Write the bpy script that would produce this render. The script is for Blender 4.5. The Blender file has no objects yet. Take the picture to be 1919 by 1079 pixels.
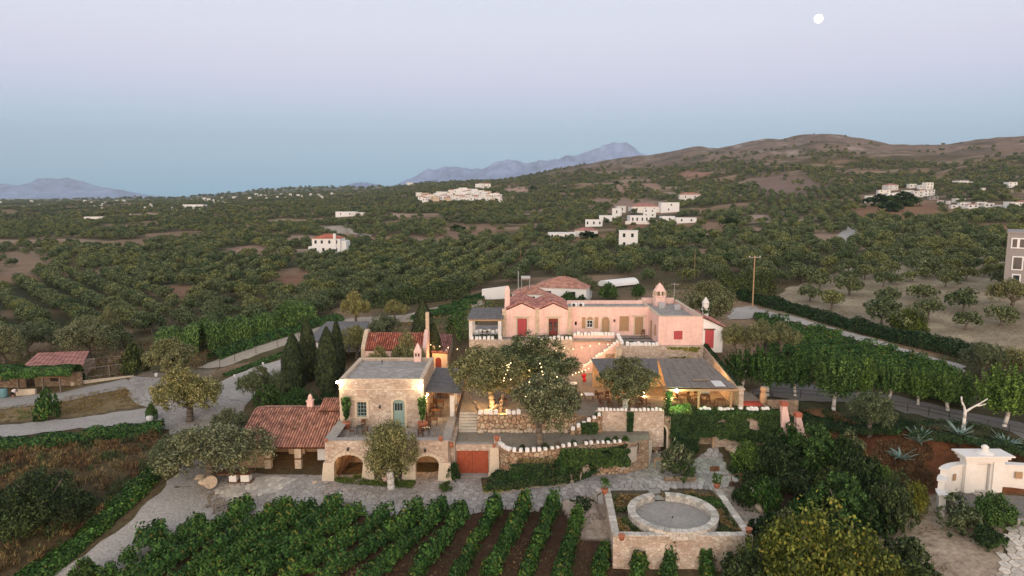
import bpy, bmesh, math, random
import numpy as np
from mathutils import Vector, Matrix
from mathutils.geometry import delaunay_2d_cdt
R = math.radians
rnd = random.Random(7)
S = bpy.context.scene
COL = S.collection

# ------------------------------------------------------------------ camera
CAM_H, FPX, TH = 27.0, 1280.0, math.atan(170 / 1280.0)
HAZE = 6e-5
cam = bpy.data.cameras.new('camera')
cam.sensor_width = 36.0
cam.lens = 36.0 * FPX / 1919.0
cam.clip_start = 0.5
cam.clip_end = 60000
camo = bpy.data.objects.new('camera', cam)
COL.objects.link(camo)
camo.location = (0, 0, CAM_H)
camo.rotation_euler = (math.pi / 2 - TH, 0, 0)
S.camera = camo

# ------------------------------------------------------------------ dusk sky, opposite the sunset
def lin(h):
    if isinstance(h, str):
        h = [int(h[i:i + 2], 16) / 255 for i in (0, 2, 4)]
    else:
        h = [c / 255 for c in h]
    return tuple((c / 12.92 if c <= 0.04045 else ((c + 0.055) / 1.055) ** 2.4) for c in h)

W = bpy.data.worlds.new('World')
S.world = W
W.use_nodes = True
nt = W.node_tree
nt.nodes.clear()
def N(t, **k):
    n = nt.nodes.new(t)
    for a, b in k.items():
        setattr(n, a, b)
    return n
geo = N('ShaderNodeNewGeometry')
sep = N('ShaderNodeSeparateXYZ')
nt.links.new(geo.outputs['Incoming'], sep.inputs[0])
# Incoming points back to the viewer: the sky direction is its negative
el = N('ShaderNodeMath', operation='MULTIPLY')
el.inputs[1].default_value = -1.0
nt.links.new(sep.outputs['Z'], el.inputs[0])
mr = N('ShaderNodeMapRange')
mr.inputs['From Min'].default_value = 0.0
mr.inputs['From Max'].default_value = 1.0
nt.links.new(el.outputs[0], mr.inputs[0])
ramp = N('ShaderNodeValToRGB')
stops = [(0.0, (140, 190, 216)), (0.035, (150, 196, 221)), (0.085, (168, 201, 226)), (0.125, (188, 202, 229)), (0.165, (205, 204, 227)),
         (0.21, (210, 209, 227)), (0.27, (208, 214, 229)), (0.45, (192, 196, 210)), (1.0, (176, 178, 192))]
cr = ramp.color_ramp
cr.interpolation = 'B_SPLINE'
while len(cr.elements) < len(stops):
    cr.elements.new(0.5)
for e, (p, c) in zip(cr.elements, stops):
    e.position = p
    e.color = (*lin(c), 1)
nt.links.new(mr.outputs[0], ramp.inputs[0])
# west side of the sky (behind the camera) still glows after sunset
west = N('ShaderNodeMapRange', interpolation_type='SMOOTHSTEP')
west.inputs['From Min'].default_value = -0.1
west.inputs['From Max'].default_value = 1.0
nt.links.new(sep.outputs['Y'], west.inputs[0])
glow = N('ShaderNodeValToRGB')
gst = [(0.0, (1.9, 1.15, 0.75)), (0.10, (1.95, 1.45, 1.05)), (0.3, (1.3, 1.15, 1.0)), (0.6, (0.78, 0.76, 0.75)), (1.0, (0.42, 0.43, 0.48))]
gr = glow.color_ramp
while len(gr.elements) < len(gst):
    gr.elements.new(0.5)
for e, (p, c) in zip(gr.elements, gst):
    e.position = p
    e.color = (*c, 1)
nt.links.new(mr.outputs[0], glow.inputs[0])
mixs = N('ShaderNodeMix', data_type='RGBA')
nt.links.new(west.outputs[0], mixs.inputs['Factor'])
nt.links.new(ramp.outputs[0], mixs.inputs['A'])
nt.links.new(glow.outputs[0], mixs.inputs['B'])
bg = N('ShaderNodeBackground')
bg.inputs['Strength'].default_value = 1.23
nt.links.new(mixs.outputs['Result'], bg.inputs['Color'])
sky = N('ShaderNodeTexSky', sky_type='NISHITA')
sky.sun_disc = False
sky.sun_elevation = R(1.0)
sky.sun_rotation = R(172)
bg2 = N('ShaderNodeBackground')
bg2.inputs['Strength'].default_value = 0.05
nt.links.new(sky.outputs[0], bg2.inputs['Color'])
ad = N('ShaderNodeAddShader')
wo = N('ShaderNodeOutputWorld')
nt.links.new(bg.outputs[0], ad.inputs[0])
nt.links.new(bg2.outputs[0], ad.inputs[1])
nt.links.new(ad.outputs[0], wo.inputs['Surface'])

# afterglow: one very soft warm sun low in the west
sun = bpy.data.lights.new('afterglow_sun', 'SUN')
sun.energy = 1.15
sun.angle = R(45)
sun.color = (1.0, 0.86, 0.78)
suno = bpy.data.objects.new('afterglow_sun', sun)
COL.objects.link(suno)
suno.rotation_euler = (R(74), 0, R(-8))

S.view_settings.view_transform = 'Standard'
S.view_settings.look = 'None'
S.view_settings.gamma = 1
S.view_settings.use_curve_mapping = False
S.view_settings.exposure = 0.0
S.cycles.max_bounces = 5
S.cycles.diffuse_bounces = 2
S.cycles.glossy_bounces = 2
S.cycles.transmission_bounces = 3
S.cycles.volume_bounces = 0
S.cycles.transparent_max_bounces = 8

# ------------------------------------------------------------------ pixel <-> world helpers (camera constants above)
CC, SS = math.cos(TH), math.sin(TH)
def ray(px, py):
    x = (px - 959.5) / FPX
    y = (539.5 - py) / FPX
    return x, CC + y * SS, y * CC - SS
def Pz(px, py, z):
    x, d, q = ray(px, py)
    t = (z - CAM_H) / q
    return Vector((x * t, d * t, z))
def PY(px, py, Y):
    x, d, q = ray(px, py)
    t = Y / d
    return Vector((x * t, Y, CAM_H + q * t))
def pixel(x, y, z):
    z = z - CAM_H
    d = y * CC - z * SS
    u = y * SS + z * CC
    d = np.maximum(d, 0.1) if isinstance(d, np.ndarray) else max(d, .1)
    return 959.5 + FPX * x / d, 539.5 - FPX * u / d

# ------------------------------------------------------------------ numpy noise
def _h(ix, iy, s):
    n = (ix * 374761393 + iy * 668265263 + s * 974711) & 0x7fffffff
    n = ((n ^ (n >> 13)) * 1274126177) & 0x7fffffff
    return ((n ^ (n >> 16)) & 0xffff) / 65535.0
def noise(x, y, s=0):
    x = np.asarray(x, float); y = np.asarray(y, float)
    ix = np.floor(x).astype(np.int64); iy = np.floor(y).astype(np.int64)
    fx = x - ix; fy = y - iy
    fx = fx * fx * (3 - 2 * fx); fy = fy * fy * (3 - 2 * fy)
    a = _h(ix, iy, s); b = _h(ix + 1, iy, s); c = _h(ix, iy + 1, s); d = _h(ix + 1, iy + 1, s)
    return a + (b - a) * fx + (c - a) * fy + (a - b - c + d) * fx * fy
def fbm(x, y, s=0, o=4):
    v = 0; a = 0.5; t = 0
    for k in range(o):
        v = v + a * noise(x * 2 ** k, y * 2 ** k, s + k); t += a; a *= .5
    return v / t

# ------------------------------------------------------------------ terrain height
HC = [-900, 0, 300, 600, 900, 1200, 1320, 1440, 1540, 1680, 1919, 2700]
HT = {
 24: [-8, -8, -8, -8, -8, -8, -8, -8, -7, -6, -5, -4],
 42: [-5, -5, -4.5, -4, -3.9, -4.2, -4.2, -4, -3.6, -2.5, -1.2, 0],
 50: [-3, -3.5, -2.8, -2.0, -2.2, -2.8, -2.8, -3.0, -2.6, -1, .6, 1.5],
 57: [-1.5, -2, -1.2, -.5, -.5, -1.2, -1.0, -2.0, -1.6, .1, 1.5, 2.5],
 62: [-1, -1.2, -.3, 0, 0, 0, 0, -.8, -.4, 1.5, 3.0, 4],
 68: [-.4, -.5, 0, 0, 0, 0, 0, .5, 1.5, 3.0, 3.8, 5],
 75: [0, 0, 0, .6, 3.0, 3.4, 3.6, 3.6, 3.9, 4.0, 4.2, 6],
 83: [0, 0, .3, 2.6, 4, 4.0, 4.2, 4.6, 4.8, 5.2, 5.6, 7],
 92: [0, 0, .8, 3.6, 4.5, 6, 6, 5.8, 6.0, 6.4, 6.7, 8],
 105: [0, 0, 1, 4.5, 7.2, 8.2, 7.5, 7, 7, 7.3, 8.5, 10],
 125: [0, 0, 1, 4.0, 8, 8.9, 8.5, 8.3, 8.8, 9.6, 10.5, 12],
 150: [0, 0, 1, 3, 7, 8.6, 9.4, 10.2, 10.8, 11.5, 12, 14],
 220: [0, 0, 1, 3, 5, 8, 9.5, 11, 12, 13, 15, 18],
 330: [1, 1, 2, 4, 6, 9, 11, 13, 14.5, 16, 19, 24],
 500: [2, 2, 3, 8, 12, 14, 16, 19, 22, 25, 30, 40],
 800: [4, 4, 6, 14, 24, 30, 37, 45, 46, 50, 56, 80],
 1250: [5, 5, 9, 20, 43, 72, 95, 112, 122, 119, 138, 160],
 1750: [6, 7, 11, 32, 63, 128, 153, 171, 182, 135, 138, 150],
 2050: [6, 7, 12, 36, 74, 140, 150, 160, 165, 130, 120, 130],
 3500: [6, 6, 22, 76, 74, 60, 60, 60, 60, 60, 60, 60],
 5200: [4, 4, 4, 4, 4, 4, 4, 4, 4, 4, 4, 4],
 16000: [4] * 12,
}
_U = np.array([(c - 959.5) / FPX for c in HC])
_YR = np.array(sorted(HT), float)
_L = np.log(_YR)
_T = np.array([HT[int(k)] for k in _YR], float)
PADS = [(-18.6, -4.8, 60.5, 81.0, 2.95, 2.5), (-6.0, 26.5, 67.5, 92.0, 3.6, 3.0), (-2.0, 24.0, 92, 104, 7.9, 4.0), (-5.5, 13.5, 61.9, 69, 2.0, 2.0),
        (8.0, 19.2, 51.6, 60.2, -1.2, .6)]
def T(x, y):
    """terrain height at world x, y (arrays or scalars)"""
    x = np.asarray(x, float); y = np.asarray(y, float)
    yy = np.clip(y, 24.0, 16000)
    u = np.clip(x / yy, _U[0], _U[-1]); l = np.log(yy)
    i = np.clip(np.searchsorted(_U, u) - 1, 0, len(_U) - 2)
    j = np.clip(np.searchsorted(_L, l) - 1, 0, len(_L) - 2)
    a = (u - _U[i]) / (_U[i + 1] - _U[i]); b = (l - _L[j]) / (_L[j + 1] - _L[j])
    a2 = np.where(yy > 220, a * a * (3 - 2 * a), a); b2 = b
    z = (_T[j, i] * (1 - a2) + _T[j, i + 1] * a2) * (1 - b2) + (_T[j + 1, i] * (1 - a2) + _T[j + 1, i + 1] * a2) * b2
    far = np.clip((yy - 170) / 600, 0, 1)
    z = z + far * (fbm(x / 90, y / 90, 3, 3) - .5) * np.minimum(yy * .022, 18)
    hill = np.clip((z - 60) / 60, 0, 1)
    z = z + hill * (fbm(x / 130, y / 260, 11, 4) - .5) * 22 * np.clip((2400 - yy) / 500, 0, 1)
    for (x0, x1, y0, y1, pz, ed) in PADS:
        d = np.maximum(np.maximum(x0 - x, x - x1), np.maximum(y0 - y, y - y1))
        w = np.clip(1 - d / ed, 0, 1); w = w * w * (3 - 2 * w)
        z = z * (1 - w) + np.minimum(z, pz) * w
    # earth mound behind the white gate
    g = np.exp(-(((x - 41) / 8.0) ** 2 + ((y - 63.5) / 3.6) ** 2))
    z = z + 2.6 * g
    return z
def Tz(x, y):
    return float(T(x, y))
def G(px, py):
    """where the view ray through a photo pixel meets the terrain"""
    x, d, q = ray(px, py)
    t = 20.0
    while t < 6000:
        if CAM_H + q * t <= Tz(x * t, d * t):
            break
        t *= 1.01
    lo, hi = t / 1.01, t
    for _ in range(18):
        m = (lo + hi) / 2
        if CAM_H + q * m <= Tz(x * m, d * m): hi = m
        else: lo = m
    return Vector((x * hi, d * hi, Tz(x * hi, d * hi)))

# ------------------------------------------------------------------ materials
def mat(name, base, rough=0.85, spec=0.3, build=None):
    m = bpy.data.materials.new(name)
    m.use_nodes = True
    b = m.node_tree.nodes['Principled BSDF']
    b.inputs['Base Color'].default_value = (*base, 1)
    b.inputs['Roughness'].default_value = rough
    b.inputs['Specular IOR Level'].default_value = spec
    if build:
        build(m.node_tree, b)
    return m
def nd(t, ty, **k):
    n = t.nodes.new(ty)
    for a, b in k.items():
        if a in n.inputs: n.inputs[a].default_value = b
        else: setattr(n, a, b)
    return n
def ramp_node(t, src, stops, interp='LINEAR'):
    r = t.nodes.new('ShaderNodeValToRGB')
    c = r.color_ramp
    c.interpolation = interp
    while len(c.elements) < len(stops): c.elements.new(.5)
    for e, (p, col) in zip(c.elements, stops):
        e.position = p
        e.color = (*col, 1) if len(col) == 3 else col
    t.links.new(src, r.inputs[0])
    return r.outputs[0]
def objco(t, scale=(1, 1, 1)):
    tc = t.nodes.new('ShaderNodeTexCoord')
    mp = t.nodes.new('ShaderNodeMapping')
    mp.inputs['Scale'].default_value = scale
    t.links.new(tc.outputs['Object'], mp.inputs[0])
    return mp.outputs[0]
def mixc(t, f, a, b, mode='MIX'):
    m = t.nodes.new('ShaderNodeMix'); m.data_type = 'RGBA'; m.blend_type = mode
    for s, v in (('Factor', f), ('A', a), ('B', b)):
        if hasattr(v, 'is_linked') or hasattr(v, 'links'): t.links.new(v, m.inputs[s])
        elif s == 'Factor': m.inputs[s].default_value = v
        else: m.inputs[s].default_value = (*v, 1)
    return m.outputs['Result']
def bump(t, b, h, st=.5, dist=.05):
    n = nd(t, 'ShaderNodeBump', Strength=st, Distance=dist)
    t.links.new(h, n.inputs['Height'])
    t.links.new(n.outputs[0], b.inputs['Normal'])
def speckle(base, var=.35, scale=3.0, bumpd=.02, scale2=None, rough=.9):
    """plaster/earth: two octaves of colour variation"""
    def f(t, b):
        co = objco(t)
        n1 = nd(t, 'ShaderNodeTexNoise', Scale=scale, Detail=6.0, Roughness=.65); t.links.new(co, n1.inputs[0])
        n2 = nd(t, 'ShaderNodeTexNoise', Scale=scale2 or scale * .17, Detail=3.0); t.links.new(co, n2.inputs[0])
        lo = tuple(c * (1 - var) for c in base); hi = tuple(min(1, c * (1 + var)) for c in base)
        c1 = ramp_node(t, n1.outputs[0], [(.3, lo), (.7, hi)])
        c2 = ramp_node(t, n2.outputs[0], [(.3, (1 - var * .6,) * 3), (.7, (1, 1, 1))])
        t.links.new(mixc(t, 1.0, c1, c2, 'MULTIPLY'), b.inputs['Base Color'])
        bump(t, b, n1.outputs[0], .5, bumpd)
    return f
def rubble(cols, mortar, scale=3.0, stretch=1.5, edge=.05, bumpd=.05):
    """rubble masonry: each cell is a stone, recessed mortar joints"""
    def f(t, b):
        co = objco(t, (1, 1, stretch))
        nz = nd(t, 'ShaderNodeTexNoise', Scale=2.5, Detail=2.0); t.links.new(co, nz.inputs[0])
        wob = mixc(t, .12, co, nz.outputs['Color'], 'LINEAR_LIGHT')
        v = nd(t, 'ShaderNodeTexVoronoi', Scale=scale, Randomness=.9); t.links.new(wob, v.inputs['Vector'])
        ve = nd(t, 'ShaderNodeTexVoronoi', feature='DISTANCE_TO_EDGE', Scale=scale, Randomness=.9); t.links.new(wob, ve.inputs['Vector'])
        sp = t.nodes.new('ShaderNodeSeparateColor'); t.links.new(v.outputs['Color'], sp.inputs[0])
        k = len(cols)
        c = ramp_node(t, sp.outputs[0], [(i / max(1, k - 1), q) for i, q in enumerate(cols)])
        nf = nd(t, 'ShaderNodeTexNoise', Scale=9.0, Detail=5.0, Roughness=.7); t.links.new(co, nf.inputs[0])
        cv = ramp_node(t, nf.outputs[0], [(.25, (.62, .6, .58)), (.75, (1.2, 1.2, 1.2))])
        c = mixc(t, 1.0, c, cv, 'MULTIPLY')
        big = nd(t, 'ShaderNodeTexNoise', Scale=.5, Detail=3.0); t.links.new(co, big.inputs[0])
        cb = ramp_node(t, big.outputs[0], [(.3, (.8, .76, .72)), (.65, (1.05, 1.05, 1.05))])
        c = mixc(t, 1.0, c, cb, 'MULTIPLY')
        e = ramp_node(t, ve.outputs['Distance'], [(0, (0, 0, 0)), (edge, (1, 1, 1))])
        t.links.new(mixc(t, e, mortar, c), b.inputs['Base Color'])
        ad = nd(t, 'ShaderNodeMath', operation='MULTIPLY_ADD'); ad.inputs[1].default_value = .3
        t.links.new(nf.outputs[0], ad.inputs[0]); t.links.new(e, ad.inputs[2])
        bump(t, b, ad.outputs[0], .8, bumpd)
    return f
def rubble_w(cols, mortar, **k): return rubble([lin(c) for c in cols], lin(mortar), **k)

M = {}
M['stone'] = mat('limestone_rubble', (.5, .4, .3), build=rubble_w([(206, 190, 172), (192, 168, 148), (224, 212, 196), (184, 164, 146), (214, 200, 182)], (196, 182, 164), scale=3.2, edge=.04))
M['stone_big'] = mat('rough_garden_stone', (.5, .4, .3), build=rubble_w([(196, 168, 138), (172, 138, 108), (210, 190, 160), (150, 124, 98)], (92, 76, 58), scale=2.1, stretch=1.2, edge=.08, bumpd=.12))
M['stone_dark'] = mat('weathered_stone', (.4, .3, .2), build=rubble_w([(168, 150, 128), (140, 120, 100), (188, 168, 142)], (120, 106, 88), scale=2.6, edge=.06))
M['ashlar'] = mat('dressed_limestone', lin((212, 196, 172)), build=speckle(lin((208, 192, 168)), .16, 6, .01))
M['quoin'] = mat('quoin_stone', lin((206, 186, 160)), build=speckle(lin((206, 186, 160)), .28, 5, .02))
M['pink'] = mat('salmon_plaster', (.8, .5, .42), build=speckle((.82, .565, .49), .12, 2.2, .006, .35))
def streaky(base):
    f0 = speckle(base, .10, 2.2, .006, .35)
    def f(t, b):
        f0(t, b); src = b.inputs['Base Color'].links[0].from_socket
        n = nd(t, 'ShaderNodeTexNoise', Scale=1.6, Detail=5.0, Roughness=.7); t.links.new(objco(t, (2.2, 2.2, .22)), n.inputs[0])
        v = ramp_node(t, n.outputs[0], [(.32, (.90, .87, .85)), (.6, (1.03, 1.03, 1.03))])
        t.links.new(mixc(t, 1, src, v, 'MULTIPLY'), b.inputs['Base Color'])
    return f
M['pink'] = mat('salmon_plaster', (.8, .5, .42), build=streaky((.82, .565, .49)))
M['white'] = mat('whitewash', (.8, .8, .78), build=speckle((.80, .79, .76), .06, 5, .01))
M['plaster'] = mat('aged_white_plaster', (.7, .68, .64), build=speckle((.68, .66, .62), .12, 2.4, .006))
M['cream'] = mat('cream_plaster', (.72, .66, .55), build=speckle((.80, .765, .70), .06, 2.0, .004))
M['ochre'] = mat('ochre_plaster', (.5, .3, .14), build=speckle((.44, .31, .19), .2, 2.5, .01))
M['slab'] = mat('weathered_roof_slab', (.33, .33, .32), build=rubble([(.42, .395, .36), (.34, .32, .29), (.48, .45, .41), (.38, .355, .32)], (.24, .23, .22), scale=1.6, stretch=1, edge=.04, bumpd=.01))
M['paving'] = mat('grey_flag_paving', (.3, .3, .29), build=rubble([(.35, .325, .295), (.29, .27, .245), (.39, .365, .33), (.32, .30, .265)], (.14, .13, .12), scale=1.15, stretch=1, edge=.03, bumpd=.02))
M['cobble'] = mat('small_cobble_paving', (.3, .3, .28), build=rubble([(.46, .43, .39), (.40, .37, .335), (.51, .48, .44), (.43, .40, .36)], (.14, .125, .105), scale=2.0, stretch=1, edge=.06, bumpd=.03))
M['flag'] = mat('flagstone', (.4, .38, .36), build=speckle((.37, .36, .345), .28, 3.5, .01, 1.1))
M['flag_warm'] = mat('pale_flagstone', (.5, .45, .38), build=speckle((.50, .45, .37), .18, 3.5, .01, 1.1))
M['gravel'] = mat('pale_gravel_road', (.33, .31, .29), build=speckle((.41, .38, .335), .36, 5, .03, .22))
M['dirt'] = mat('dirt_track', (.36, .30, .23), build=speckle((.42, .355, .27), .25, 3, .03, .3))
M['gravel_yard'] = mat('grey_gravel_yard', (.22, .2, .17), build=speckle((.25, .22, .17), .35, 5, .03, .3))
M['asphalt'] = mat('asphalt', (.1, .1, .1), build=speckle((.19, .175, .155), .3, 6, .01, .3))
M['terracotta'] = mat('terracotta_pot', (.45, .16, .09), build=speckle((.47, .17, .09), .2, 6, .01))
M['wood'] = mat('brown_wood', (.16, .08, .04), build=speckle((.16, .075, .035), .3, 6, .01))
M['wood_red'] = mat('red_brown_gate_wood', (.3, .07, .03), .5, .4, build=speckle((.36, .075, .03), .25, 4, .01))
M['red_paint'] = mat('red_shutter_paint', (.42, .06, .06), .6, build=speckle((.46, .075, .08), .1, 6, .004))
M['dark_red'] = mat('dark_red_paint', (.2, .04, .03), .6)
M['tan_wood'] = mat('tan_shutter_wood', (.42, .27, .14), build=speckle((.42, .27, .15), .14, 6, .004))
M['teal'] = mat('pale_teal_paint', (.3, .42, .38), .6, build=speckle((.30, .42, .37), .12, 6, .004))
M['glass'] = mat('window_glass', (.03, .04, .045), .08, .8)
M['dark'] = mat('dark_interior', (.02, .017, .015), .9)
M['metal'] = mat('dark_iron', (.03, .03, .03), .5, .5)
M['steel'] = mat('galvanised_steel', (.4, .4, .4), .4, .5)
M['white_paint'] = mat('white_paint', (.78, .78, .76), .5)
M['concrete'] = mat('concrete', (.35, .33, .31), build=speckle((.34, .315, .28), .2, 3, .01))
M['grey_wall'] = mat('grey_render', (.28, .26, .25), build=speckle((.30, .275, .26), .06, 2, .004))
M['bark'] = mat('olive_bark', (.16, .13, .10), build=speckle((.17, .14, .105), .4, 7, .06, 1.5))
M['white_bark'] = mat('limewashed_bark', (.7, .68, .62), build=speckle((.70, .67, .60), .15, 6, .02))
M['skin'] = mat('skin', (.45, .24, .17), .6)
M['shirt_white'] = mat('white_shirt_cloth', (.72, .68, .7), .9)
M['shorts_dark'] = mat('dark_shorts_cloth', (.02, .015, .02), .9)
M['cloth_red'] = mat('red_dress_cloth', (.55, .02, .03), .9)
M['cloth_teal'] = mat('teal_cloth', (.13, .25, .27), .9)
M['hair'] = mat('dark_hair', (.02, .012, .008), .7)
def tilem(base):
    def f(t, b):
        oi = t.nodes.new('ShaderNodeObjectInfo')
        at = t.nodes.new('ShaderNodeAttribute'); at.attribute_name = 'rnd'
        co = objco(t)
        n = nd(t, 'ShaderNodeTexNoise', Scale=1.1, Detail=4.0); t.links.new(co, n.inputs[0])
        c1 = ramp_node(t, at.outputs['Fac'], [(0, tuple(v * .6 for v in base)), (.5, base), (.8, tuple(v * 1.25 for v in base)), (1, (base[0] * 1.2, base[0] * .72, base[0] * .5))])
        c2 = ramp_node(t, n.outputs[0], [(.35, (.62, .6, .62)), (.6, (1.1, 1.1, 1.1))])
        t.links.new(mixc(t, 1, c1, c2, 'MULTIPLY'), b.inputs['Base Color'])
        n2 = nd(t, 'ShaderNodeTexNoise', Scale=9.0, Detail=4.0); t.links.new(co, n2.inputs[0])
        bump(t, b, n2.outputs[0], .4, .02)
    return f
M['tile'] = mat('clay_roof_tile', (.4, .15, .09), .8, build=tilem((.46, .225, .155)))
M['tile_red'] = mat('bright_clay_tile', (.45, .1, .05), .8, build=tilem((.47, .145, .085)))
M['tile_pink'] = mat('faded_pink_tile', (.4, .2, .16), .8, build=tilem((.42, .19, .15)))
M['felt'] = mat('grey_roof_sheet', (.1, .1, .1), .7, build=speckle((.150, .140, .132), .25, 2.0, .01, .5))
M['felt_brown'] = mat('brown_grey_roof_sheet', (.16, .14, .12), .8, build=speckle((.215, .185, .155), .22, 2.0, .01, .5))
M['ceil'] = mat('cane_ceiling', (.4, .2, .08), build=speckle((.36, .19, .08), .2, 6, .01))

def emis(name, col, st):
    m = bpy.data.materials.new(name); m.use_nodes = True
    b = m.node_tree.nodes['Principled BSDF']
    b.inputs['Base Color'].default_value = (*col, 1)
    b.inputs['Emission Color'].default_value = (*col, 1)
    b.inputs['Emission Strength'].default_value = st
    return m
M['bulb'] = emis('warm_bulb', (1, .68, .34), 5)
M['flood'] = emis('floodlight_lens', (1, .86, .66), 40)
M['flood_green'] = emis('cool_flood_lens', (.75, 1, .7), 40)
M['moon'] = emis('moon_surface', (1, .99, .93), 1.35)

def leafm(name, base, tip=None, trans=.22, dead=None):
    """leaf: colour varies per leaf, per plant and in soft clumps"""
    m = bpy.data.materials.new(name); m.use_nodes = True
    t = m.node_tree
    b = t.nodes['Principled BSDF']
    at = t.nodes.new('ShaderNodeAttribute'); at.attribute_name = 'rnd'
    oi = t.nodes.new('ShaderNodeObjectInfo')
    tc = t.nodes.new('ShaderNodeTexCoord')
    n = nd(t, 'ShaderNodeTexNoise', Scale=.9, Detail=3.0); t.links.new(tc.outputs['Object'], n.inputs[0])
    tip = tip or tuple(c * 2.0 for c in base)
    lo = tuple(c * .38 for c in base)
    c = ramp_node(t, at.outputs['Fac'], [(0, lo), (.45, base), (.93, tip), (.975, tip if not dead else dead), (1, dead or tip)])
    c2 = ramp_node(t, n.outputs[0], [(.3, (.6, .64, .6)), (.7, (1.35, 1.3, 1.2))])
    c3 = ramp_node(t, oi.outputs['Random'], [(0, (.62, .74, .66)), (.5, (1, 1, 1)), (1, (1.45, 1.28, .95))])
    c = mixc(t, 1, c, c2, 'MULTIPLY'); c = mixc(t, 1, c, c3, 'MULTIPLY')
    t.links.new(c, b.inputs['Base Color'])
    b.inputs['Roughness'].default_value = .6
    b.inputs['Specular IOR Level'].default_value = .25
    tr = t.nodes.new('ShaderNodeBsdfTranslucent'); t.links.new(c, tr.inputs[0])
    mx = t.nodes.new('ShaderNodeMixShader'); mx.inputs[0].default_value = trans
    t.links.new(b.outputs[0], mx.inputs[1]); t.links.new(tr.outputs[0], mx.inputs[2])
    t.links.new(mx.outputs[0], t.nodes['Material Output'].inputs['Surface'])
    return m
M['olive'] = leafm('olive_leaf', (.100, .120, .054), (.36, .38, .22))
M['olive_y'] = leafm('yellowish_olive_leaf', (.120, .134, .055), (.43, .43, .23))  # yellower leaf tone of some olive trees
M['grove'] = leafm('grove_olive_leaf', (.090, .118, .048), (.29, .34, .17))
M['cypress'] = leafm('cypress_leaf', (.026, .040, .014), (.085, .11, .035), .1)
M['mulberry'] = leafm('mulberry_leaf', (.045, .105, .024), (.18, .31, .08))
M['vine'] = leafm('vine_leaf', (.028, .085, .017), (.105, .235, .05), .22, (.16, .14, .03))
M['ivy'] = leafm('ivy_leaf', (.020, .052, .014), (.06, .12, .03), .25)
M['shrub'] = leafm('dark_shrub_leaf', (.038, .062, .022), (.13, .18, .06), .25)
M['yellow'] = leafm('yellow_green_leaf', (.09, .125, .024), (.38, .42, .08), .4, (.46, .36, .07))
M['drygrass'] = leafm('dry_grass_blade', (.15, .11, .048), (.34, .26, .12), .2)
M['redbrush'] = leafm('red_brown_brush', (.10, .060, .026), (.26, .155, .07), .2)
M['grass'] = leafm('green_grass_blade', (.07, .12, .03), (.15, .22, .06), .25)
M['agave'] = mat('agave_leaf', (.16, .25, .22), .5, build=speckle((.20, .29, .25), .3, 3, .01))
M['flower'] = mat('flower_petal', (.7, .6, .6), .8)
M['far_green'] = leafm('hazed_far_leaf', (.100, .122, .052), (.26, .30, .14), .2)  # brightened, so distance haze is put into the leaf colour
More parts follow.
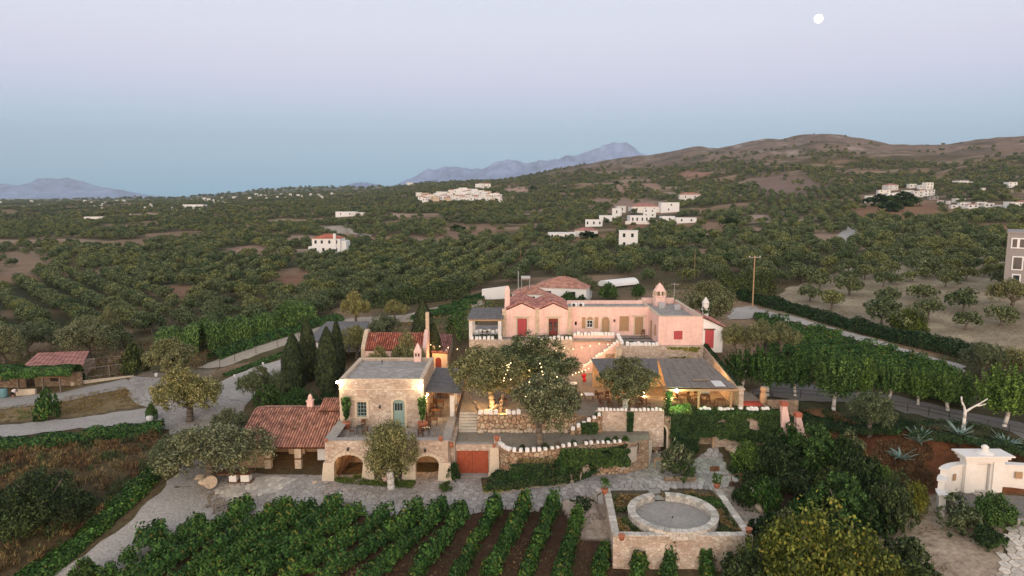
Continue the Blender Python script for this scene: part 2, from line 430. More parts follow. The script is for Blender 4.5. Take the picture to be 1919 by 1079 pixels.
# ------------------------------------------------------------------ mesh helpers
class MB:
    def __init__(s): s.v = []; s.f = []; s.m = []; s.r = []
    def face(s, pts, m=0, r=.5):
        b = len(s.v); s.v += [tuple(p) for p in pts]; s.f.append(tuple(range(b, b + len(pts)))); s.m.append(m); s.r.append(r)
    def hexa(s, p, m=0, r=.5):
        b = len(s.v); s.v += [tuple(q) for q in p]
        for q in ((0, 3, 2, 1), (4, 5, 6, 7), (0, 1, 5, 4), (1, 2, 6, 5), (2, 3, 7, 6), (3, 0, 4, 7)):
            s.f.append(tuple(b + i for i in q)); s.m.append(m); s.r.append(r)
    def box(s, x0, x1, y0, y1, z0, z1, m=0, r=.5, rot=0, c=None):
        p = [(x0, y0, z0), (x1, y0, z0), (x1, y1, z0), (x0, y1, z0), (x0, y0, z1), (x1, y0, z1), (x1, y1, z1), (x0, y1, z1)]
        if rot:
            cx, cy = c or ((x0 + x1) / 2, (y0 + y1) / 2); k, q = math.cos(rot), math.sin(rot)
            p = [(cx + (a - cx) * k - (b - cy) * q, cy + (a - cx) * q + (b - cy) * k, z) for a, b, z in p]
        s.hexa(p, m, r)
    def prism(s, poly, z0, z1, m=0, mt=None):
        n = len(poly); b = len(s.v)
        zt = z1 if hasattr(z1, '__len__') else [z1] * n
        zb = z0 if hasattr(z0, '__len__') else [z0] * n
        s.v += [(p[0], p[1], zb[i]) for i, p in enumerate(poly)] + [(p[0], p[1], zt[i]) for i, p in enumerate(poly)]
        s.f.append(tuple(b + n + i for i in range(n))); s.m.append(m if mt is None else mt); s.r.append(.5)
        s.f.append(tuple(b + i for i in reversed(range(n)))); s.m.append(m); s.r.append(.5)
        for i in range(n):
            j = (i + 1) % n
            s.f.append((b + i, b + j, b + n + j, b + n + i)); s.m.append(m); s.r.append(.5)
    def tube(s, p0, p1, r0, r1=None, n=8, m=0, cap=True, r=.5):
        r1 = r0 if r1 is None else r1
        p0 = Vector(p0); p1 = Vector(p1); d = (p1 - p0)
        if d.length < 1e-6: return
        d.normalize()
        a = d.orthogonal().normalized(); c = d.cross(a)
        b = len(s.v)
        for q, rr in ((p0, r0), (p1, r1)):
            for i in range(n):
                t = 2 * math.pi * i / n
                s.v.append(tuple(q + a * rr * math.cos(t) + c * rr * math.sin(t)))
        for i in range(n):
            j = (i + 1) % n
            s.f.append((b + i, b + j, b + n + j, b + n + i)); s.m.append(m); s.r.append(r)
        if cap:
            s.f.append(tuple(b + n + i for i in range(n))); s.m.append(m); s.r.append(r)
            s.f.append(tuple(b + i for i in reversed(range(n)))); s.m.append(m); s.r.append(r)
    def path(s, pts, rad, n=7, m=0):
        for i in range(len(pts) - 1):
            s.tube(pts[i], pts[i + 1], rad[i] if hasattr(rad, '__len__') else rad, rad[i + 1] if hasattr(rad, '__len__') else rad, n, m)
    def lathe(s, c, prof, n=14, m=0):
        b = len(s.v)
        for rr, z in prof:
            for i in range(n):
                t = 2 * math.pi * i / n
                s.v.append((c[0] + rr * math.cos(t), c[1] + rr * math.sin(t), c[2] + z))
        for k in range(len(prof) - 1):
            for i in range(n):
                j = (i + 1) % n
                s.f.append((b + k * n + i, b + k * n + j, b + (k + 1) * n + j, b + (k + 1) * n + i)); s.m.append(m); s.r.append(.5)
        s.f.append(tuple(b + (len(prof) - 1) * n + i for i in range(n))); s.m.append(m); s.r.append(.5)
        s.f.append(tuple(b + i for i in reversed(range(n)))); s.m.append(m); s.r.append(.5)
    def ball(s, c, r, n=8, k=5, m=0, sz=1.0):
        s.lathe(c, [(max(.001, r * math.sin(math.pi * i / k)), -r * sz * math.cos(math.pi * i / k)) for i in range(k + 1)], n, m)
    def wall(s, x0, x1, y0, y1, z0, z1, ops=(), m=0, axis='x'):
        """wall slab with openings (a, b, za, zb, arch); runs along x (or y) with thickness along the other axis"""
        def bx(a, b, za, zb):
            if b - a > 1e-4 and zb - za > 1e-4:
                if axis == 'x': s.box(a, b, y0, y1, za, zb, m)
                else: s.box(x0, x1, a, b, za, zb, m)
        A, B = (x0, x1) if axis == 'x' else (y0, y1)
        cur = A
        for (a, b, za, zb, arch) in sorted(ops):
            bx(cur, a, z0, z1); bx(a, b, z0, za)
            if not arch: bx(a, b, zb, z1)
            else:
                k = 8; rise = arch
                for i in range(k):
                    u0, u1 = i / k, (i + 1) / k
                    f = lambda u: zb - rise + rise * math.sqrt(max(0, 1 - (2 * u - 1) ** 2))
                    xa, xb = a + (b - a) * u0, a + (b - a) * u1
                    if axis == 'x':
                        p = [(xa, y0, f(u0)), (xb, y0, f(u1)), (xb, y1, f(u1)), (xa, y1, f(u0)), (xa, y0, z1), (xb, y0, z1), (xb, y1, z1), (xa, y1, z1)]
                    else:
                        p = [(x0, xa, f(u0)), (x0, xb, f(u1)), (x1, xb, f(u1)), (x1, xa, f(u0)), (x0, xa, z1), (x0, xb, z1), (x1, xb, z1), (x1, xa, z1)]
                    s.hexa(p, m)
            cur = b
        bx(cur, B, z0, z1)
    def build(s, name, mats, parent=None, smooth=False, loc=None):
        me = bpy.data.meshes.new(name)
        off = Vector((0, 0, 0))
        if parent is not None: off = world_of(parent)
        elif loc is not None: off = Vector(loc)
        vv = np.array(s.v, float) - np.array(off)
        me.from_pydata(vv.tolist(), [], s.f)
        if not isinstance(mats, (list, tuple)): mats = [mats]
        for q in mats: me.materials.append(M[q] if isinstance(q, str) else q)
        me.polygons.foreach_set('material_index', s.m)
        at = me.attributes.new('rnd', 'FLOAT', 'FACE'); at.data.foreach_set('value', s.r)
        if smooth: me.polygons.foreach_set('use_smooth', [True] * len(s.f))
        me.update()
        o = bpy.data.objects.new(name, me); COL.objects.link(o)
        if parent is not None: o.parent = parent
        else: o.location = off
        return o
def world_of(o):
    v = Vector((0, 0, 0))
    while o is not None:
        v += o.location; o = o.parent
    return v
def tag(o, label=None, cat=None, group=None, kind=None):
    if label: o['label'] = label
    if cat: o['category'] = cat
    if group: o['group'] = group
    if kind: o['kind'] = kind
    return o
def thing(name, loc, label, cat, group=None):
    o = bpy.data.objects.new(name, None); COL.objects.link(o)
    o.location = Vector(loc); o.empty_display_size = .3
    return tag(o, label, cat, group)
def kids(o): return [c for c in bpy.data.objects if c.parent == o]
KID = {}
def snapshot(root):
    """remember the part tree of a prototype, so copying need not search all objects"""
    KID[root.name] = [(c, kids(c)) for c in kids(root)]
    return root
def dup(root, loc, rz=0, sc=None, label=None, group=None, tree=None):
    r = root.copy(); COL.objects.link(r); r.location = Vector(loc); r.rotation_euler = (0, 0, rz)
    if sc is not None: r.scale = (sc, sc, sc) if not hasattr(sc, '__len__') else sc
    if label: r['label'] = label
    if group: r['group'] = group
    for c, gs in KID[root.name]:
        q = c.copy(); COL.objects.link(q); q.parent = r
        for g in gs:
            w = g.copy(); COL.objects.link(w); w.parent = q
    return r
def inst(name, me, loc, rz=0, sc=(1, 1, 1), parent=None, rot=None):
    o = bpy.data.objects.new(name, me); COL.objects.link(o)
    if parent is not None:
        o.parent = parent; loc = Vector(loc) - world_of(parent)
    o.location = loc; o.rotation_euler = rot or (0, 0, rz); o.scale = sc
    return o
def part(name, mats, parent, fn, smooth=False):
    b = MB(); fn(b); return b.build(name, mats, parent, smooth)
def solo(name, mats, fn, loc, label, cat, group=None, smooth=False):
    b = MB(); fn(b); o = b.build(name, mats, None, smooth, loc); return tag(o, label, cat, group)
def struct(name, mats, fn, label=None, smooth=False):
    b = MB(); fn(b); o = b.build(name, mats, None, smooth); o['kind'] = 'structure'
    if label: o['label'] = label
    return o

# ------------------------------------------------------------------ terrain sheet
def inpoly(px, py, poly):
    r = np.zeros(np.shape(px), bool); n = len(poly)
    for i in range(n):
        x0, y0 = poly[i]; x1, y1 = poly[(i + 1) % n]
        c = ((y0 > py) != (y1 > py)) & (px < (x1 - x0) * (py - y0) / (y1 - y0 + 1e-9) + x0)
        r ^= c
    return r
# bare or differently coloured ground, given by where it lies in the landscape (ellipses and outlines)
BARE = [  # cx, cy, rx, ry (photo position) , colour
 (40, 492, 62, 26, (.27, .19, .125)), (20, 522, 60, 8, (.26, .16, .10)), (178, 412, 22, 5, (.50, .40, .32)), (280, 403, 26, 5, (.42, .30, .22)),
 (470, 469, 44, 8, (.34, .22, .16)), (563, 449, 38, 9, (.40, .28, .21)), (632, 432, 30, 10, (.44, .38, .30)), (655, 440, 20, 5, (.34, .23, .16)),
 (545, 416, 60, 6, (.30, .24, .14)), (450, 426, 60, 5, (.27, .2, .12)), (745, 403, 22, 4, (.42, .31, .22)), (845, 447, 40, 9, (.27, .17, .11)),
 (790, 450, 25, 6, (.32, .23, .16)), (880, 433, 60, 14, (.26, .17, .11)), (815, 455, 18, 5, (.4, .32, .24)), (975, 355, 32, 5, (.42, .29, .22)),
 (1165, 350, 16, 10, (.34, .22, .16)), (1215, 349, 24, 6, (.34, .22, .16)), (1300, 326, 26, 6, (.34, .19, .14)), (1195, 384, 48, 12, (.30, .21, .155)),
 (1128, 378, 30, 6, (.30, .21, .155)), (1250, 365, 30, 5, (.36, .28, .2)), (1130, 446, 75, 8, (.25, .16, .085)), (1190, 425, 30, 9, (.28, .15, .085)),
 (1290, 415, 38, 10, (.27, .16, .09)), (1345, 425, 40, 10, (.28, .18, .11)), (1420, 408, 22, 8, (.40, .30, .22)), (1408, 430, 25, 6, (.34, .22, .15)),
 (1553, 450, 50, 14, (.34, .24, .17)), (1595, 436, 14, 12, (.50, .45, .40)), (1690, 395, 110, 16, (.25, .14, .075)), (1860, 428, 60, 10, (.27, .16, .09)),
 (330, 545, 50, 10, (.22, .13, .075)), (330, 565, 24, 10, (.22, .12, .065)), (560, 530, 38, 18, (.24, .13, .075)), (520, 540, 30, 10, (.22, .13, .07)),
 (300, 620, 20, 6, (.2, .13, .08)), (650, 345, 40, 3, (.3, .25, .2)), (1160, 395, 20, 8, (.26, .18, .12)), (1470, 345, 70, 22, (.22, .155, .12)),
]
POLYG = [  # near-ground painted outlines (photo outline -> colour)
 ([(-300, 800), (300, 790), (330, 850), (300, 900), (190, 1000), (60, 1100), (-300, 1200)], (.10, .075, .038)),
 ([(-300, 745), (230, 718), (270, 760), (150, 780), (-300, 815)], (.20, .15, .075)),
 ([(60, 1130), (300, 980), (560, 960), (960, 950), (1130, 930), (1160, 1010), (1190, 1130)], (.070, .042, .026)),
 ([(1040, 930), (1135, 925), (1160, 1010), (1090, 1010), (1060, 960)], (.42, .35, .28)),
 ([(1340, 910), (1400, 905), (1480, 960), (1500, 1040), (1420, 1020)], (.36, .31, .25)),
 ([(1640, 930), (1780, 930), (1880, 985), (1880, 1100), (1650, 1100), (1600, 1000)], (.36, .29, .21)),
 ([(1600, 800), (1760, 806), (1919, 850), (2300, 900), (2300, 930), (1740, 930), (1640, 930), (1560, 860)], (.14, .058, .026)),
 ([(1420, 585), (1480, 540), (1640, 480), (2300, 470), (2300, 680), (1860, 665), (1690, 630)], (.31, .26, .175)),
 ([(1360, 900), (1500, 860), (1640, 930), (1600, 1000), (1500, 1050), (1420, 960)], (.07, .045, .03)),
 ([(1420, 590), (1600, 628), (1800, 690), (1740, 730), (1420, 690)], (.13, .085, .05)),
 ([(1440, 740), (1640, 755), (1919, 820), (2300, 860), (2300, 900), (1919, 850), (1760, 806), (1560, 800)], (.055, .06, .03)),
 ([(1440, 770), (1560, 770), (1600, 800), (1560, 850), (1450, 820)], (.17, .09, .045)),
 ([(250, 620), (620, 560), (640, 640), (380, 700), (250, 700)], (.10, .085, .04)),
 ([(230, 700), (410, 690), (380, 735), (330, 715), (260, 715)], (.20, .165, .115)),
]
def barefield(px, py):
    b = np.zeros(np.shape(px))
    for cx, cy, rx, ry, c in BARE:
        b = np.maximum(b, np.clip(1.5 - ((px - cx) / rx) ** 2 - ((py - cy) / ry) ** 2, 0, 1))
    return b
def ground_colour(x, y, z):
    px, py = pixel(x, y, z)
    n1 = fbm(x / 14, y / 14, 5, 4); n2 = fbm(x / 60, y / 90, 21, 3); n3 = fbm(x / 3.1, y / 3.1, 9, 3)
    k = np.clip((n1 * .6 + n2 * .7 - .35) * 2.4, 0, 1)[..., None]
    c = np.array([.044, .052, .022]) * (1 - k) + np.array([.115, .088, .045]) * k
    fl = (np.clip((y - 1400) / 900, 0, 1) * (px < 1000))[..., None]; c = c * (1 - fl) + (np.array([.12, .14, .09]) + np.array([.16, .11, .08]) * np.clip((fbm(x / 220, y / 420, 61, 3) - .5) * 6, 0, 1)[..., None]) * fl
    k2 = np.clip((fbm(x / 35, y / 20, 31, 3) - .58) * 9, 0, 1)[..., None]
    c = c * (1 - k2) + np.array([.24, .165, .10]) * k2
    st = (np.clip((fbm(x / 95, y / 16, 55, 3) - .64) * 12, 0, 1) * np.clip((y - 240) / 60, 0, 1))[..., None]; c = c * (1 - st) + np.array([.30, .225, .15]) * st
    # rocky brown hills
    h = np.clip((z - 74 - 30 * (fbm(x / 150, y / 150, 77, 4) - .5)) / 26, 0, 1)
    h = h * np.clip((px - 1000) / 60, 0, 1) * (y > 900) * (y < 2600)
    rk = fbm(x / 26, y / 70, 41, 4)
    rk2 = fbm(x / 9, y / 22, 47, 3); hc = np.array([.24, .175, .130]) * (.62 + .6 * rk2[..., None]) * (1.1 - rk[..., None] * .3) + np.clip((rk - .50) * 3.5, 0, 1)[..., None] * np.clip((rk2 - .45) * 5, 0, 1)[..., None] * np.array([.20, .19, .17])
    sc = np.clip((fbm(x / 30, y / 60, 63, 5) - .55) * 12, 0, 1)[..., None]
    hc = hc * (1 - sc * .6) + np.array([.055, .06, .035]) * sc * .6
    c = c * (1 - h[..., None]) + hc * h[..., None]
    for cx, cy, rx, ry, col in BARE:
        w = np.clip(1.5 - ((px - cx + (n3 - .5) * rx * .8) / rx) ** 2 - ((py - cy + (n1 - .5) * ry * .9) / ry) ** 2, 0, 1)[..., None] * .9
        c = c * (1 - w) + np.array(col) * w
    for poly, col in POLYG:
        w = inpoly(px + (n1 - .5) * 16, py + (n3 - .5) * 10, poly)[..., None] * (y < 230)[..., None] * 1.0
        v = (.75 + .5 * n3)[..., None]
        c = c * (1 - w) + np.array(col) * v * w
    # dry grass streaks on the bank
    return np.clip(c * (.8 + .4 * n3)[..., None], 0, 1)
def build_terrain():
    us = np.concatenate([np.linspace(-2.2, -.9, 16)[:-1], np.linspace(-.9, .9, 460), np.linspace(.9, 2.2, 16)[1:]])
    ys = np.concatenate([np.linspace(14, 24, 5)[:-1], np.exp(np.linspace(math.log(24), math.log(2600), 520)), np.exp(np.linspace(math.log(2700), math.log(16000), 40))])
    U, Y = np.meshgrid(us, ys)
    X = U * Y
    Z = T(X, Y)
    nu, ny = len(us), len(ys)
    co = np.stack([X, Y, Z], -1).reshape(-1, 3)
    i = np.arange(ny - 1)[:, None] * nu + np.arange(nu - 1)[None]
    q = np.stack([i, i + 1, i + nu + 1, i + nu], -1).reshape(-1, 4)
    me = bpy.data.meshes.new('ground')
    me.vertices.add(len(co)); me.vertices.foreach_set('co', co.ravel())
    me.loops.add(q.size); me.loops.foreach_set('vertex_index', q.ravel())
    me.polygons.add(len(q)); me.polygons.foreach_set('loop_start', np.arange(0, q.size, 4)); 
    me.polygons.foreach_set('use_smooth', np.ones(len(q), bool))
    me.update()
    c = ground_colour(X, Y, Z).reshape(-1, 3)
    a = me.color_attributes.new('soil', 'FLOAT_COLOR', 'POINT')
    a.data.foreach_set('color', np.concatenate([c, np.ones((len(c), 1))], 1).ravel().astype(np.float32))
    def f(t, b):
        at = t.nodes.new('ShaderNodeVertexColor'); at.layer_name = 'soil'
        g = t.nodes.new('ShaderNodeNewGeometry')
        n = nd(t, 'ShaderNodeTexNoise', Scale=2.2, Detail=7.0, Roughness=.7); t.links.new(g.outputs['Position'], n.inputs[0])
        v = ramp_node(t, n.outputs[0], [(.3, (.55, .52, .5)), (.7, (1.35, 1.35, 1.35))])
        t.links.new(mixc(t, 1, at.outputs['Color'], v, 'MULTIPLY'), b.inputs['Base Color'])
        bump(t, b, n.outputs[0], .7, .12)
    me.materials.append(mat('soil_and_dry_grass', (.1, .1, .05), .95, .1, f))
    o = bpy.data.objects.new('ground', me); COL.objects.link(o)
    o['kind'] = 'structure'; o['label'] = 'valley ground of dry grass and reddish soil rising to brown hills'
build_terrain()

# distant mountains: ridged bodies with real width, at their own distance
def mountain(name, Y, prof, depth, seed, base, label, col=(.36, .43, .62)):  # pale blue of distance haze is put into the rock colour
    xs = []; zs = []
    for px, py in prof:
        p = PY(px, py, Y); xs.append(p.x); zs.append(p.z)
    n = 260; m = 35
    X = np.linspace(xs[0], xs[-1], n); Zr = np.interp(X, xs, zs)
    v = np.linspace(-1, 1, m)
    XX, VV = np.meshgrid(X, v)
    sc = abs(xs[-1] - xs[0])
    rid = fbm(XX / (sc * .035), VV * 3 + 9, seed, 5); rid = 1 - np.abs(rid * 2 - 1)
    ext = np.clip(1 - np.abs(VV), 0, 1) ** 1.1
    Zz = base + (Zr[None] - base) * ext * (1 - .35 * (1 - rid) * (1 - ext) * 2) + (fbm(XX / (sc * .012), VV * 8, seed + 5, 3) - .5) * (Y * .006) * (1 - ext * .4)
    Zz[0] = base - 40; Zz[-1] = base - 40
    YY = Y + VV * depth + (fbm(XX / (sc * .05), VV * 2, seed + 8, 3) - .5) * depth * .3
    co = np.stack([XX, YY, Zz], -1).reshape(-1, 3)
    b = MB(); b.v = co.tolist()
    for j in range(m - 1):
        for i in range(n - 1):
            k = j * n + i; b.f.append((k, k + 1, k + n + 1, k + n)); b.m.append(0); b.r.append(.5)
    o = b.build(name, mat(name + '_hazed_rock', col, .95, .1, speckle(col, .35, .004, 8, .001)), None, False)
    o['kind'] = 'structure'; o['label'] = label
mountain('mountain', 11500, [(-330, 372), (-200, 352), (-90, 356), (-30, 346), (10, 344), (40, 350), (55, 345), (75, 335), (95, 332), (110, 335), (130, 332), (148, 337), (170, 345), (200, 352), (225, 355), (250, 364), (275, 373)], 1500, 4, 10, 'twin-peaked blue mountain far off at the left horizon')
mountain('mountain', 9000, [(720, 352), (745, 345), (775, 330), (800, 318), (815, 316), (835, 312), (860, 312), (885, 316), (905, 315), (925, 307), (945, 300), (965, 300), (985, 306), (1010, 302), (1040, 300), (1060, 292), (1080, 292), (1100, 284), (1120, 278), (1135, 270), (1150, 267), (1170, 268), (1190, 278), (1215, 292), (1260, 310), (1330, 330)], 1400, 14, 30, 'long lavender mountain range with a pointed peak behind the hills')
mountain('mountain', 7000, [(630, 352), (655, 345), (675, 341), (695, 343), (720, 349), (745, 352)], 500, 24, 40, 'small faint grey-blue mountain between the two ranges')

# moon
b = MB(); mp = PY(1534, 35, 40000); mrad = 7.4 / FPX * 41800
b.ball((0, 0, 0), mrad, 32, 20)
mo = b.build('moon', 'moon', None, True); mo.location = mp
tag(mo, 'full white moon high in the pale dusk sky', 'moon')
# ------------------------------------------------------------------ draped sheets: roads, yards, paths
def sheet(name, poly, mats, off=.05, z=None, step=1.2, label=None, wob=.45, world=False):
    if world: pts = [Vector((p[0], p[1], 0)) for p in poly]
    else: pts = [(Pz(px, py, z) if z is not None else G(px, py)) for px, py in poly]
    out = []
    n = len(pts)
    for i in range(n):
        a, b_ = pts[i], pts[(i + 1) % n]
        k = max(1, int((b_ - a).length / 1.0))
        for j in range(k):
            q = a.lerp(b_, j / k)
            w = wob if j else 0
            out.append(Vector((q.x + (float(noise(q.x * 1.3, q.y * 1.3, 3)) - .5) * w * 2, q.y + (float(noise(q.x * 1.3, q.y * 1.3, 8)) - .5) * w * 2)))
    m = len(out)
    xs = np.array([p.x for p in out]); ys = np.array([p.y for p in out])
    gx, gy = np.meshgrid(np.arange(xs.min(), xs.max(), step), np.arange(ys.min(), ys.max(), step))
    gx = gx.ravel(); gy = gy.ravel()
    ins = inpoly(gx, gy, [(p.x, p.y) for p in out])
    inner = [Vector((x, y)) for x, y in zip(gx[ins], gy[ins])]
    r = delaunay_2d_cdt(out + inner, [(i, (i + 1) % m) for i in range(m)], [list(range(m))], 1, 1e-4)
    vs = r[0]
    x = np.array([v.x for v in vs]); y = np.array([v.y for v in vs])
    zz = np.full(len(vs), z) if z is not None else T(x, y)
    zz = zz + off
    b = MB(); b.v = [(a, c, d) for a, c, d in zip(x.tolist(), y.tolist(), zz.tolist())]
    for f in r[2]:
        f = list(f)
        ar = sum(b.v[f[i]][0] * b.v[f[(i + 1) % len(f)]][1] - b.v[f[(i + 1) % len(f)]][0] * b.v[f[i]][1] for i in range(len(f)))
        b.f.append(tuple(f) if ar > 0 else tuple(reversed(f))); b.m.append(0); b.r.append(.5)
    # edge skirt gives the sheet real thickness
    o = b.build(name, mats, None, True)
    o['kind'] = 'structure'
    if label: o['label'] = label
    return o
court = [(352, 905), (335, 860), (318, 800), (290, 775), (250, 752), (232, 722), (250, 705), (300, 708), (370, 735), (455, 752), (452, 800), (450, 890), (520, 890), (610, 890), (850, 885), (905, 880), (905, 922),
         (1000, 905), (1110, 880), (1180, 855), (1200, 846), (1245, 846), (1262, 868), (1300, 868), (1320, 850), (1346, 850), (1362, 880), (1385, 900), (1345, 917), (1240, 919), (1133, 924), (1060, 932), (1000, 948), (940, 952), (820, 960), (700, 968), (620, 962), (560, 968), (450, 978), (400, 962)]
sheet('courtyard_paving', court, 'cobble', .06, label='cobbled grey courtyard in front of the arches')
sheet('gravel_road', [(60, 1130), (110, 1070), (235, 985), (300, 925), (352, 868), (420, 900), (430, 960), (560, 962), (640, 958), (560, 985), (440, 1000), (330, 1035), (230, 1100), (200, 1130)], 'gravel', .03, label='pale gravel road running down to the lower left')
sheet('gravel_road', [(-200, 850), (-200, 822), (0, 797), (150, 783), (282, 764), (330, 790), (320, 806), (150, 802), (0, 824)], 'gravel', .05, label='pale gravel road leaving to the left between the dry field and the bank')
sheet('gravel_road', [(372, 742), (400, 722), (470, 690), (535, 672), (600, 650), (640, 650), (560, 688), (500, 720), (458, 762), (420, 770)], 'gravel', .06, label='pale track climbing behind the cypresses')
sheet('gravel_path', [(-200, 790), (-200, 760), (0, 745), (120, 735), (235, 710), (262, 722), (120, 752), (0, 768)], 'concrete', .05, label='narrow grey path along the low wall at the left')
sheet('dirt_road', [(370, 690), (410, 672), (560, 622), (640, 598), (760, 590), (880, 562), (905, 560), (905, 572), (850, 585), (770, 604), (650, 612), (560, 640), (420, 688)], 'dirt', .06, label='pale dirt road curving behind the garden plots')
sheet('country_road', [(1362, 600), (1374, 578), (1412, 573), (1440, 584), (1500, 597), (1600, 625), (1700, 655), (1812, 688), (1802, 702), (1700, 667), (1600, 636), (1500, 607), (1420, 596)], 'gravel', .08, label='narrow pale country road below the olive orchard')
sheet('footpath', [(1400, 742), (1440, 712), (1490, 706), (1540, 728), (1680, 742), (1800, 770), (1960, 806), (2100, 840), (2100, 862), (1919, 824), (1800, 794), (1660, 760), (1520, 752)], 'asphalt', .08, label='grey path behind the dark railing')
sheet('field_track', [(1545, 462), (1580, 432), (1602, 430), (1606, 442), (1590, 458), (1560, 470)], 'gravel', .2, label='bare whitish track among the far olives', step=4)
sheet('farm_track', [(640, 418), (646, 412), (652, 413), (650, 425), (668, 436), (700, 440), (690, 446), (655, 438)], 'dirt', .3, label='winding light track on the far slope', step=6)
# crazy-paved apron under the old olive (left of courtyard)
sheet('apron', [(400, 925), (415, 905), (500, 893), (560, 898), (520, 925), (432, 944)], 'flag_warm', .10, label='round apron of pale stones beside the old olive')

# individually laid flagstones in the near courtyard
def voronoi_stones(region, n, seed, gap=.05, zfun=None, h=.05):
    """irregular stones: cells of a jittered grid, shrunk by the joint"""
    rr = random.Random(seed)
    poly = [(Pz(px, py, 0).x, Pz(px, py, 0).y) for px, py in region]
    xs = [p[0] for p in poly]; ys = [p[1] for p in poly]
    A = (max(xs) - min(xs)) * (max(ys) - min(ys)); s = n
    nx = int((max(xs) - min(xs)) / s) + 2; ny = int((max(ys) - min(ys)) / s) + 2
    P = {}
    for i in range(-1, nx + 1):
        for j in range(-1, ny + 1):
            P[i, j] = (min(xs) + (i + .5 * (j % 2) + rr.uniform(-.28, .28)) * s, min(ys) + (j + rr.uniform(-.25, .25)) * s)
    cells = []
    for (i, j), c in P.items():
        if not inpoly(np.array([c[0]]), np.array([c[1]]), poly)[0]: continue
        cell = [(c[0] - s * 1.2, c[1] - s * 1.2), (c[0] + s * 1.2, c[1] - s * 1.2), (c[0] + s * 1.2, c[1] + s * 1.2), (c[0] - s * 1.2, c[1] + s * 1.2)]
        for a in range(-2, 3):
            for b_ in range(-2, 3):
                q = P.get((i + a, j + b_))
                if q is None or (a == 0 and b_ == 0): continue
                nx_, ny_ = q[0] - c[0], q[1] - c[1]; L = math.hypot(nx_, ny_); nx_ /= L; ny_ /= L
                lim = L / 2 - gap * rr.uniform(.6, 1.3)
                new = []
                for k in range(len(cell)):
                    p, r_ = cell[k], cell[(k + 1) % len(cell)]
                    dp = (p[0] - c[0]) * nx_ + (p[1] - c[1]) * ny_ - lim
                    dr = (r_[0] - c[0]) * nx_ + (r_[1] - c[1]) * ny_ - lim
                    if dp <= 0: new.append(p)
                    if (dp < 0) != (dr < 0):
                        t_ = dp / (dp - dr); new.append((p[0] + (r_[0] - p[0]) * t_, p[1] + (r_[1] - p[1]) * t_))
                cell = new
                if len(cell) < 3: break
            if len(cell) < 3: break
        if len(cell) >= 3: cells.append((c, cell))
    return cells
def lay_stones(base, region, s, seed, mats, lift=.07, keep=300, gap=.05):
    cells = voronoi_stones(region, s, seed, gap)
    cells.sort(key=lambda q: q[0][1])
    rest = MB()
    for k, (c, cell) in enumerate(cells):
        z0 = Tz(*c) + lift - .05; z1 = Tz(*c) + lift + .03 * rnd.random() + .02
        b = MB() if k < keep else rest
        rv = rnd.random()
        b.prism([(x, y) for x, y in cell], [float(T(x, y)) + lift - .05 for x, y in cell], [float(T(x, y)) + lift + (z1 - z0) - .05 for x, y in cell])
        if k < keep:
            b.r = [rv] * len(b.f)
            b.build('flagstone', mats, base)
    if rest.v:
        o = rest.build('flagstone', mats, base); o['kind'] = 'stuff'
def stonem(c):
    def f(t, b):
        oi = t.nodes.new('ShaderNodeAttribute'); oi.attribute_name = 'rnd'
        co = objco(t)
        n = nd(t, 'ShaderNodeTexNoise', Scale=4.0, Detail=6.0); t.links.new(co, n.inputs[0])
        c1 = ramp_node(t, oi.outputs['Fac'], [(0, tuple(v * .72 for v in c)), (1, tuple(v * 1.22 for v in c))])
        c2 = ramp_node(t, n.outputs[0], [(.3, (.7, .7, .7)), (.7, (1.1, 1.1, 1.1))])
        t.links.new(mixc(t, 1, c1, c2, 'MULTIPLY'), b.inputs['Base Color'])
        bump(t, b, n.outputs[0], .5, .02)
    return f
M['roof_deck'] = mat('tile_channel', (.10, .045, .03), .9)
M['paver'] = mat('grey_paver', (.3, .3, .3), build=stonem((.39, .365, .335)))
M['paver_warm'] = mat('pale_paver', (.5, .45, .38), build=stonem((.60, .55, .47)))
crt = bpy.data.objects['courtyard_paving']
lay_stones(crt, [(820, 955), (1000, 945), (1060, 930), (1133, 920), (1240, 915), (1345, 914), (1345, 895), (1385, 896), (1362, 880), (1346, 852), (1322, 852), (1300, 872), (1245, 882), (1190, 872), (1110, 892), (1000, 912), (905, 928), (830, 930)], .62, 4, 'paver', .09, 300, .035)
pv = sheet('stone_path', [(1868, 1130), (1885, 1010), (1900, 985), (2050, 985), (2100, 1130)], 'dirt', .05, label='crazy-paved path coming up to the white gateway')
cellsreg = [(1868, 1110), (1880, 1030), (1892, 990), (2040, 990), (2080, 1110)]
_old = Pz
def lay_on(base, reg, s, seed, m):
    P = [G(*q) for q in reg]
    global Pz
    Pz = lambda px, py, z: Vector((px, py, 0))
    try: lay_stones(base, [(p.x, p.y) for p in P], s, seed, m, .08, 300, .06)
    finally: Pz = _old
lay_on(pv, cellsreg, .75, 9, 'paver_warm')
lay_on(bpy.data.objects['apron'], [(402, 925), (416, 907), (500, 895), (556, 899), (518, 923), (434, 941)], .5, 12, 'paver_warm')

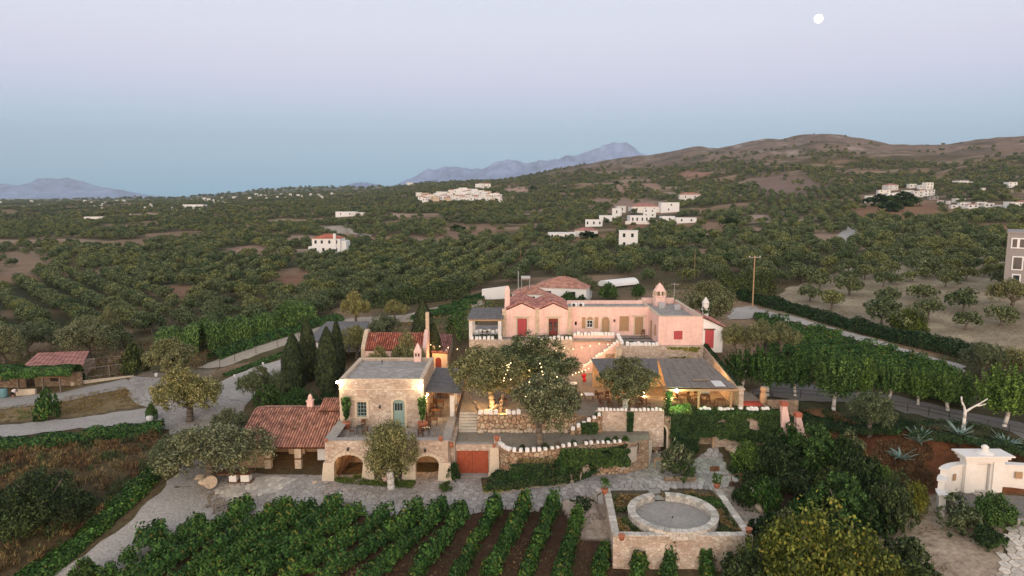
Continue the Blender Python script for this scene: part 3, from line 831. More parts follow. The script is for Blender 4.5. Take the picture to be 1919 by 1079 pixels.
# ------------------------------------------------------------------ shared small meshes
def shared(fn, mats, name='piece'):
    b = MB(); fn(b); o = b.build(name, mats); me = o.data; bpy.data.objects.remove(o); return me
def chamfer_box(b, sx, sy, sz, c=.06, m=0):
    x, y = sx / 2, sy / 2
    b.prism([(-x, -y), (x, -y), (x, y), (-x, y)], 0, sz - c, m)
    p = [(-x, -y, sz - c), (x, -y, sz - c), (x, y, sz - c), (-x, y, sz - c), (-x + c, -y + c, sz), (x - c, -y + c, sz), (x - c, y - c, sz), (-x + c, y - c, sz)]
    b.hexa(p, m)
CAP = [shared(lambda b, k=k: chamfer_box(b, .34 + .03 * k, .40, .42 - .03 * k), 'white', 'cap_stone') for k in range(3)]
def caps(parent, p0, p1, n, skip=.06, sc=1.0, drop=0):
    p0 = Vector(p0); p1 = Vector(p1); d = p1 - p0; a = math.atan2(d.y, d.x)
    for i in range(n):
        if rnd.random() < skip: continue
        q = p0.lerp(p1, (i + .5 + rnd.uniform(-.1, .1)) / n)
        k = sc * rnd.uniform(.85, 1.12)
        inst('cap_stone', CAP[rnd.randrange(3)], q, a + rnd.uniform(-.12, .12), (k, sc, k * rnd.uniform(.85, 1.1)), parent)

# ------------------------------------------------------------------ stone house on its arcaded terrace
TZ = 3.3
ter = thing('arcaded_terrace', (-12, 64.5, 0), 'stone arcaded terrace with three arches under the square stone house', 'terrace')
arches = [(-17.05, -14.3, 0, 2.55, .85), (-13.2, -10.45, 0, 2.45, .85), (-9.25, -7.0, 0, 2.45, .85)]
part('arcade_wall', 'stone', ter, lambda b: b.wall(-17.9, -6.1, 62.75, 63.35, 0, 3.95, arches))
part('side_wall', 'stone', ter, lambda b: b.box(-17.95, -17.35, 63.35, 68.7, 0, 3.9)); part('side_wall', 'stone', ter, lambda b: b.box(-6.6, -6.0, 63.35, 80, 0, 3.86))
for a, c in ((-18.15, -17.02), (-14.33, -13.17), (-10.48, -9.22), (-7.03, -5.85)):
        b = MB(); b.hexa([(a - .12, 62.35, -.3), (c + .12 * (c > -7), 62.35, -.3), (c, 63.3, -.3), (a, 63.3, -.3), (a + .05, 62.7, 1.75), (c - .05, 62.7, 1.75), (c - .05, 63.3, 1.75), (a + .05, 63.3, 1.75)]); b.build('pier', 'ashlar', ter)
for (a, c, z0, z1, rise) in arches:
        k = 11; cx = (a + c) / 2; w = (c - a) / 2
        for i in range(k):
            b = MB(); t0, t1 = math.pi * (i + .06) / k, math.pi * (i + .94) / k
            p = []
            for y in (62.69, 62.9):
                p += [(cx - w * math.cos(t0), y, z1 - rise + rise * math.sin(t0)), (cx - w * math.cos(t1), y, z1 - rise + rise * math.sin(t1)),
                      (cx - (w + .3) * math.cos(t1), y, z1 - rise + (rise + .28) * math.sin(t1)), (cx - (w + .3) * math.cos(t0), y, z1 - rise + (rise + .28) * math.sin(t0))]
            b.hexa(p); b.build('voussoir', 'ashlar', ter)
part('terrace_floor', 'paving', ter, lambda b: b.box(-17.35, -6.6, 63.35, 80, 3.0, TZ))
part('coping', 'concrete', ter, lambda b: (b.box(-18.0, -6.0, 62.68, 63.42, 3.953, 4.03), b.box(-18.05, -17.0, 63.42, 68.6, 3.903, 3.98), b.box(-6.75, -5.9, 63.42, 70.0, 3.863, 3.94)))
part('vault_interior', 'ochre', ter, lambda b: (b.box(-17.35, -6.6, 67.2, 67.5, 0, 3.0), b.box(-13.9, -13.6, 63.4, 67.2, 0, 2.997), b.box(-10.0, -9.7, 63.4, 67.2, 0, 2.997)))
part('lower_slope_wall', 'stone', ter, lambda b: b.box(-6.0, -5.55, 63.9, 78, 0, 3.5))
def lantern(parent, x, y, z):
    part('wall_lantern', 'metal', parent, lambda b: (b.box(x - .03, x + .03, y - .25, y, z + .12, z + .16), b.lathe((x, y - .25, z - .2), [(.03, 0), (.1, .02), (.13, .24), (.02, .34)], 6)))
lantern(ter, -15.65, 62.75, 3.2); lantern(ter, -8.3, 62.75, 3.1)
wp = solo('log_pile', 'wood', lambda b: [b.tube((-16.9 + .12 * (i % 3), 63.6 + .28 * i, .1 + .12 * (i % 3)), (-16.2 + .2 * (i % 3), 63.8 + .28 * i, 1.8 - .1 * (i % 4)), .09, .07, 6) for i in range(12)], (-16.5, 65, 0), 'stack of dark timber poles leaning inside the left arch', 'timber pile')

HX0, HX1, HY0, HY1 = -17.85, -9.2, 68.7, 78.3
sh = thing('stone_house', (-13.5, 73.5, TZ), 'square stone house with flat grey roof above the arches', 'house')
wops = [(-16.1, -15.1, 4.35, 5.95, 0), (-12.35, -11.15, TZ, 6.2, .35)]
def shell(b):
    b.wall(HX0, HX1, HY0, HY0 + .5, TZ, 8.3, wops)
    b.box(HX0, HX0 + .5, HY0 + .5, HY1, 0.5, 8.3)
    b.wall(HX1 - .5, HX1, HY0 + .5, HY1, TZ, 8.3, [(71.5, 72.6, TZ, 5.6, 0), (74.8, 75.8, 4.2, 5.5, 0)], axis='y')
    b.box(HX0 + .5, HX1 - .5, HY1 - .5, HY1, TZ, 8.3)
part('wall', 'stone', sh, shell)
part('roof', 'slab', sh, lambda b: b.box(HX0 + .5, HX1 - .5, HY0 + .5, HY1 - .5, 7.9, 8.1))
part('roof_edge', 'quoin', sh, lambda b: (b.box(HX0 - .02, HX1 + .02, HY0 - .02, HY0 + .42, 8.303, 8.38), b.box(HX0 - .02, HX0 + .42, HY0 + .423, HY1 + .02, 8.303, 8.38), b.box(HX1 - .42, HX1 + .02, HY0 + .423, HY1 + .02, 8.303, 8.38), b.box(HX0 + .423, HX1 - .423, HY1 - .42, HY1 + .02, 8.303, 8.38)))
part('string_course', 'ashlar', sh, lambda b: b.box(HX0 - .05, HX1 + .03, HY0 - .06, HY0 + .05, 7.25, 7.34))
def quoins(parent, x, y, z0, z1, dx, dy, m='quoin', h=.32, w=.5):
    q = MB(); z = z0; k = 0
    while z < z1 - .05:
        hh = min(h * rnd.uniform(.8, 1.2), z1 - z)
        L1, L2 = (w, w * .55) if k % 2 else (w * .55, w)
        e = .03 + rnd.uniform(0, .015)
        q.box(min(x - dx * e, x + dx * L1), max(x - dx * e, x + dx * L1), min(y - dy * e, y + dy * L2), max(y - dy * e, y + dy * L2), z + .015, z + hh - .015)
        z += hh; k += 1
    q.build('corner_stone', m, parent)
quoins(sh, HX0, HY0, TZ, 8.28, 1, 1, 'ashlar'); quoins(sh, HX1, HY0, TZ, 8.28, -1, 1, 'ashlar'); quoins(sh, HX1, HY1, TZ, 8.28, -1, -1, 'ashlar')
def surround(parent, x0, x1, y, z0, z1, w=.22, d=.05, m='ashlar', sill=True, lint=.1, arch=0):
    def f(b):
        b.box(x0 - w, x0, y - d, y + .1, z0, z1 - arch); b.box(x1, x1 + w, y - d, y + .1, z0, z1 - arch)
        if arch:
            k = 9; cx = (x0 + x1) / 2; ww = (x1 - x0) / 2
            for i in range(k):
                t0, t1 = math.pi * i / k, math.pi * (i + 1) / k; p = []
                for yy in (y - d, y + .1):
                    p += [(cx - ww * math.cos(t0), yy, z1 - arch + arch * math.sin(t0)), (cx - ww * math.cos(t1), yy, z1 - arch + arch * math.sin(t1)),
                          (cx - (ww + w) * math.cos(t1), yy, z1 - arch + (arch + w) * math.sin(t1)), (cx - (ww + w) * math.cos(t0), yy, z1 - arch + (arch + w) * math.sin(t0))]
                b.hexa(p)
        else:
            b.box(x0 - w, x1 + w, y - d, y + .1, z1, z1 + w)
            if lint: b.box(x0 - w - .25, x1 + w + .25, y - d - .14, y + .02, z1 + w + .003, z1 + w + lint)
        if sill and z0 > 0: b.box(x0 - w - .05, x1 + w + .05, y - d - .1, y + .1, z0 - .14, z0 - .003)
    return part('surround', m, parent, f)
def sash(parent, x0, x1, y, z0, z1, m='teal', nx=3, nz=4, name='window'):
    w = part(name, m, parent, lambda b: (b.box(x0, x1, y, y + .08, z0, z0 + .08), b.box(x0, x1, y, y + .08, z1 - .08, z1), b.box(x0, x0 + .08, y, y + .08, z0 + .08, z1 - .08), b.box(x1 - .08, x1, y, y + .08, z0 + .08, z1 - .08),
        [b.box(x0 + (x1 - x0) * i / nx - .02, x0 + (x1 - x0) * i / nx + .02, y + .01, y + .06, z0 + .08, z1 - .08) for i in range(1, nx)],
        [b.box(x0 + .08, x1 - .08, y + .015, y + .055, z0 + (z1 - z0) * i / nz - .018, z0 + (z1 - z0) * i / nz + .018) for i in range(1, nz)]))
    p = MB(); p.box(x0 + .05, x1 - .05, y + .065, y + .075, z0 + .05, z1 - .05); p.build('pane', 'glass', w)
    return w
sash(sh, -16.1, -15.1, 68.85, 4.35, 5.95)
surround(sh, -16.1, -15.1, 68.7, 4.35, 5.95)
surround(sh, -12.35, -11.15, 68.7, TZ, 6.2, sill=False, arch=.35)
def planks(parent, x0, x1, y, z0, z1, n, m, name='door', pl='plank', th=.05, arch=0, hold=True):
    """boarded leaf made of separate planks"""
    d = part(name, m, parent, lambda b: b.box(x0, x1, y + .032, y + .06, z0, z1 - arch * 1.05))
    w = (x1 - x0) / n
    for i in range(n):
        b = MB(); zt = z1
        if arch:
            u = (i + .5) / n; zt = z1 - arch + arch * math.sqrt(max(0, 1 - (2 * u - 1) ** 2))
        b.box(x0 + w * i + .008, x0 + w * (i + 1) - .008, y - .02 + .006 * (i % 2), y + .03, z0, zt)
        b.build(pl, m, d)
    return d
dd = planks(sh, -12.32, -11.18, 68.88, TZ, 6.17, 6, 'teal', arch=.33)
part('door_panel', 'glass', sh, lambda b: [b.box(-12.2 + .28 * i, -11.98 + .28 * i, 68.84, 68.85, 5.0, 5.75) for i in range(4) if i != 3])
lantern(sh, -13.7, 68.7, 5.5)
part('chimney', 'pink', sh, lambda b: (b.box(-11.35, -10.55, 77.3, 78.1, 8.05, 9.25), b.hexa([(-11.4, 77.25, 9.253), (-10.5, 77.25, 9.253), (-10.5, 78.15, 9.253), (-11.4, 78.15, 9.253), (-11.02, 77.63, 10.2), (-10.88, 77.63, 10.2), (-10.88, 77.77, 10.2), (-11.02, 77.77, 10.2)])))
part('chimney_vent', 'dark', sh, lambda b: (b.box(-11.2, -11.03, 77.27, 77.295, 8.75, 9.1), b.box(-10.87, -10.7, 77.27, 77.295, 8.75, 9.1)))
# corner floodlights
def flood(x, y, z, label, m='flood', pw=60, col=(1, .78, .5), tilt=None):
    t = thing('floodlight', (x, y, z), label, 'lamp', None)
    part('bracket', 'metal', t, lambda b: b.box(x - .03, x + .03, y - .25, y + .1, z - .1, z - .04))
    b = MB(); b.ball((x, y - .28, z), .14, 10, 6); b.build('lamp_lens', m, t)
    l = bpy.data.lights.new('lamp', 'POINT'); l.energy = pw; l.color = col; l.shadow_soft_size = .12
    lo = bpy.data.objects.new('lamp', l); COL.objects.link(lo); lo.location = (x, y - .55, z - .05)
    return t
flood(-17.95, 68.6, 8.15, 'glowing floodlight on the left front corner of the stone house', pw=130)
flood(-9.35, 68.6, 7.85, 'glowing floodlight on the right front corner of the stone house', pw=130)

# side pergola with corrugated dark roof
pg = thing('side_pergola', (-7.4, 75, TZ), 'dark corrugated pergola roof along the side of the stone house', 'pergola')
for i in range(14):
    b = MB(); y0 = 70.0 + i * .73; z = 6.75 + (i % 2) * .035
    b.hexa([(-9.2, y0, z - .1), (-5.4, y0, z - .32), (-5.4, y0 + .72, z - .32), (-9.2, y0 + .72, z - .1), (-9.2, y0, z - .05), (-5.4, y0, z - .27), (-5.4, y0 + .72, z - .27), (-9.2, y0 + .72, z - .05)])
    b.build('roof_sheet', 'felt', pg)
for y in (70.3, 74.5, 79.2):
    b = MB(); b.box(-6.6, -6.15, y, y + .45, TZ, 6.2); b.build('pillar', 'plaster', pg)
part('beam', 'tan_wood', pg, lambda b: (b.box(-6.5, -6.3, 70.1, 80, 6.203, 6.38), [b.tube((-9.1, 70.4 + 1.4 * i, 6.55), (-5.5, 70.4 + 1.4 * i, 6.4), .06, .06, 6) for i in range(7)]))
part('back_screen', 'ochre', pg, lambda b: b.box(-9.1, -6.7, 79.7, 79.9, TZ, 5.4))

# ------------------------------------------------------------------ clay-tiled roofs: separate tiles in courses
def tiled(parent, A, B, C, D, m, nx, ny, name='roof_tile', indiv=300, r=None):
    """A,B eave corners, C,D ridge corners (A-D and B-C are the slopes). Each barrel tile is its own piece."""
    A, B, C, D = map(Vector, (A, B, C, D))
    n = (B - A).cross(D - A).normalized()
    if n.z < 0: n = -n
    rest = MB(); cnt = 0
    und = MB(); und.hexa([A - n * .12, B - n * .12, C - n * .12, D - n * .12, A - n * .02, B - n * .02, C - n * .02, D - n * .02]); und.build('roof_deck', 'roof_deck', parent)
    for j in range(ny):
        for i in range(nx):
            u0, u1 = i / nx, (i + 1) / nx
            v0, v1 = j / ny, (j + 1) / ny + .25 / ny
            v1 = min(v1, 1.0)
            def P(u, v): return (A.lerp(B, u)).lerp(D.lerp(C, u), v)
            w = 1 / nx
            b = MB() if cnt < indiv else rest
            rv = rnd.random()
            if j < ny * .35: rv = rv * .5 + .3
            lift = .05
            pts0 = []; pts1 = []
            for k in range(5):
                a = math.pi * k / 4
                uu = (u0 + u1) / 2 - math.cos(a) * w * .36
                hh = math.sin(a) * w * (B - A).length * .42
                pts0.append(P(uu, v0) + n * (hh + lift)); pts1.append(P(uu, v1) + n * (hh * .85 + .01))
            s0 = len(b.v); b.v += [tuple(p) for p in pts0] + [tuple(p) for p in pts1]
            for k in range(4):
                b.f.append((s0 + k, s0 + k + 1, s0 + 6 + k, s0 + 5 + k)); b.m.append(0); b.r.append(rv)
            b.f.append(tuple(s0 + k for k in reversed(range(5)))); b.m.append(0); b.r.append(rv)
            if cnt < indiv: b.build(name, m, parent)
            cnt += 1
    if rest.v:
        o = rest.build(name, m, parent); o['kind'] = 'stuff'
lg = thing('tiled_shed', (-23, 68, 0), 'long low shed with red clay-tile roof left of the arches', 'shed')
tiled(lg, (-27.7, 65.3, 2.3), (-18.1, 65.3, 2.3), (-18.1, 71.3, 4.45), (-27.7, 71.3, 4.45), 'tile', 34, 15)
tiled(lg, (-18.1, 74.6, 3.6), (-27.7, 74.6, 3.6), (-27.7, 71.35, 4.45), (-18.1, 71.35, 4.45), 'tile', 34, 7, indiv=0)
tiled(lg, (-20.6, 70.4, 4.45), (-18.0, 70.4, 4.45), (-18.0, 72.6, 5.2), (-20.6, 72.6, 5.2), 'tile', 11, 5, indiv=0)
def shedwalls(b):
    b.box(-27.6, -18.0, 69.8, 70.1, 0, 3.6); b.box(-27.6, -27.3, 65.9, 69.8, 0, 2.6)
    b.box(-27.3, -24.9, 65.8, 66.2, 0, 2.35)
part('back_wall', 'ochre', lg, shedwalls)
for x in (-24.5, -21.45):
    b = MB(); b.box(x - .32, x + .32, 65.55, 66.1, 0, 2.3); b.build('pillar', 'quoin', lg)
    b = MB(); b.box(x - .36, x + .36, 65.52, 66.13, .95, 1.1); b.build('pillar_band', 'wood', lg)
part('white_partition', 'white', lg, lambda b: b.box(-19.95, -18.75, 67.2, 67.35, .25, 2.4))
part('fireplace', 'quoin', lg, lambda b: b.wall(-23.6, -21.9, 69.3, 69.8, 0, 2.2, [(-23.1, -22.3, .5, 1.5, .4)]))
part('beam', 'wood', lg, lambda b: (b.box(-27.6, -18.1, 65.5, 65.7, 2.08, 2.22), [b.tube((-27 + i * 1.1, 65.4, 2.2), (-27 + i * 1.1, 71, 4.2), .05, .05, 5) for i in range(9)]))
part('chimney', 'pink', lg, lambda b: (b.box(-22.2, -21.6, 71.6, 72.2, 4.0, 5.1), b.box(-22.28, -21.52, 71.52, 72.28, 5.103, 5.2), b.lathe((-21.9, 71.9, 5.2), [(.26, 0), (.24, .35), (.12, .6), (.02, .68)], 8)))

# ------------------------------------------------------------------ cellar gate under the mid yard
cg = thing('cellar_front', (-3.8, 64, 0), 'low stone wall with a wide red-brown boarded gate beside the arches', 'gate wall')
part('wall', 'stone', cg, lambda b: b.wall(-5.5, -1.15, 63.95, 64.35, 0, 3.15, [(-5.45, -2.3, 0, 2.5, 0)]))
part('coping', 'concrete', cg, lambda b: b.box(-5.5, -1.1, 63.88, 64.42, 3.153, 3.23))
part('buttress', 'ashlar', cg, lambda b: (b.hexa([(-2.25, 63.2, 0), (-1.2, 63.2, 0), (-1.2, 63.95, 0), (-2.25, 63.95, 0), (-2.1, 63.7, 2.9), (-1.3, 63.7, 2.9), (-1.3, 63.95, 2.9), (-2.1, 63.95, 2.9)]), b.box(-2.3, -1.2, 63.3, 63.5, .1, .5)))
planks(cg, -5.4, -3.88, 64.15, .12, 2.48, 6, 'wood_red', 'gate_leaf'); planks(cg, -3.86, -2.33, 64.15, .12, 2.48, 6, 'wood_red', 'gate_leaf')
part('threshold', 'concrete', cg, lambda b: b.box(-5.4, -2.3, 63.2, 64.1, .08, .16))
part('pier', 'stone', cg, lambda b: b.box(-1.75, -1.1, 63.95, 64.6, 3.24, 3.75))

# mid yard (gravel terrace)
YZ = 3.15
midp = [(-5.5, 64.35), (-1.1, 64.35), (-.7, 62.6), (-.1, 61.9), (1.2, 61.75), (2.9, 62.05), (5.2, 63.1), (8.0, 63.9), (11.6, 64.3), (13.6, 65.4), (14.0, 67.0), (14.0, 68.3), (-5.5, 68.3)]
struct('middle_yard', ['gravel_yard', 'stone_dark'], lambda b: b.prism(midp, -1.0, YZ, 1, 0), 'brown-grey gravel terrace between the stone walls')
# curved front wall of the yard with whitewashed stones
cw = thing('yard_wall', (3, 62, YZ), 'curved retaining wall edged with white stones below the middle yard', 'wall')
cwp = [(-1.25, 63.7), (-.75, 62.5), (-.1, 61.75), (1.2, 61.6), (2.9, 61.9), (5.2, 62.95), (8.0, 63.75), (11.4, 64.15)]
def curvewall(b, pts, th, z0, z1):
    for i in range(len(pts) - 1):
        a = Vector((*pts[i], 0)); c = Vector((*pts[i + 1], 0)); d = (c - a).normalized(); n = Vector((-d.y, d.x, 0)) * th
        a2 = a - d * .03; c2 = c + d * .03
        b.hexa([a2 + Vector((0, 0, z0)), c2 + Vector((0, 0, z0)), c2 + n + Vector((0, 0, z0)), a2 + n + Vector((0, 0, z0)), a + Vector((0, 0, z1)), c + Vector((0, 0, z1)), c + n + Vector((0, 0, z1)), a + n + Vector((0, 0, z1))])
part('wall', 'stone_big', cw, lambda b: curvewall(b, cwp, .35, 0, YZ + .12))
for i in range(len(cwp) - 1):
    L = math.dist(cwp[i], cwp[i + 1])
    caps(cw, (cwp[i][0], cwp[i][1] + .12, YZ + .1), (cwp[i + 1][0], cwp[i + 1][1] + .12, YZ + .1), max(2, int(L / .55)), .05, .95 if i < 4 else .75)

# wall between middle and upper yards
UZ = 4.65
uw = thing('retaining_wall', (2, 68, YZ), 'rough garden-stone retaining wall behind the middle yard', 'wall')
def roughwall(b, x0, x1, y, z0, z1, th=.5, batter=.25):
    n = max(2, int((x1 - x0) / 1.0))
    for i in range(n):
        a = x0 + (x1 - x0) * i / n; c = x0 + (x1 - x0) * (i + 1) / n
        za = z1 + (float(noise(a * .9, y, 6)) - .5) * .12; zc = z1 + (float(noise(c * .9, y, 6)) - .5) * .12
        b.hexa([(a, y - batter, z0), (c, y - batter, z0), (c, y + th, z0), (a, y + th, z0), (a, y, za), (c, y, zc), (c, y + th, zc), (a, y + th, za)])
part('wall', 'stone_big', uw, lambda b: roughwall(b, -3.55, 6.6, 67.95, 3.0, 4.85))
caps(uw, (-3.5, 68.2, 4.84), (-1.4, 68.2, 4.84), 4, .1, 1.15); caps(uw, (-.6, 68.2, 4.84), (.9, 68.2, 4.84), 3, .1, 1.15)
caps(uw, (3.5, 68.2, 4.84), (6.4, 68.2, 4.84), 6, .3, 1.0)
# loose boulders at its foot
ROCK = []
for k in range(4):
    rr = random.Random(40 + k)
    bm = bmesh.new(); bmesh.ops.create_icosphere(bm, subdivisions=2, radius=.5)
    for v in bm.verts:
        v.co *= 1 + rr.uniform(-.16, .16); v.co.z *= .72
    me = bpy.data.meshes.new('boulder'); bm.to_mesh(me); bm.free(); me.materials.append(M['quoin']); ROCK.append(me)
def rock(px, py, s, label, z=None, group='loose boulders in the garden', m=None):
    p = Pz(px, py, z) if z is not None else G(px, py)
    o = inst('boulder', ROCK[rnd.randrange(4)], p + Vector((0, 0, s * .15)), rnd.uniform(0, 6), (s * rnd.uniform(.8, 1.3), s, s * rnd.uniform(.7, 1.1)))
    tag(o, label, 'boulder', group); return o
for i in range(22):
    x = -3.2 + i * .46
    o = inst('boulder', ROCK[i % 4], (x, 67.45 + rnd.uniform(-.2, .15), YZ + .1), rnd.uniform(0, 6), (rnd.uniform(.35, .7),) * 3)
    tag(o, 'small rounded boulder at the foot of the rough retaining wall', 'boulder', 'boulders along the retaining wall')
# stepped wall going up to the right, with caps
sw = thing('stepped_wall', (8, 67.5, YZ), 'low wall climbing in white-topped steps to the upper yard', 'wall')
def stw(b):
    for i in range(6):
        x = 5.9 + i * .55; b.box(x, x + .56, 66.6 + .12 * i, 67.1 + .12 * i, YZ - .1, YZ + .45 + .26 * i)
part('wall', 'stone_big', sw, stw)
for i in range(6): caps(sw, (5.9 + i * .55, 66.85 + .12 * i, YZ + .44 + .26 * i), (6.45 + i * .55, 66.85 + .12 * i, YZ + .44 + .26 * i), 1, 0, .95)
# stairs beside the terrace
stt = thing('garden_stairs', (-4.6, 68, YZ), 'stone steps rising between the terrace parapet and the rough wall', 'stairs')
for i in range(7):
    b = MB(); b.box(-5.5, -3.6, 67.4 + .36 * i, 67.8 + .36 * i, YZ - .2, YZ + .2 * (i + 1)); b.build('step', 'flag_warm', stt)

# ------------------------------------------------------------------ upper yard and the ivy wall
upp = [(-5.5, 69.7), (-3.55, 69.7), (-3.55, 68.4), (6.6, 68.4), (8.6, 68.0), (15.4, 68.0), (15.4, 69.75), (27.6, 69.75), (27.6, 76), (24.8, 83), (24.8, 91), (-5.5, 91)]
struct('upper_yard', ['gravel_yard', 'stone_dark'], lambda b: b.prism(upp, 1.0, UZ, 1, 0), 'paved upper yard under the big olives')
fw = thing('front_wall', (12, 68, 3), 'stone wall topped with a row of white blocks in front of the restaurant olive', 'wall')
part('wall', 'stone', fw, lambda b: roughwall(b, 8.6, 15.6, 67.75, 1.5, 5.25, .45, .12))
caps(fw, (8.75, 67.98, 5.25), (11.9, 67.98, 5.25), 8, .0, .78); caps(fw, (12.1, 67.98, 5.25), (15.5, 67.98, 5.25), 8, .0, .78)
iw = thing('ivy_wall', (21, 69.5, 0), 'long terrace wall buried in dark hanging ivy with a low dark doorway', 'wall')
part('wall', 'stone', iw, lambda b: b.wall(16.4, 28.4, 69.3, 69.75, -.5, 4.75, [(19.7, 21.1, -.5, 2.1, 0)]))
part('doorway', 'dark', iw, lambda b: b.box(19.5, 21.3, 71.0, 71.1, -.5, 2.5))
part('door_post', 'ochre', iw, lambda b: b.box(21.1, 21.4, 69.15, 69.3, -.1, 2.2))
caps(iw, (17.2, 69.5, 4.75), (27.9, 69.5, 4.75), 26, .28, 1.0)
aw = thing('arched_doorway', (15.9, 69, 1), 'pointed stone archway with a dark opening at the end of the ivy wall', 'archway')
part('wall', 'stone_dark', aw, lambda b: b.wall(14.9, 16.5, 68.6, 69.1, .4, 4.4, [(15.25, 16.1, .4, 3.4, .75)]))
part('dark_recess', 'dark', aw, lambda b: b.box(15.0, 16.4, 70.3, 70.35, .4, 4.0))
surround(aw, 15.25, 16.1, 68.6, .4, 3.4, w=.2, d=.04, m='ashlar', sill=False, arch=.75)

# restaurant pergola
rp = thing('restaurant_pergola', (18, 75, UZ), 'broad grey-brown sloping roof over the restaurant tables', 'pergola')
RA = ((16.1, 69.3, 7.25), (23.5, 69.3, 7.15), (22.9, 79.6, 7.95), (17.4, 79.6, 7.95))
def slopesheet(b, P, u0, u1, v0, v1, lift=0, th=.05):
    A, B, C, D = map(Vector, P)
    f = lambda u, v: A.lerp(B, u).lerp(D.lerp(C, u), v) + Vector((0, 0, lift))
    q = [f(u0, v0), f(u1, v0), f(u1, v1), f(u0, v1)]
    b.hexa([p - Vector((0, 0, th)) for p in q] + q)
for i in range(8):
    for j in range(5):
        b = MB(); slopesheet(b, RA, i / 8 + .002, (i + 1) / 8 - .002, j / 5 + .003, (j + 1) / 5 + .01 * (j < 4), .03 * ((i + j) % 2) + .02 * (4 - j) + rnd.uniform(0, .015)); b.build('roof_sheet', 'felt_brown', rp)
RB = ((9.9, 73.2, 7.3), (16.2, 73.2, 7.5), (17.3, 79.6, 7.93), (9.35, 79.6, 7.93))
for i in range(7):
    for j in range(3):
        b = MB(); slopesheet(b, RB, i / 7 + .002, (i + 1) / 7 - .002, j / 3 + .003, (j + 1) / 3 + .01, .03 * ((i + j) % 2) + .02 * (2 - j)); b.build('roof_sheet', 'felt', rp)
part('loose_sheet', 'plaster', rp, lambda b: slopesheet(b, RA, .70, .86, .03, .20, .17, .02))
part('folded_sheet', 'felt_brown', rp, lambda b: b.tube((19.3, 71.2, 7.58), (21.2, 71.4, 7.6), .13, .1, 7))
part('fascia', 'tan_wood', rp, lambda b: (b.box(16.05, 23.6, 69.18, 69.28, 6.95, 7.17), b.box(15.95, 16.1, 69.3, 73.2, 6.98, 7.1)))
part('ceiling', 'ceil', rp, lambda b: (slopesheet(b, RA, .01, .99, .01, .99, -.12, .02), slopesheet(b, RB, .01, .99, .01, .99, -.12, .02)))
for x, y, zt in ((23.0, 69.6, 6.95), (16.5, 69.6, 6.95), (19.6, 69.6, 6.95), (10.2, 73.4, 7.1), (13.2, 73.4, 7.2)):
    b = MB(); b.box(x - .09, x + .09, y - .09, y + .09, UZ, zt); b.build('post', 'tan_wood', rp)
part('rafters', 'tan_wood', rp, lambda b: [b.tube((16.4 + i * .95, 69.4, 6.98), (17.6 + i * .72, 79, 7.7), .05, .05, 5) for i in range(8)])
part('back_wall', 'ochre', rp, lambda b: (b.box(9.6, 23.4, 79.2, 79.5, UZ, 7.7),))
part('white_partition', 'plaster', rp, lambda b: b.box(21.0, 22.0, 73.8, 74.0, UZ + .3, 7.2))
rw = thing('sloping_side_wall', (24.5, 76, UZ), 'stone side wall stepping down beside the restaurant roof with a trailing vine', 'wall')
part('wall', 'stone', rw, lambda b: b.hexa([(23.9, 69.8, 4), (24.4, 69.8, 4), (24.6, 84, 4), (24.1, 84, 4), (23.9, 69.8, 6.9), (24.4, 69.8, 6.9), (24.6, 84, 8.4), (24.1, 84, 8.4)]))
part('coping', 'quoin', rw, lambda b: b.hexa([(23.8, 69.7, 6.903), (24.5, 69.7, 6.903), (24.7, 84, 8.403), (24.0, 84, 8.403), (23.8, 69.7, 7.02), (24.5, 69.7, 7.02), (24.7, 84, 8.52), (24.0, 84, 8.52)]))
# ------------------------------------------------------------------ pink villa
PZ = 8.6
pk = thing('pink_villa', (8, 92, PZ), 'salmon-pink villa with two tiled gables and a long flat-roofed wing', 'villa')
# gabled block
GX = [(-1.05, 3.3), (3.5, 7.75)]
FY, BY, EZ, RZ = 89.6, 98.5, 12.2, 13.05
dr = [(.55, 2.0), (4.85, 6.15)]
def gab(b):
    b.wall(-1.05, 7.75, FY, FY + .5, 7.4, EZ, [(.72, 1.98, PZ, 11.0, 0), (4.88, 6.12, PZ - .3, 11.0, 0)])
    b.box(-1.05, -.55, FY + .5, BY, 7.4, EZ); b.box(7.25, 7.75, FY + .5, BY, 7.4, EZ); b.box(-.55, 7.25, BY - .5, BY, 7.4, EZ)
    for x0, x1 in ((-.65, 3.2), (3.55, 7.4)):
        for y in (FY, BY - .5):
            c = (x0 + x1) / 2
            b.v += [(x0, y, EZ), (x1, y, EZ), (c, y, RZ), (x0, y + .5, EZ), (x1, y + .5, EZ), (c, y + .5, RZ)]
            n = len(b.v) - 6
            for q in ((0, 1, 2), (5, 4, 3), (0, 2, 5, 3), (1, 4, 5, 2)):
                b.f.append(tuple(n + k for k in q)); b.m.append(0); b.r.append(.5)
part('wall', 'pink', pk, gab)
for x0, x1 in ((-.65, 3.2), (3.55, 7.4)):
    c = (x0 + x1) / 2
    tiled(pk, (x0 - .1, BY, EZ + .03), (x0 - .1, FY - .05, EZ + .03), (c, FY - .05, RZ + .07), (c, BY, RZ + .07), 'tile_pink', 24, 7, indiv=0)
    tiled(pk, (x1 + .1, FY - .05, EZ + .03), (x1 + .1, BY, EZ + .03), (c, BY, RZ + .07), (c, FY - .05, RZ + .07), 'tile_pink', 24, 7, indiv=0)
    part('ridge', 'tile_pink', pk, lambda b: b.tube((c, FY - .1, RZ + .12), (c, BY, RZ + .12), .1, .1, 6))
for x in (-1.25, 3.15, 7.45):
    b = MB(); z = 7.4; k = 0
    while z < EZ:
        h = rnd.uniform(.26, .38); w = rnd.uniform(.42, .6)
        b.box(x - (w - .42) / 2, x + .42 + (w - .42) / 2, FY - .06 - rnd.uniform(0, .03), FY + .1, z + .015, z + h - .015); z += h
    b.build('corner_stone', 'quoin', pk)
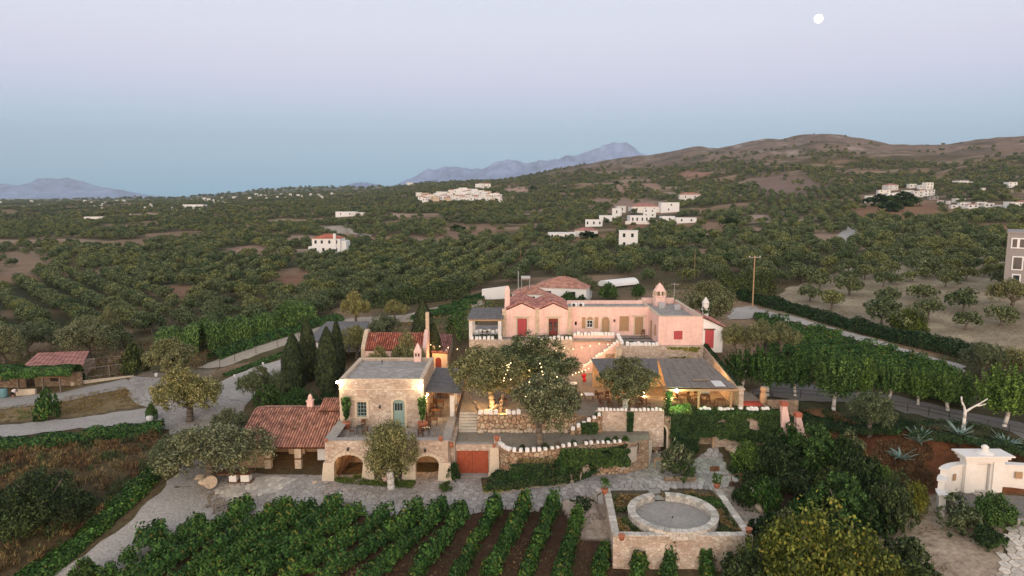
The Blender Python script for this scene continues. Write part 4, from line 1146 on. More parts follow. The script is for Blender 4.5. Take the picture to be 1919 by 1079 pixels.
surround(pk, .72, 1.98, FY, PZ, 11.0, w=.2, lint=.12, sill=False); surround(pk, 4.88, 6.12, FY, PZ - .3, 11.0, w=.2, lint=.12, sill=False)
planks(pk, .76, 1.34, FY + .08, PZ, 10.97, 3, 'red_paint', 'shutter'); planks(pk, 1.36, 1.94, FY + .08, PZ, 10.97, 3, 'red_paint', 'shutter')
fd = part('french_door', 'dark_red', pk, lambda b: (b.box(4.92, 5.46, FY + .1, FY + .16, PZ - .3, 10.6), b.box(5.54, 6.08, FY + .1, FY + .16, PZ - .3, 10.6), b.box(4.92, 6.08, FY + .1, FY + .16, 10.65, 10.97), b.box(5.46, 5.54, FY + .08, FY + .14, PZ - .3, 10.6)))
for i in range(2):
    for j in range(3):
        b = MB(); b.box(5.0 + .62 * i, 5.38 + .62 * i, FY + .085, FY + .097, 9.35 + .4 * j, 9.67 + .4 * j); b.build('pane', 'glass', fd)
part('chimney', 'pink', pk, lambda b: (b.box(-.95, -.3, 90.6, 91.3, 11.9, 14.7), b.hexa([(-.95, 90.6, 14.703), (-.3, 90.6, 14.703), (-.3, 91.3, 14.703), (-.95, 91.3, 14.703), (-.8, 90.8, 15.2), (-.45, 90.8, 15.2), (-.45, 91.1, 15.2), (-.8, 91.1, 15.2)])))
# wing
WY = 90.6
wo_ = [(10.05, 10.95, 9.55, 11.0, .45), (12.1, 13.1, PZ, 11.0, .45), (14.6, 15.6, 9.3, 11.0, 0), (16.55, 17.6, PZ, 11.0, 0)]
def wing(b):
    b.wall(7.75, 18.4, WY, WY + .45, 7.4, 12.35, [(8.45, 8.75, 9.9, 10.4, 0)] + wo_)
    b.box(7.75, 18.4, 95.2, 95.6, 7.4, 12.55)
part('wing_wall', 'pink', pk, wing)
part('wing_roof', 'slab', pk, lambda b: b.box(7.75, 18.4, WY + .45, 95.2, 11.9, 12.1))
part('parapet_coping', 'quoin', pk, lambda b: b.box(7.75, 18.4, WY - .03, WY + .3, 12.353, 12.42))
part('vent_recess', 'dark', pk, lambda b: b.box(8.45, 8.75, WY + .2, WY + .24, 9.9, 10.4))
for x0, x1, z0, z1, ar in ((10.05, 10.95, 9.55, 11.0, .45), (12.1, 13.1, PZ, 11.0, .45)):
    surround(pk, x0, x1, WY, z0, z1, w=.16, sill=z0 > 9, arch=ar)
sash(pk, 10.08, 10.92, WY + .15, 9.55, 10.6, 'white_paint', 2, 2)
part('arch_panel', 'tan_wood', pk, lambda b: b.wall(10.05, 10.95, WY + .14, WY + .18, 10.6, 11.0, []))
for x0, x1 in ((9.4, 9.86), (11.14, 11.6)):
    planks(pk, x0, x1, WY - .09, 9.5, 11.0, 3, 'tan_wood', 'shutter')
planks(pk, 12.12, 13.08, WY + .1, PZ, 10.95, 5, 'tan_wood', 'door', arch=.42)
planks(pk, 14.6, 15.6, WY + .02, 9.3, 11.0, 6, 'tan_wood', 'shutter'); surround(pk, 14.6, 15.6, WY, 9.3, 11.0, w=.14, m='tan_wood', lint=.0)
planks(pk, 16.58, 17.57, WY + .1, PZ, 10.97, 5, 'tan_wood', 'door'); surround(pk, 16.55, 17.6, WY, PZ, 11.0, w=.18, sill=False)
lantern(pk, 13.75, WY, 10.6)
for x in (8.5, 9.45):
    ac = thing('air_conditioner', (x, 92.2, 12.1), 'left white air conditioner unit on the flat roof' if x < 9 else 'right white air conditioner unit on the flat roof', 'air conditioner')
    part('case', 'white_paint', ac, lambda b: b.box(x - .4, x + .4, 92.0, 92.35, 12.15, 12.75))
    part('fan', 'metal', ac, lambda b: b.tube((x - .08, 91.97, 12.45), (x - .08, 91.995, 12.45), .22, .22, 12))
    part('foot', 'metal', ac, lambda b: (b.box(x - .35, x - .3, 92.0, 92.3, 12.1, 12.15), b.box(x + .3, x + .35, 92.0, 92.3, 12.1, 12.15)))
# right block
bx0, bx1, by0, by1 = 18.4, 24.0, 84.4, 98.5
def blk(b):
    b.wall(bx0, bx1, by0, by0 + .45, 7.0, 12.15, [(20.35, 21.45, 9.25, 10.35, 0)])
    b.wall(bx0, bx0 + .45, by0 + .45, by1, 7.0, 12.15, [(85.8, 86.7, 9.4, 10.8, 0), (88.3, 89.2, PZ, 10.9, 0)], axis='y')
    b.box(bx1 - .45, bx1, by0 + .45, by1, 7.0, 12.15); b.box(bx0 + .45, bx1 - .45, by1 - .45, by1, 7.0, 12.5)
part('block_wall', 'pink', pk, blk)
part('block_roof', 'slab', pk, lambda b: b.box(bx0 + .45, bx1 - .45, by0 + .45, by1 - .45, 11.5, 11.7))
part('block_coping', 'quoin', pk, lambda b: (b.box(bx0, bx1, by0 - .03, by0 + .4, 12.153, 12.24), b.box(bx0 - .02, bx0 + .42, by0 + .403, by1, 12.153, 12.24), b.box(bx1 - .42, bx1 + .02, by0 + .403, by1, 12.153, 12.24)))
planks(pk, 20.37, 21.43, by0 + .05, 9.25, 10.35, 6, 'red_paint', 'shutter')
part('side_shutter', 'tan_wood', pk, lambda b: (b.box(bx0 - .04, bx0 + .05, 85.85, 86.65, 9.42, 10.78), b.box(bx0 - .04, bx0 + .05, 88.35, 89.15, PZ, 10.88)))
part('roof_tank', 'steel', pk, lambda b: b.box(22.3, 23.1, 92.5, 93.3, 11.7, 12.3)); part('roof_tank', 'steel', pk, lambda b: b.box(20.4, 21.2, 93.6, 94.1, 11.7, 12.5))
part('great_chimney', 'pink', pk, lambda b: (b.lathe((21.0, 96.3, 11.6), [(.95, 0), (.9, 1.4), (1.02, 1.45), (1.02, 1.6)], 8), b.lathe((21.0, 96.3, 13.2), [(.98, .6), (.85, .66), (.45, 1.35), (.05, 1.75)], 8)))
part('chimney_arcade', 'quoin', pk, lambda b: [b.box(21.0 + .82 * math.cos(a) - .12, 21.0 + .82 * math.cos(a) + .12, 96.3 + .82 * math.sin(a) - .12, 96.3 + .82 * math.sin(a) + .12, 13.2, 13.8, rot=a) for a in [math.pi * 2 * k / 8 for k in range(8)]])
part('ivy_chimney', 'plaster', pk, lambda b: (b.lathe((25.1, 87.5, 11.2), [(.42, 0), (.4, 1.3), (.55, 1.35), (.5, 1.5), (.44, 1.55), (.42, 2.2), (.5, 2.25), (.25, 2.7), (.04, 3.0)], 8)))
# white lean-to
lt = thing('white_annex', (25.4, 85, 7.9), 'white lean-to with a red door at the right end of the villa', 'annex')
def lto(b):
    P = lambda y: [(24.0, y, 7.6), (26.5, y, 7.6), (26.5, y, 10.9), (24.0, y, 12.05)]
    a, c = P(84.3), P(90)
    s = len(b.v); b.v += a + c
    for q in ((0, 1, 2, 3), (7, 6, 5, 4), (1, 5, 6, 2), (0, 3, 7, 4), (3, 2, 6, 7), (0, 4, 5, 1)):
        b.f.append(tuple(s + i for i in q)); b.m.append(0); b.r.append(.5)
part('wall', 'white', lt, lto)
tiled(lt, (26.75, 84.1, 10.85), (26.75, 90.1, 10.85), (23.95, 90.1, 12.15), (23.95, 84.1, 12.15), 'tile_pink', 16, 7, indiv=0)
planks(lt, 24.25, 25.35, 84.24, 8.2, 10.5, 5, 'red_paint', 'door')
part('lintel', 'wood', lt, lambda b: b.box(24.1, 25.5, 84.2, 84.3, 10.51, 10.66))
# TV antenna
solo('roof_antenna', 'steel', lambda b: (b.tube((23.4, 97.6, 12.1), (23.4, 97.6, 14.8), .04, .03, 6), b.tube((22.9, 97.6, 14.6), (24.1, 97.6, 14.6), .03, .03, 5), [b.tube((23 + .2 * i, 97.3, 14.6), (23 + .2 * i, 97.9, 14.6), .015, .015, 4) for i in range(6)]), (23.4, 97.6, 12.1), 'thin television aerial at the back corner of the pink roof', 'aerial')

# terraces below the villa
pt = thing('villa_terrace', (1, 88, UZ), 'tall stone terrace wall edged with white blocks under the pink gables', 'terrace')
part('wall', 'stone', pt, lambda b: (b.box(-5.6, 7.95, 87.6, 88.1, 4.0, 8.55), b.box(-5.6, -5.1, 88.1, 98, 3.5, 8.55)))
part('floor', 'paving', pt, lambda b: b.box(-5.1, 18.4, 88.1, 90.6, 8.2, 8.52) or b.box(-5.1, -1.05, 90.6, 98, 8.2, 8.52))
part('recess_wall', 'pink', pt, lambda b: b.box(7.95, 13.6, 88.6, 89.0, 4.3, 8.9))
caps(pt, (-5.5, 87.85, 8.55), (-1.2, 87.85, 8.55), 8, .12, 1.1); caps(pt, (3.3, 87.85, 8.55), (7.9, 87.85, 8.55), 9, 0, 1.1)
caps(pt, (8.1, 88.8, 8.9), (13.5, 88.8, 8.9), 12, .05, 1.05)
rt = thing('corner_terrace', (16, 84.5, UZ), 'stone corner terrace with white blocks in front of the villa doors', 'terrace')
part('wall', 'stone', rt, lambda b: (b.box(13.7, 24.0, 83.9, 84.4, 4.0, 8.55), b.box(13.7, 14.2, 84.4, 88.6, 4.0, 8.55)))
part('floor', 'paving', rt, lambda b: b.box(14.2, 18.4, 84.4, 88.6, 8.2, 8.52))
part('pier', 'quoin', rt, lambda b: b.box(13.0, 13.75, 83.6, 84.5, 4.0, 8.3))
caps(rt, (14.3, 84.15, 8.55), (18.4, 84.15, 8.55), 9, 0, 1.1); caps(rt, (13.95, 84.6, 8.55), (13.95, 88.4, 8.9), 6, .1, 1.0)
# outer stair
os_ = thing('villa_stairs', (11, 86, UZ), 'outside staircase climbing to the right with white blocks along its wall', 'stairs')
ns = 20
for i in range(ns):
    x = 8.8 + i * .245
    b = MB(); b.box(x, x + .25, 85.9, 87.3, UZ - .2, UZ + (8.55 - UZ) * (i + 1) / ns); b.build('step', 'quoin', os_)
part('parapet', 'pink', os_, lambda b: b.hexa([(9.0, 85.4, 4.3), (13.7, 85.4, 4.3), (13.7, 85.85, 4.3), (9.0, 85.85, 4.3), (9.0, 85.4, 5.2), (13.7, 85.4, 8.75), (13.7, 85.85, 8.75), (9.0, 85.85, 5.2)]))
caps(os_, (9.1, 85.62, 5.2), (13.6, 85.62, 8.65), 14, 0, .9)
part('arch', 'ochre', os_, lambda b: b.wall(11.9, 13.6, 85.1, 85.4, 4.3, 7.2, [(12.2, 13.5, 4.3, 6.9, .6)]))
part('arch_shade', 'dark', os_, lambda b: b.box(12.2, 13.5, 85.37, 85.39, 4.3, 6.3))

# villa pergola with white chairs
vp = thing('villa_pergola', (-3.3, 91, PZ), 'grey roofed open pergola at the left end of the pink villa', 'pergola')
VR = ((-5.9, 87.7, 11.25), (-1.1, 87.7, 11.25), (-1.15, 93.4, 11.85), (-5.5, 93.4, 11.85))
for i in range(10):
    b = MB(); slopesheet(b, VR, i / 10, (i + 1) / 10 - .004, 0, 1, .03 * (i % 2)); b.build('roof_sheet', 'felt', vp)
for x, y in ((-5.4, 88.0), (-1.6, 88.0), (-5.3, 92.5)):
    b = MB(); b.box(x - .22, x + .22, y - .2, y + .25, 8.5, 11.2); b.build('pillar', 'plaster', vp)
part('beam', 'tan_wood', vp, lambda b: b.box(-5.7, -1.2, 87.75, 87.95, 11.0, 11.2))

# ------------------------------------------------------------------ chapel and houses behind
chp = thing('red_roofed_chapel', (-15.3, 88, 4), 'small old chapel with bright red tile roof and a slim bell tower', 'chapel')
cx0, cx1, cy0, cy1 = -19.2, -11.2, 86.0, 91.4
part('wall', 'pink', chp, lambda b: (b.box(cx0 + .3, cx1 - .3, cy0, cy1, 3, 7.6),))
def gend(b, x0, x1):
    y = [cy0 - .1, cy1 + .1]; c = (cy0 + cy1) / 2
    P = [(y[0], 3), (y[1], 3), (y[1], 7.8), (y[1] - .3, 8.1), (c + .4, 9.7), (c - .4, 9.7), (y[0] + .3, 8.1), (y[0], 7.8)]
    s = len(b.v); n = len(P)
    b.v += [(x0, p, z) for p, z in P] + [(x1, p, z) for p, z in P]
    b.f += [tuple(s + i for i in range(n)), tuple(s + n + i for i in reversed(range(n)))]; b.m += [0, 0]; b.r += [.5, .5]
    for i in range(n):
        j = (i + 1) % n; b.f.append((s + j, s + i, s + n + i, s + n + j)); b.m.append(0); b.r.append(.5)
part('left_gable', 'quoin', chp, lambda b: gend(b, cx0 - .2, cx0 + .3)); part('right_gable', 'pink', chp, lambda b: gend(b, cx1 - .3, cx1 + .2))
yc = (cy0 + cy1) / 2
tiled(chp, (cx0 + .3, cy0 - .15, 7.55), (cx1 - .3, cy0 - .15, 7.55), (cx1 - .3, yc, 9.25), (cx0 + .3, yc, 9.25), 'tile_red', 26, 9, indiv=234)
tiled(chp, (cx1 - .3, cy1 + .15, 7.55), (cx0 + .3, cy1 + .15, 7.55), (cx0 + .3, yc, 9.25), (cx1 - .3, yc, 9.25), 'tile_red', 26, 9, indiv=0)
part('bell_tower', 'quoin', chp, lambda b: (b.box(cx1 - .15, cx1 + .25, yc - .35, yc + .35, 9.6, 10.5), b.wall(cx1 - .15, cx1 + .25, yc - .35, yc + .35, 10.5, 12.0, [(yc - .15, yc + .15, 10.7, 11.4, .15)], axis='y')))
oh = thing('ochre_outbuilding', (-10, 95, 4), 'narrow outbuilding with faded pink tile roof and ochre walls right of the chapel', 'outbuilding')
part('wall', 'quoin', oh, lambda b: (b.wall(-10.6, -8.6, 88.8, 89.1, 3.2, 6.6, [(-10.2, -9.4, 3.2, 5.9, .35)]), b.box(-10.6, -10.3, 89.1, 97, 3.2, 7.4), b.box(-8.9, -8.6, 89.1, 97, 3.2, 6.8)))
part('door', 'dark_red', oh, lambda b: b.box(-10.2, -9.4, 88.98, 89.04, 3.2, 5.9))
tiled(oh, (-10.7, 88.5, 6.65), (-8.4, 88.5, 6.55), (-8.6, 97, 7.3), (-11.2, 97, 7.4), 'tile_pink', 10, 18, indiv=0)
gh = thing('slate_roofed_house', (-27, 100, 4), 'low house with broad dark grey roof behind the cypresses', 'house')
part('wall', 'plaster', gh, lambda b: (b.box(-30, -22.5, 98.6, 99, 2.5, 5.9), b.box(-30, -29.6, 99, 110, 2.5, 6.0), b.box(-26.6, -26.2, 93.5, 98.6, 2.5, 5.8)))
part('roof', 'felt', gh, lambda b: (b.hexa([(-30.5, 98.2, 5.9), (-22.0, 98.2, 5.9), (-23.5, 111, 6.5), (-30.5, 111, 6.5), (-30.5, 98.2, 6.1), (-22, 98.2, 6.1), (-23.5, 111, 6.7), (-30.5, 111, 6.7)]), b.hexa([(-27, 93.2, 5.7), (-22, 93.2, 5.7), (-22, 98.19, 5.9), (-27, 98.19, 5.9), (-27, 93.2, 5.85), (-22, 93.2, 5.85), (-22, 98.19, 6.05), (-27, 98.19, 6.05)])))
part('brick_trim', 'tile_red', gh, lambda b: b.box(-26.65, -26.55, 93.2, 93.45, 2.5, 5.7))

# planter platform with round stone ring
pp = thing('square_planter', (13.7, 56, 0), 'square raised planting bed with pale stone walls and terracotta pots at its corners', 'planter')
part('front_wall', 'stone', pp, lambda b: b.box(8.05, 19.15, 51.2, 51.75, -3.6, .32))
part('side_wall', 'stone', pp, lambda b: (b.hexa([(8.05, 51.75, -3.6), (8.55, 51.75, -3.6), (9.0, 60.1, -3.6), (8.5, 60.1, -3.6), (8.05, 51.75, .3), (8.55, 51.75, .3), (9.0, 60.1, .3), (8.5, 60.1, .3)]), b.box(18.6, 19.15, 51.75, 60.3, -3.6, .3)))
M['bedsoil'] = mat('dark_bed_soil', (.1, .08, .05), build=speckle((.10, .078, .05), .4, 4, .02))
part('soil', 'bedsoil', pp, lambda b: b.box(8.5, 18.6, 51.75, 60.3, -2, .06))
n = 0
for (a, c, k) in (((8.1, 51.45), (19.1, 51.45), 20), ((8.3, 51.9), (8.75, 60.0), 15), ((18.88, 51.9), (18.88, 60.2), 15)):
    a = Vector((*a, .32)); c = Vector((*c, .32)); L = (c - a).length / k
    for i in range(k):
        b = MB(); q = a.lerp(c, (i + .5) / k); ang = math.atan2((c - a).y, (c - a).x)
        w = L * .5 - .012
        b.box(q.x - w, q.x + w, q.y - .3, q.y + .3, .305, .38 + rnd.uniform(0, .04), rot=ang); b.r = [rnd.random()] * 6
        b.build('coping_stone', 'paver_warm', pp)
rg = thing('round_stone_ring', (13.55, 54.9, 0), 'low circular stone wall with a gap around a grey paved floor', 'ring wall')
C0 = Vector((13.58, 54.75)); RO = 3.75
def ringseg(b, r0, r1, a0, a1, z0, z1):
    f = lambda r, a, z: (C0.x + r * math.cos(a), C0.y + r * math.sin(a), z)
    b.hexa([f(r0, a0, z0), f(r1, a0, z0), f(r1, a1, z0), f(r0, a1, z0), f(r0, a0, z1), f(r1, a0, z1), f(r1, a1, z1), f(r0, a1, z1)])
gapc = math.pi / 2 + .12; gw = .16
a = gapc + gw; k = 0; N_ = 44
for i in range(N_):
    a0 = gapc + gw + (2 * math.pi - 2 * gw) * i / N_; a1 = gapc + gw + (2 * math.pi - 2 * gw) * (i + 1) / N_
    b = MB(); ringseg(b, RO - .62, RO + .02, a0 + .004, a1 - .004, .62, .70 + rnd.uniform(0, .03)); b.r = [rnd.random()] * 6
    b.build('coping_stone', 'paver_warm', rg)
    for j in range(2):
        sh_ = .5 * (j % 2) * (a1 - a0)
        b = MB(); ringseg(b, RO - .56, RO - .03 - rnd.uniform(0, .03), a0 + sh_ + .004, a1 + sh_ * (i < N_ - 1) - .004, .02 + .3 * j, .31 + .3 * j); b.r = [rnd.random()] * 6
        b.build('wall_stone', 'paver_warm', rg)
part('floor', 'concrete', rg, lambda b: b.lathe((C0.x, C0.y, 0), [(RO - .5, 0), (RO - .5, .1)], 40))
part('drain', 'metal', rg, lambda b: b.tube((C0.x, C0.y, .1), (C0.x, C0.y, .25), .05, .05, 6))
solo('stone_slab', 'concrete', lambda b: b.box(12.6, 13.7, 58.3, 60.4, .05, .14), (13.1, 59.3, 0), 'grey slab path leading into the gap of the stone ring', 'path slab')

# white gateway
wg = thing('white_gateway', (40.9, 57, 1.4), 'whitewashed classical gateway with curved wing walls at the far right', 'gateway')
GZ = 1.45
part('plaza', 'asphalt', wg, lambda b: b.prism([(36.9, 55.6), (37.6, 54.2), (39.8, 52.6), (42.5, 51.6), (47, 51.0), (47, 57.4), (44, 57.3), (41, 57.3), (38.6, 56.9)], -1.5, GZ + .03))
def gwy(b):
    b.box(39.35, 40.25, 56.6, 57.5, GZ, 5.0); b.box(41.75, 42.65, 56.6, 57.5, GZ, 5.0); b.box(40.25, 41.75, 56.7, 57.4, 4.7, 5.0)
    b.box(39.2, 42.8, 56.45, 57.65, 5.003, 5.3); b.box(39.05, 42.95, 56.3, 57.8, 5.303, 5.6); b.box(38.85, 43.15, 56.1, 58.0, 5.603, 5.75)
part('portal', 'cream', wg, gwy)
part('door', 'cream', wg, lambda b: b.box(40.25, 41.75, 57.1, 57.2, GZ, 4.7)); part('door_panel', 'cream', wg, lambda b: b.box(40.4, 41.5, 57.05, 57.1, GZ + .2, 4.45))
part('door_frame', 'plaster', wg, lambda b: (b.box(41.55, 41.75, 56.75, 57.1, GZ, 4.7), b.box(40.25, 41.55, 56.9, 57.1, GZ, GZ + .12)))
part('finial', 'cream', wg, lambda b: b.lathe((41.1, 57.0, 5.75), [(.75, 0), (.55, .15), (.3, .28), (.2, .4), (.28, .55), (.3, .7), (.15, .85), (.02, .92)], 12))
part('step', 'flag_warm', wg, lambda b: b.box(40.0, 42.0, 55.9, 56.6, GZ + .03, GZ + .12))
def curved(b, a0, a1, cx, cy, r, th, z0, z1, n=8):
    for i in range(n):
        t0 = a0 + (a1 - a0) * i / n; t1 = a0 + (a1 - a0) * (i + 1) / n
        f = lambda r_, t, z: (cx + r_ * math.cos(t), cy + r_ * math.sin(t), z)
        b.hexa([f(r, t0, z0), f(r, t1, z0), f(r + th, t1, z0), f(r + th, t0, z0), f(r, t0, z1), f(r, t1, z1), f(r + th, t1, z1), f(r + th, t0, z1)])
part('left_wing', 'cream', wg, lambda b: (curved(b, R(101), R(135), 40.2, 52.9, 4.2, .5, GZ - 1, 4.35), curved(b, R(135), R(150), 40.2, 52.9, 4.2, .5, GZ - 1, 3.6), curved(b, R(150), R(163), 40.2, 52.9, 4.2, .5, GZ - 1.4, 2.55),
     curved(b, R(100), R(137), 40.2, 52.9, 4.1, .7, 4.353, 4.5), curved(b, R(134), R(152), 40.2, 52.9, 4.1, .7, 3.603, 3.73), curved(b, R(149), R(165), 40.2, 52.9, 4.1, .75, 2.553, 2.7)))
part('right_wing', 'cream', wg, lambda b: (curved(b, R(95), R(58), 42.9, 50.3, 7.0, .5, GZ - 1, 4.2), curved(b, R(96), R(57), 42.9, 50.3, 6.9, .7, 4.203, 4.35)))
part('niche', 'tan_wood', wg, lambda b: b.box(38.25, 38.6, 56.55, 56.62, 2.9, 3.6, rot=.55)); part('niche', 'tan_wood', wg, lambda b: b.box(44.0, 44.55, 56.95, 57.05, 2.9, 3.6, rot=-.2))
for i in range(5):
    b = MB(); b.hexa([(40.6 + .3 * i, 51.9 - .5 * i, .6 - .2 * i), (44.5, 50.4 - .5 * i, .6 - .2 * i), (44.6, 50.9 - .5 * i, .6 - .2 * i), (40.8 + .3 * i, 52.4 - .5 * i, .6 - .2 * i),
            (40.6 + .3 * i, 51.9 - .5 * i, 1.35 - .22 * i), (44.5, 50.4 - .5 * i, 1.35 - .22 * i), (44.6, 50.9 - .5 * i, 1.35 - .22 * i), (40.8 + .3 * i, 52.4 - .5 * i, 1.35 - .22 * i)])
    b.build('stair_step', 'flag', wg)

wg.scale = (1, 1, .82)
# ------------------------------------------------------------------ scattered houses
def house(loc, w, d, h, m, label, roof=None, name='house', rot=0, wins=2, group=None, storeys=1, par=True, cat='house'):
    x, y, z = loc
    t = thing(name, (x, y, z), label, cat, group)
    b = MB(); b.box(x - w / 2, x + w / 2, y - d / 2, y + d / 2, z - 3, z + h, rot=0); b.build('wall', m, t)
    if roof:
        b = MB(); o_ = .3; q = [(x - w / 2 - o_, y - d / 2 - o_, z + h), (x + w / 2 + o_, y - d / 2 - o_, z + h), (x + w / 2 + o_, y + d / 2 + o_, z + h), (x - w / 2 - o_, y + d / 2 + o_, z + h)]
        rh = min(w, d) * .2; k = min(w, d) / 2
        if w > d: q2 = [(x - w / 2 + k, y - .05, z + h + rh), (x + w / 2 - k, y - .05, z + h + rh), (x + w / 2 - k, y + .05, z + h + rh), (x - w / 2 + k, y + .05, z + h + rh)]
        else: q2 = [(x - .05, y - d / 2 + k, z + h + rh), (x + .05, y - d / 2 + k, z + h + rh), (x + .05, y + d / 2 - k, z + h + rh), (x - .05, y + d / 2 - k, z + h + rh)]
        b.hexa([(a_, b_, c_ + .02) for a_, b_, c_ in q] + q2); b.build('roof', roof, t)
    elif par:
        b = MB(); b.box(x - w / 2 - .1, x + w / 2 + .1, y - d / 2 - .1, y + d / 2 + .1, z + h + .01, z + h + .25); b.build('roof', m, t)
    for s_ in range(storeys):
        for i in range(wins):
            wx = x - w / 2 + w * (i + .5) / wins + rnd.uniform(-.1, .1) * w / wins
            zz = z + (h / storeys) * (s_ + .35)
            ww = min(.9, w / wins * .4); b = MB()
            b.box(wx - ww / 2, wx + ww / 2, y - d / 2 - .06, y - d / 2 - .01, zz, zz + h / storeys * .42); b.build('window', 'glass', t)
    if rot: t.rotation_euler = (0, 0, rot)
    return t
# farmhouse left of centre
p = G(617, 474)
fh = house((p.x, p.y, p.z), 11.5, 9, 6.3, 'white', 'white two-storey farmhouse with a red hip roof alone in the olive groves', 'tile_red', 'farmhouse', 0, 4, storeys=2)
b = MB(); b.box(p.x + 3.2, p.x + 4.2, p.y - 5.2, p.y - 4.2, p.z - 1, p.z + 8.4); b.build('stair_tower', 'white', fh)
b = MB(); b.box(p.x + 5.75, p.x + 7.9, p.y - 3, p.y + 4, p.z - 2, p.z + 5.2); b.build('side_wing', 'white', fh)
b = MB(); b.box(p.x - 7.4, p.x - 5.8, p.y - 4.2, p.y - 4, p.z - 2, p.z + 2.8); b.box(p.x - 7.4, p.x - 5.8, p.y - 4.2, p.y + 3, p.z + 2.81, p.z + 3); b.build('porch', 'white', fh)
p = PY(1054, 566, 121)
hh = house((9.3, 123, 8.6), 9.5, 8, 2.6, 'white', 'white house with a terracotta hip roof right behind the pink villa', 'tile', 'hip_roofed_house', R(-14), 2)
h2 = house((3.6, 121, 8.6), 6, 7, 1.7, 'white', 'low wing with a sloping terracotta roof left of the hip-roofed house', 'tile', 'low_house', R(-10), 1)
sw_ = thing('solar_water_heater', (2.2, 119, 11.2), 'solar water tank on a frame above the low wing roof', 'water heater')
part('tank', 'steel', sw_, lambda b: b.tube((1.6, 119, 13.0), (3.2, 119, 13.0), .35, .35, 10)); part('frame', 'steel', sw_, lambda b: [b.tube((x, 119, 10.8), (x, 119, 12.8), .05, .05, 5) for x in (1.7, 3.1)] + [b.tube((1.1, 119, 10.8), (1.1, 119, 14.2), .07, .07, 5)])
a1 = PY(903, 546, 127); a2 = PY(950, 540, 127)
solo('white_wall', 'white', lambda b: b.hexa([(a1.x, 127, 7), (a2.x, 127, 7), (a2.x, 127.5, 7), (a1.x, 127.5, 7), (a1.x, 127, a1.z + .4), (a2.x, 127, a2.z + .4), (a2.x, 127.5, a2.z + .4), (a1.x, 127.5, a1.z + .4)]), (a1.x, 127, 8), 'long low white wall left behind the villa chimney', 'wall')
def tun(b):
    pts = []
    for i in range(9):
        t_ = math.pi * i / 8; pts.append((math.cos(t_) * 1.7, math.sin(t_) * 1.25))
    A = Vector((18.7, 139, 8.9)); B = Vector((25.8, 144, 8.9)); d = (B - A).normalized(); nn = Vector((-d.y, d.x, 0))
    s = len(b.v)
    for q in (A, B): b.v += [tuple(q + nn * u + Vector((0, 0, v))) for u, v in pts]
    for i in range(8): b.f.append((s + i, s + i + 1, s + 10 + i, s + 9 + i)); b.m.append(0); b.r.append(.5)
    b.f += [tuple(s + i for i in range(9)), tuple(s + 9 + i for i in reversed(range(9)))]; b.m += [0, 0]; b.r += [.5, .5]
solo('polytunnel', 'white', tun, (22, 141, 9), 'white domed polytunnel among the trees behind the villa', 'greenhouse')
# grey apartment building at the right edge
gb = thing('apartment_building', (PY(1889, 437, 118).x, 118, 10), 'grey rendered apartment block with white-framed windows at the right edge', 'building')
g0 = PY(1889, 437, 118); 
gx = g0.x
part('wall', 'grey_wall', gb, lambda b: b.box(gx, gx + 14, 118, 130, 7, g0.z))
part('parapet', 'grey_wall', gb, lambda b: b.box(gx - .1, gx + 14.1, 117.9, 130.1, g0.z + .01, g0.z + .3))
for pxw, pyw, w_, h_ in ((1902, 455, .8, 1.4), (1916, 455, .8, 1.4), (1907, 492, 1.5, 2.0), (1930, 455, .8, 1.4), (1938, 492, 1.5, 2.0), (1904, 525, 1.1, 2.0), (1935, 525, 1.5, 1.6)):
    q = PY(pxw, pyw, 118); q.x = gx + (q.x - gx) * .8; w_ *= .8
    f_ = part('window', 'white_paint', gb, lambda b: (b.box(q.x - w_ / 2 - .2, q.x + w_ / 2 + .2, 117.88, 117.99, q.z - h_ / 2 - .2, q.z + h_ / 2 + .2)))
    b = MB(); b.box(q.x - w_ / 2, q.x + w_ / 2, 117.85, 117.875, q.z - h_ / 2, q.z + h_ / 2); b.build('pane', 'glass', f_)
gb.rotation_euler = (0, 0, -math.atan2(gx, 118))
# hamlet to the right of centre (photo position, width, height in metres)
HAM = [
 (1052, 447, 17, 3.2, 'white', None, 'long low white house at the left end of the hamlet', 4),
 (1098, 441, 15, 3.0, 'plaster', 'tile_pink', 'pale house with faded roof behind the long white house', 2),
 (1113, 424, 11, 4.2, 'white', None, 'white house with a stepped flat roof in the middle of the hamlet', 3),
 (1142, 414, 13, 3.4, 'white', None, 'white flat house above the stepped white house', 2),
 (1156, 404, 6, 4.6, 'white', None, 'small upright white house near the hamlet crest', 1),
 (1163, 398, 6, 4, 'plaster', None, 'tiny pale house topmost at the hamlet crest', 1),
 (1196, 418, 13, 4.8, 'white', None, 'white house with dark windows above the long garden wall', 4),
 (1217, 407, 8, 5.4, 'white', None, 'white two-level house right of the dark-windowed house', 2),
 (1206, 397, 18, 3.6, 'cream', 'tile_pink', 'broad cream house with pinkish roof on the hamlet ridge', 3),
 (1253, 397, 12, 6, 'white', None, 'white villa with a dark red awning standing apart', 1),
 (1250, 417, 9, 4, 'white', None, 'small white house with a chimney right of the garden wall', 1),
 (1285, 417, 13, 3, 'white', None, 'low white barn at the right end of the hamlet', 2),
 (1292, 374, 14, 3.4, 'plaster', 'tile', 'reddish-roofed house half hidden by a dark tree', 2),
 (1177, 466, 9, 7.6, 'white', None, 'tall narrow white house below the hamlet with a column of windows', 2),
 (650, 405, 13, 2.8, 'white', None, 'small long white farm building on the far slope', 2),
 (672, 404, 9, 2.0, 'plaster', None, 'pale outbuilding right of the white farm building', 1),
 (366, 390, 22, 4, 'white', None, 'bright white far farm on the left plain', 2),
 (180, 410, 14, 1.5, 'cream', None, 'pale low building on the left plain', 2),
 (500, 468, 1, .5, 'plaster', None, None, 0),
]
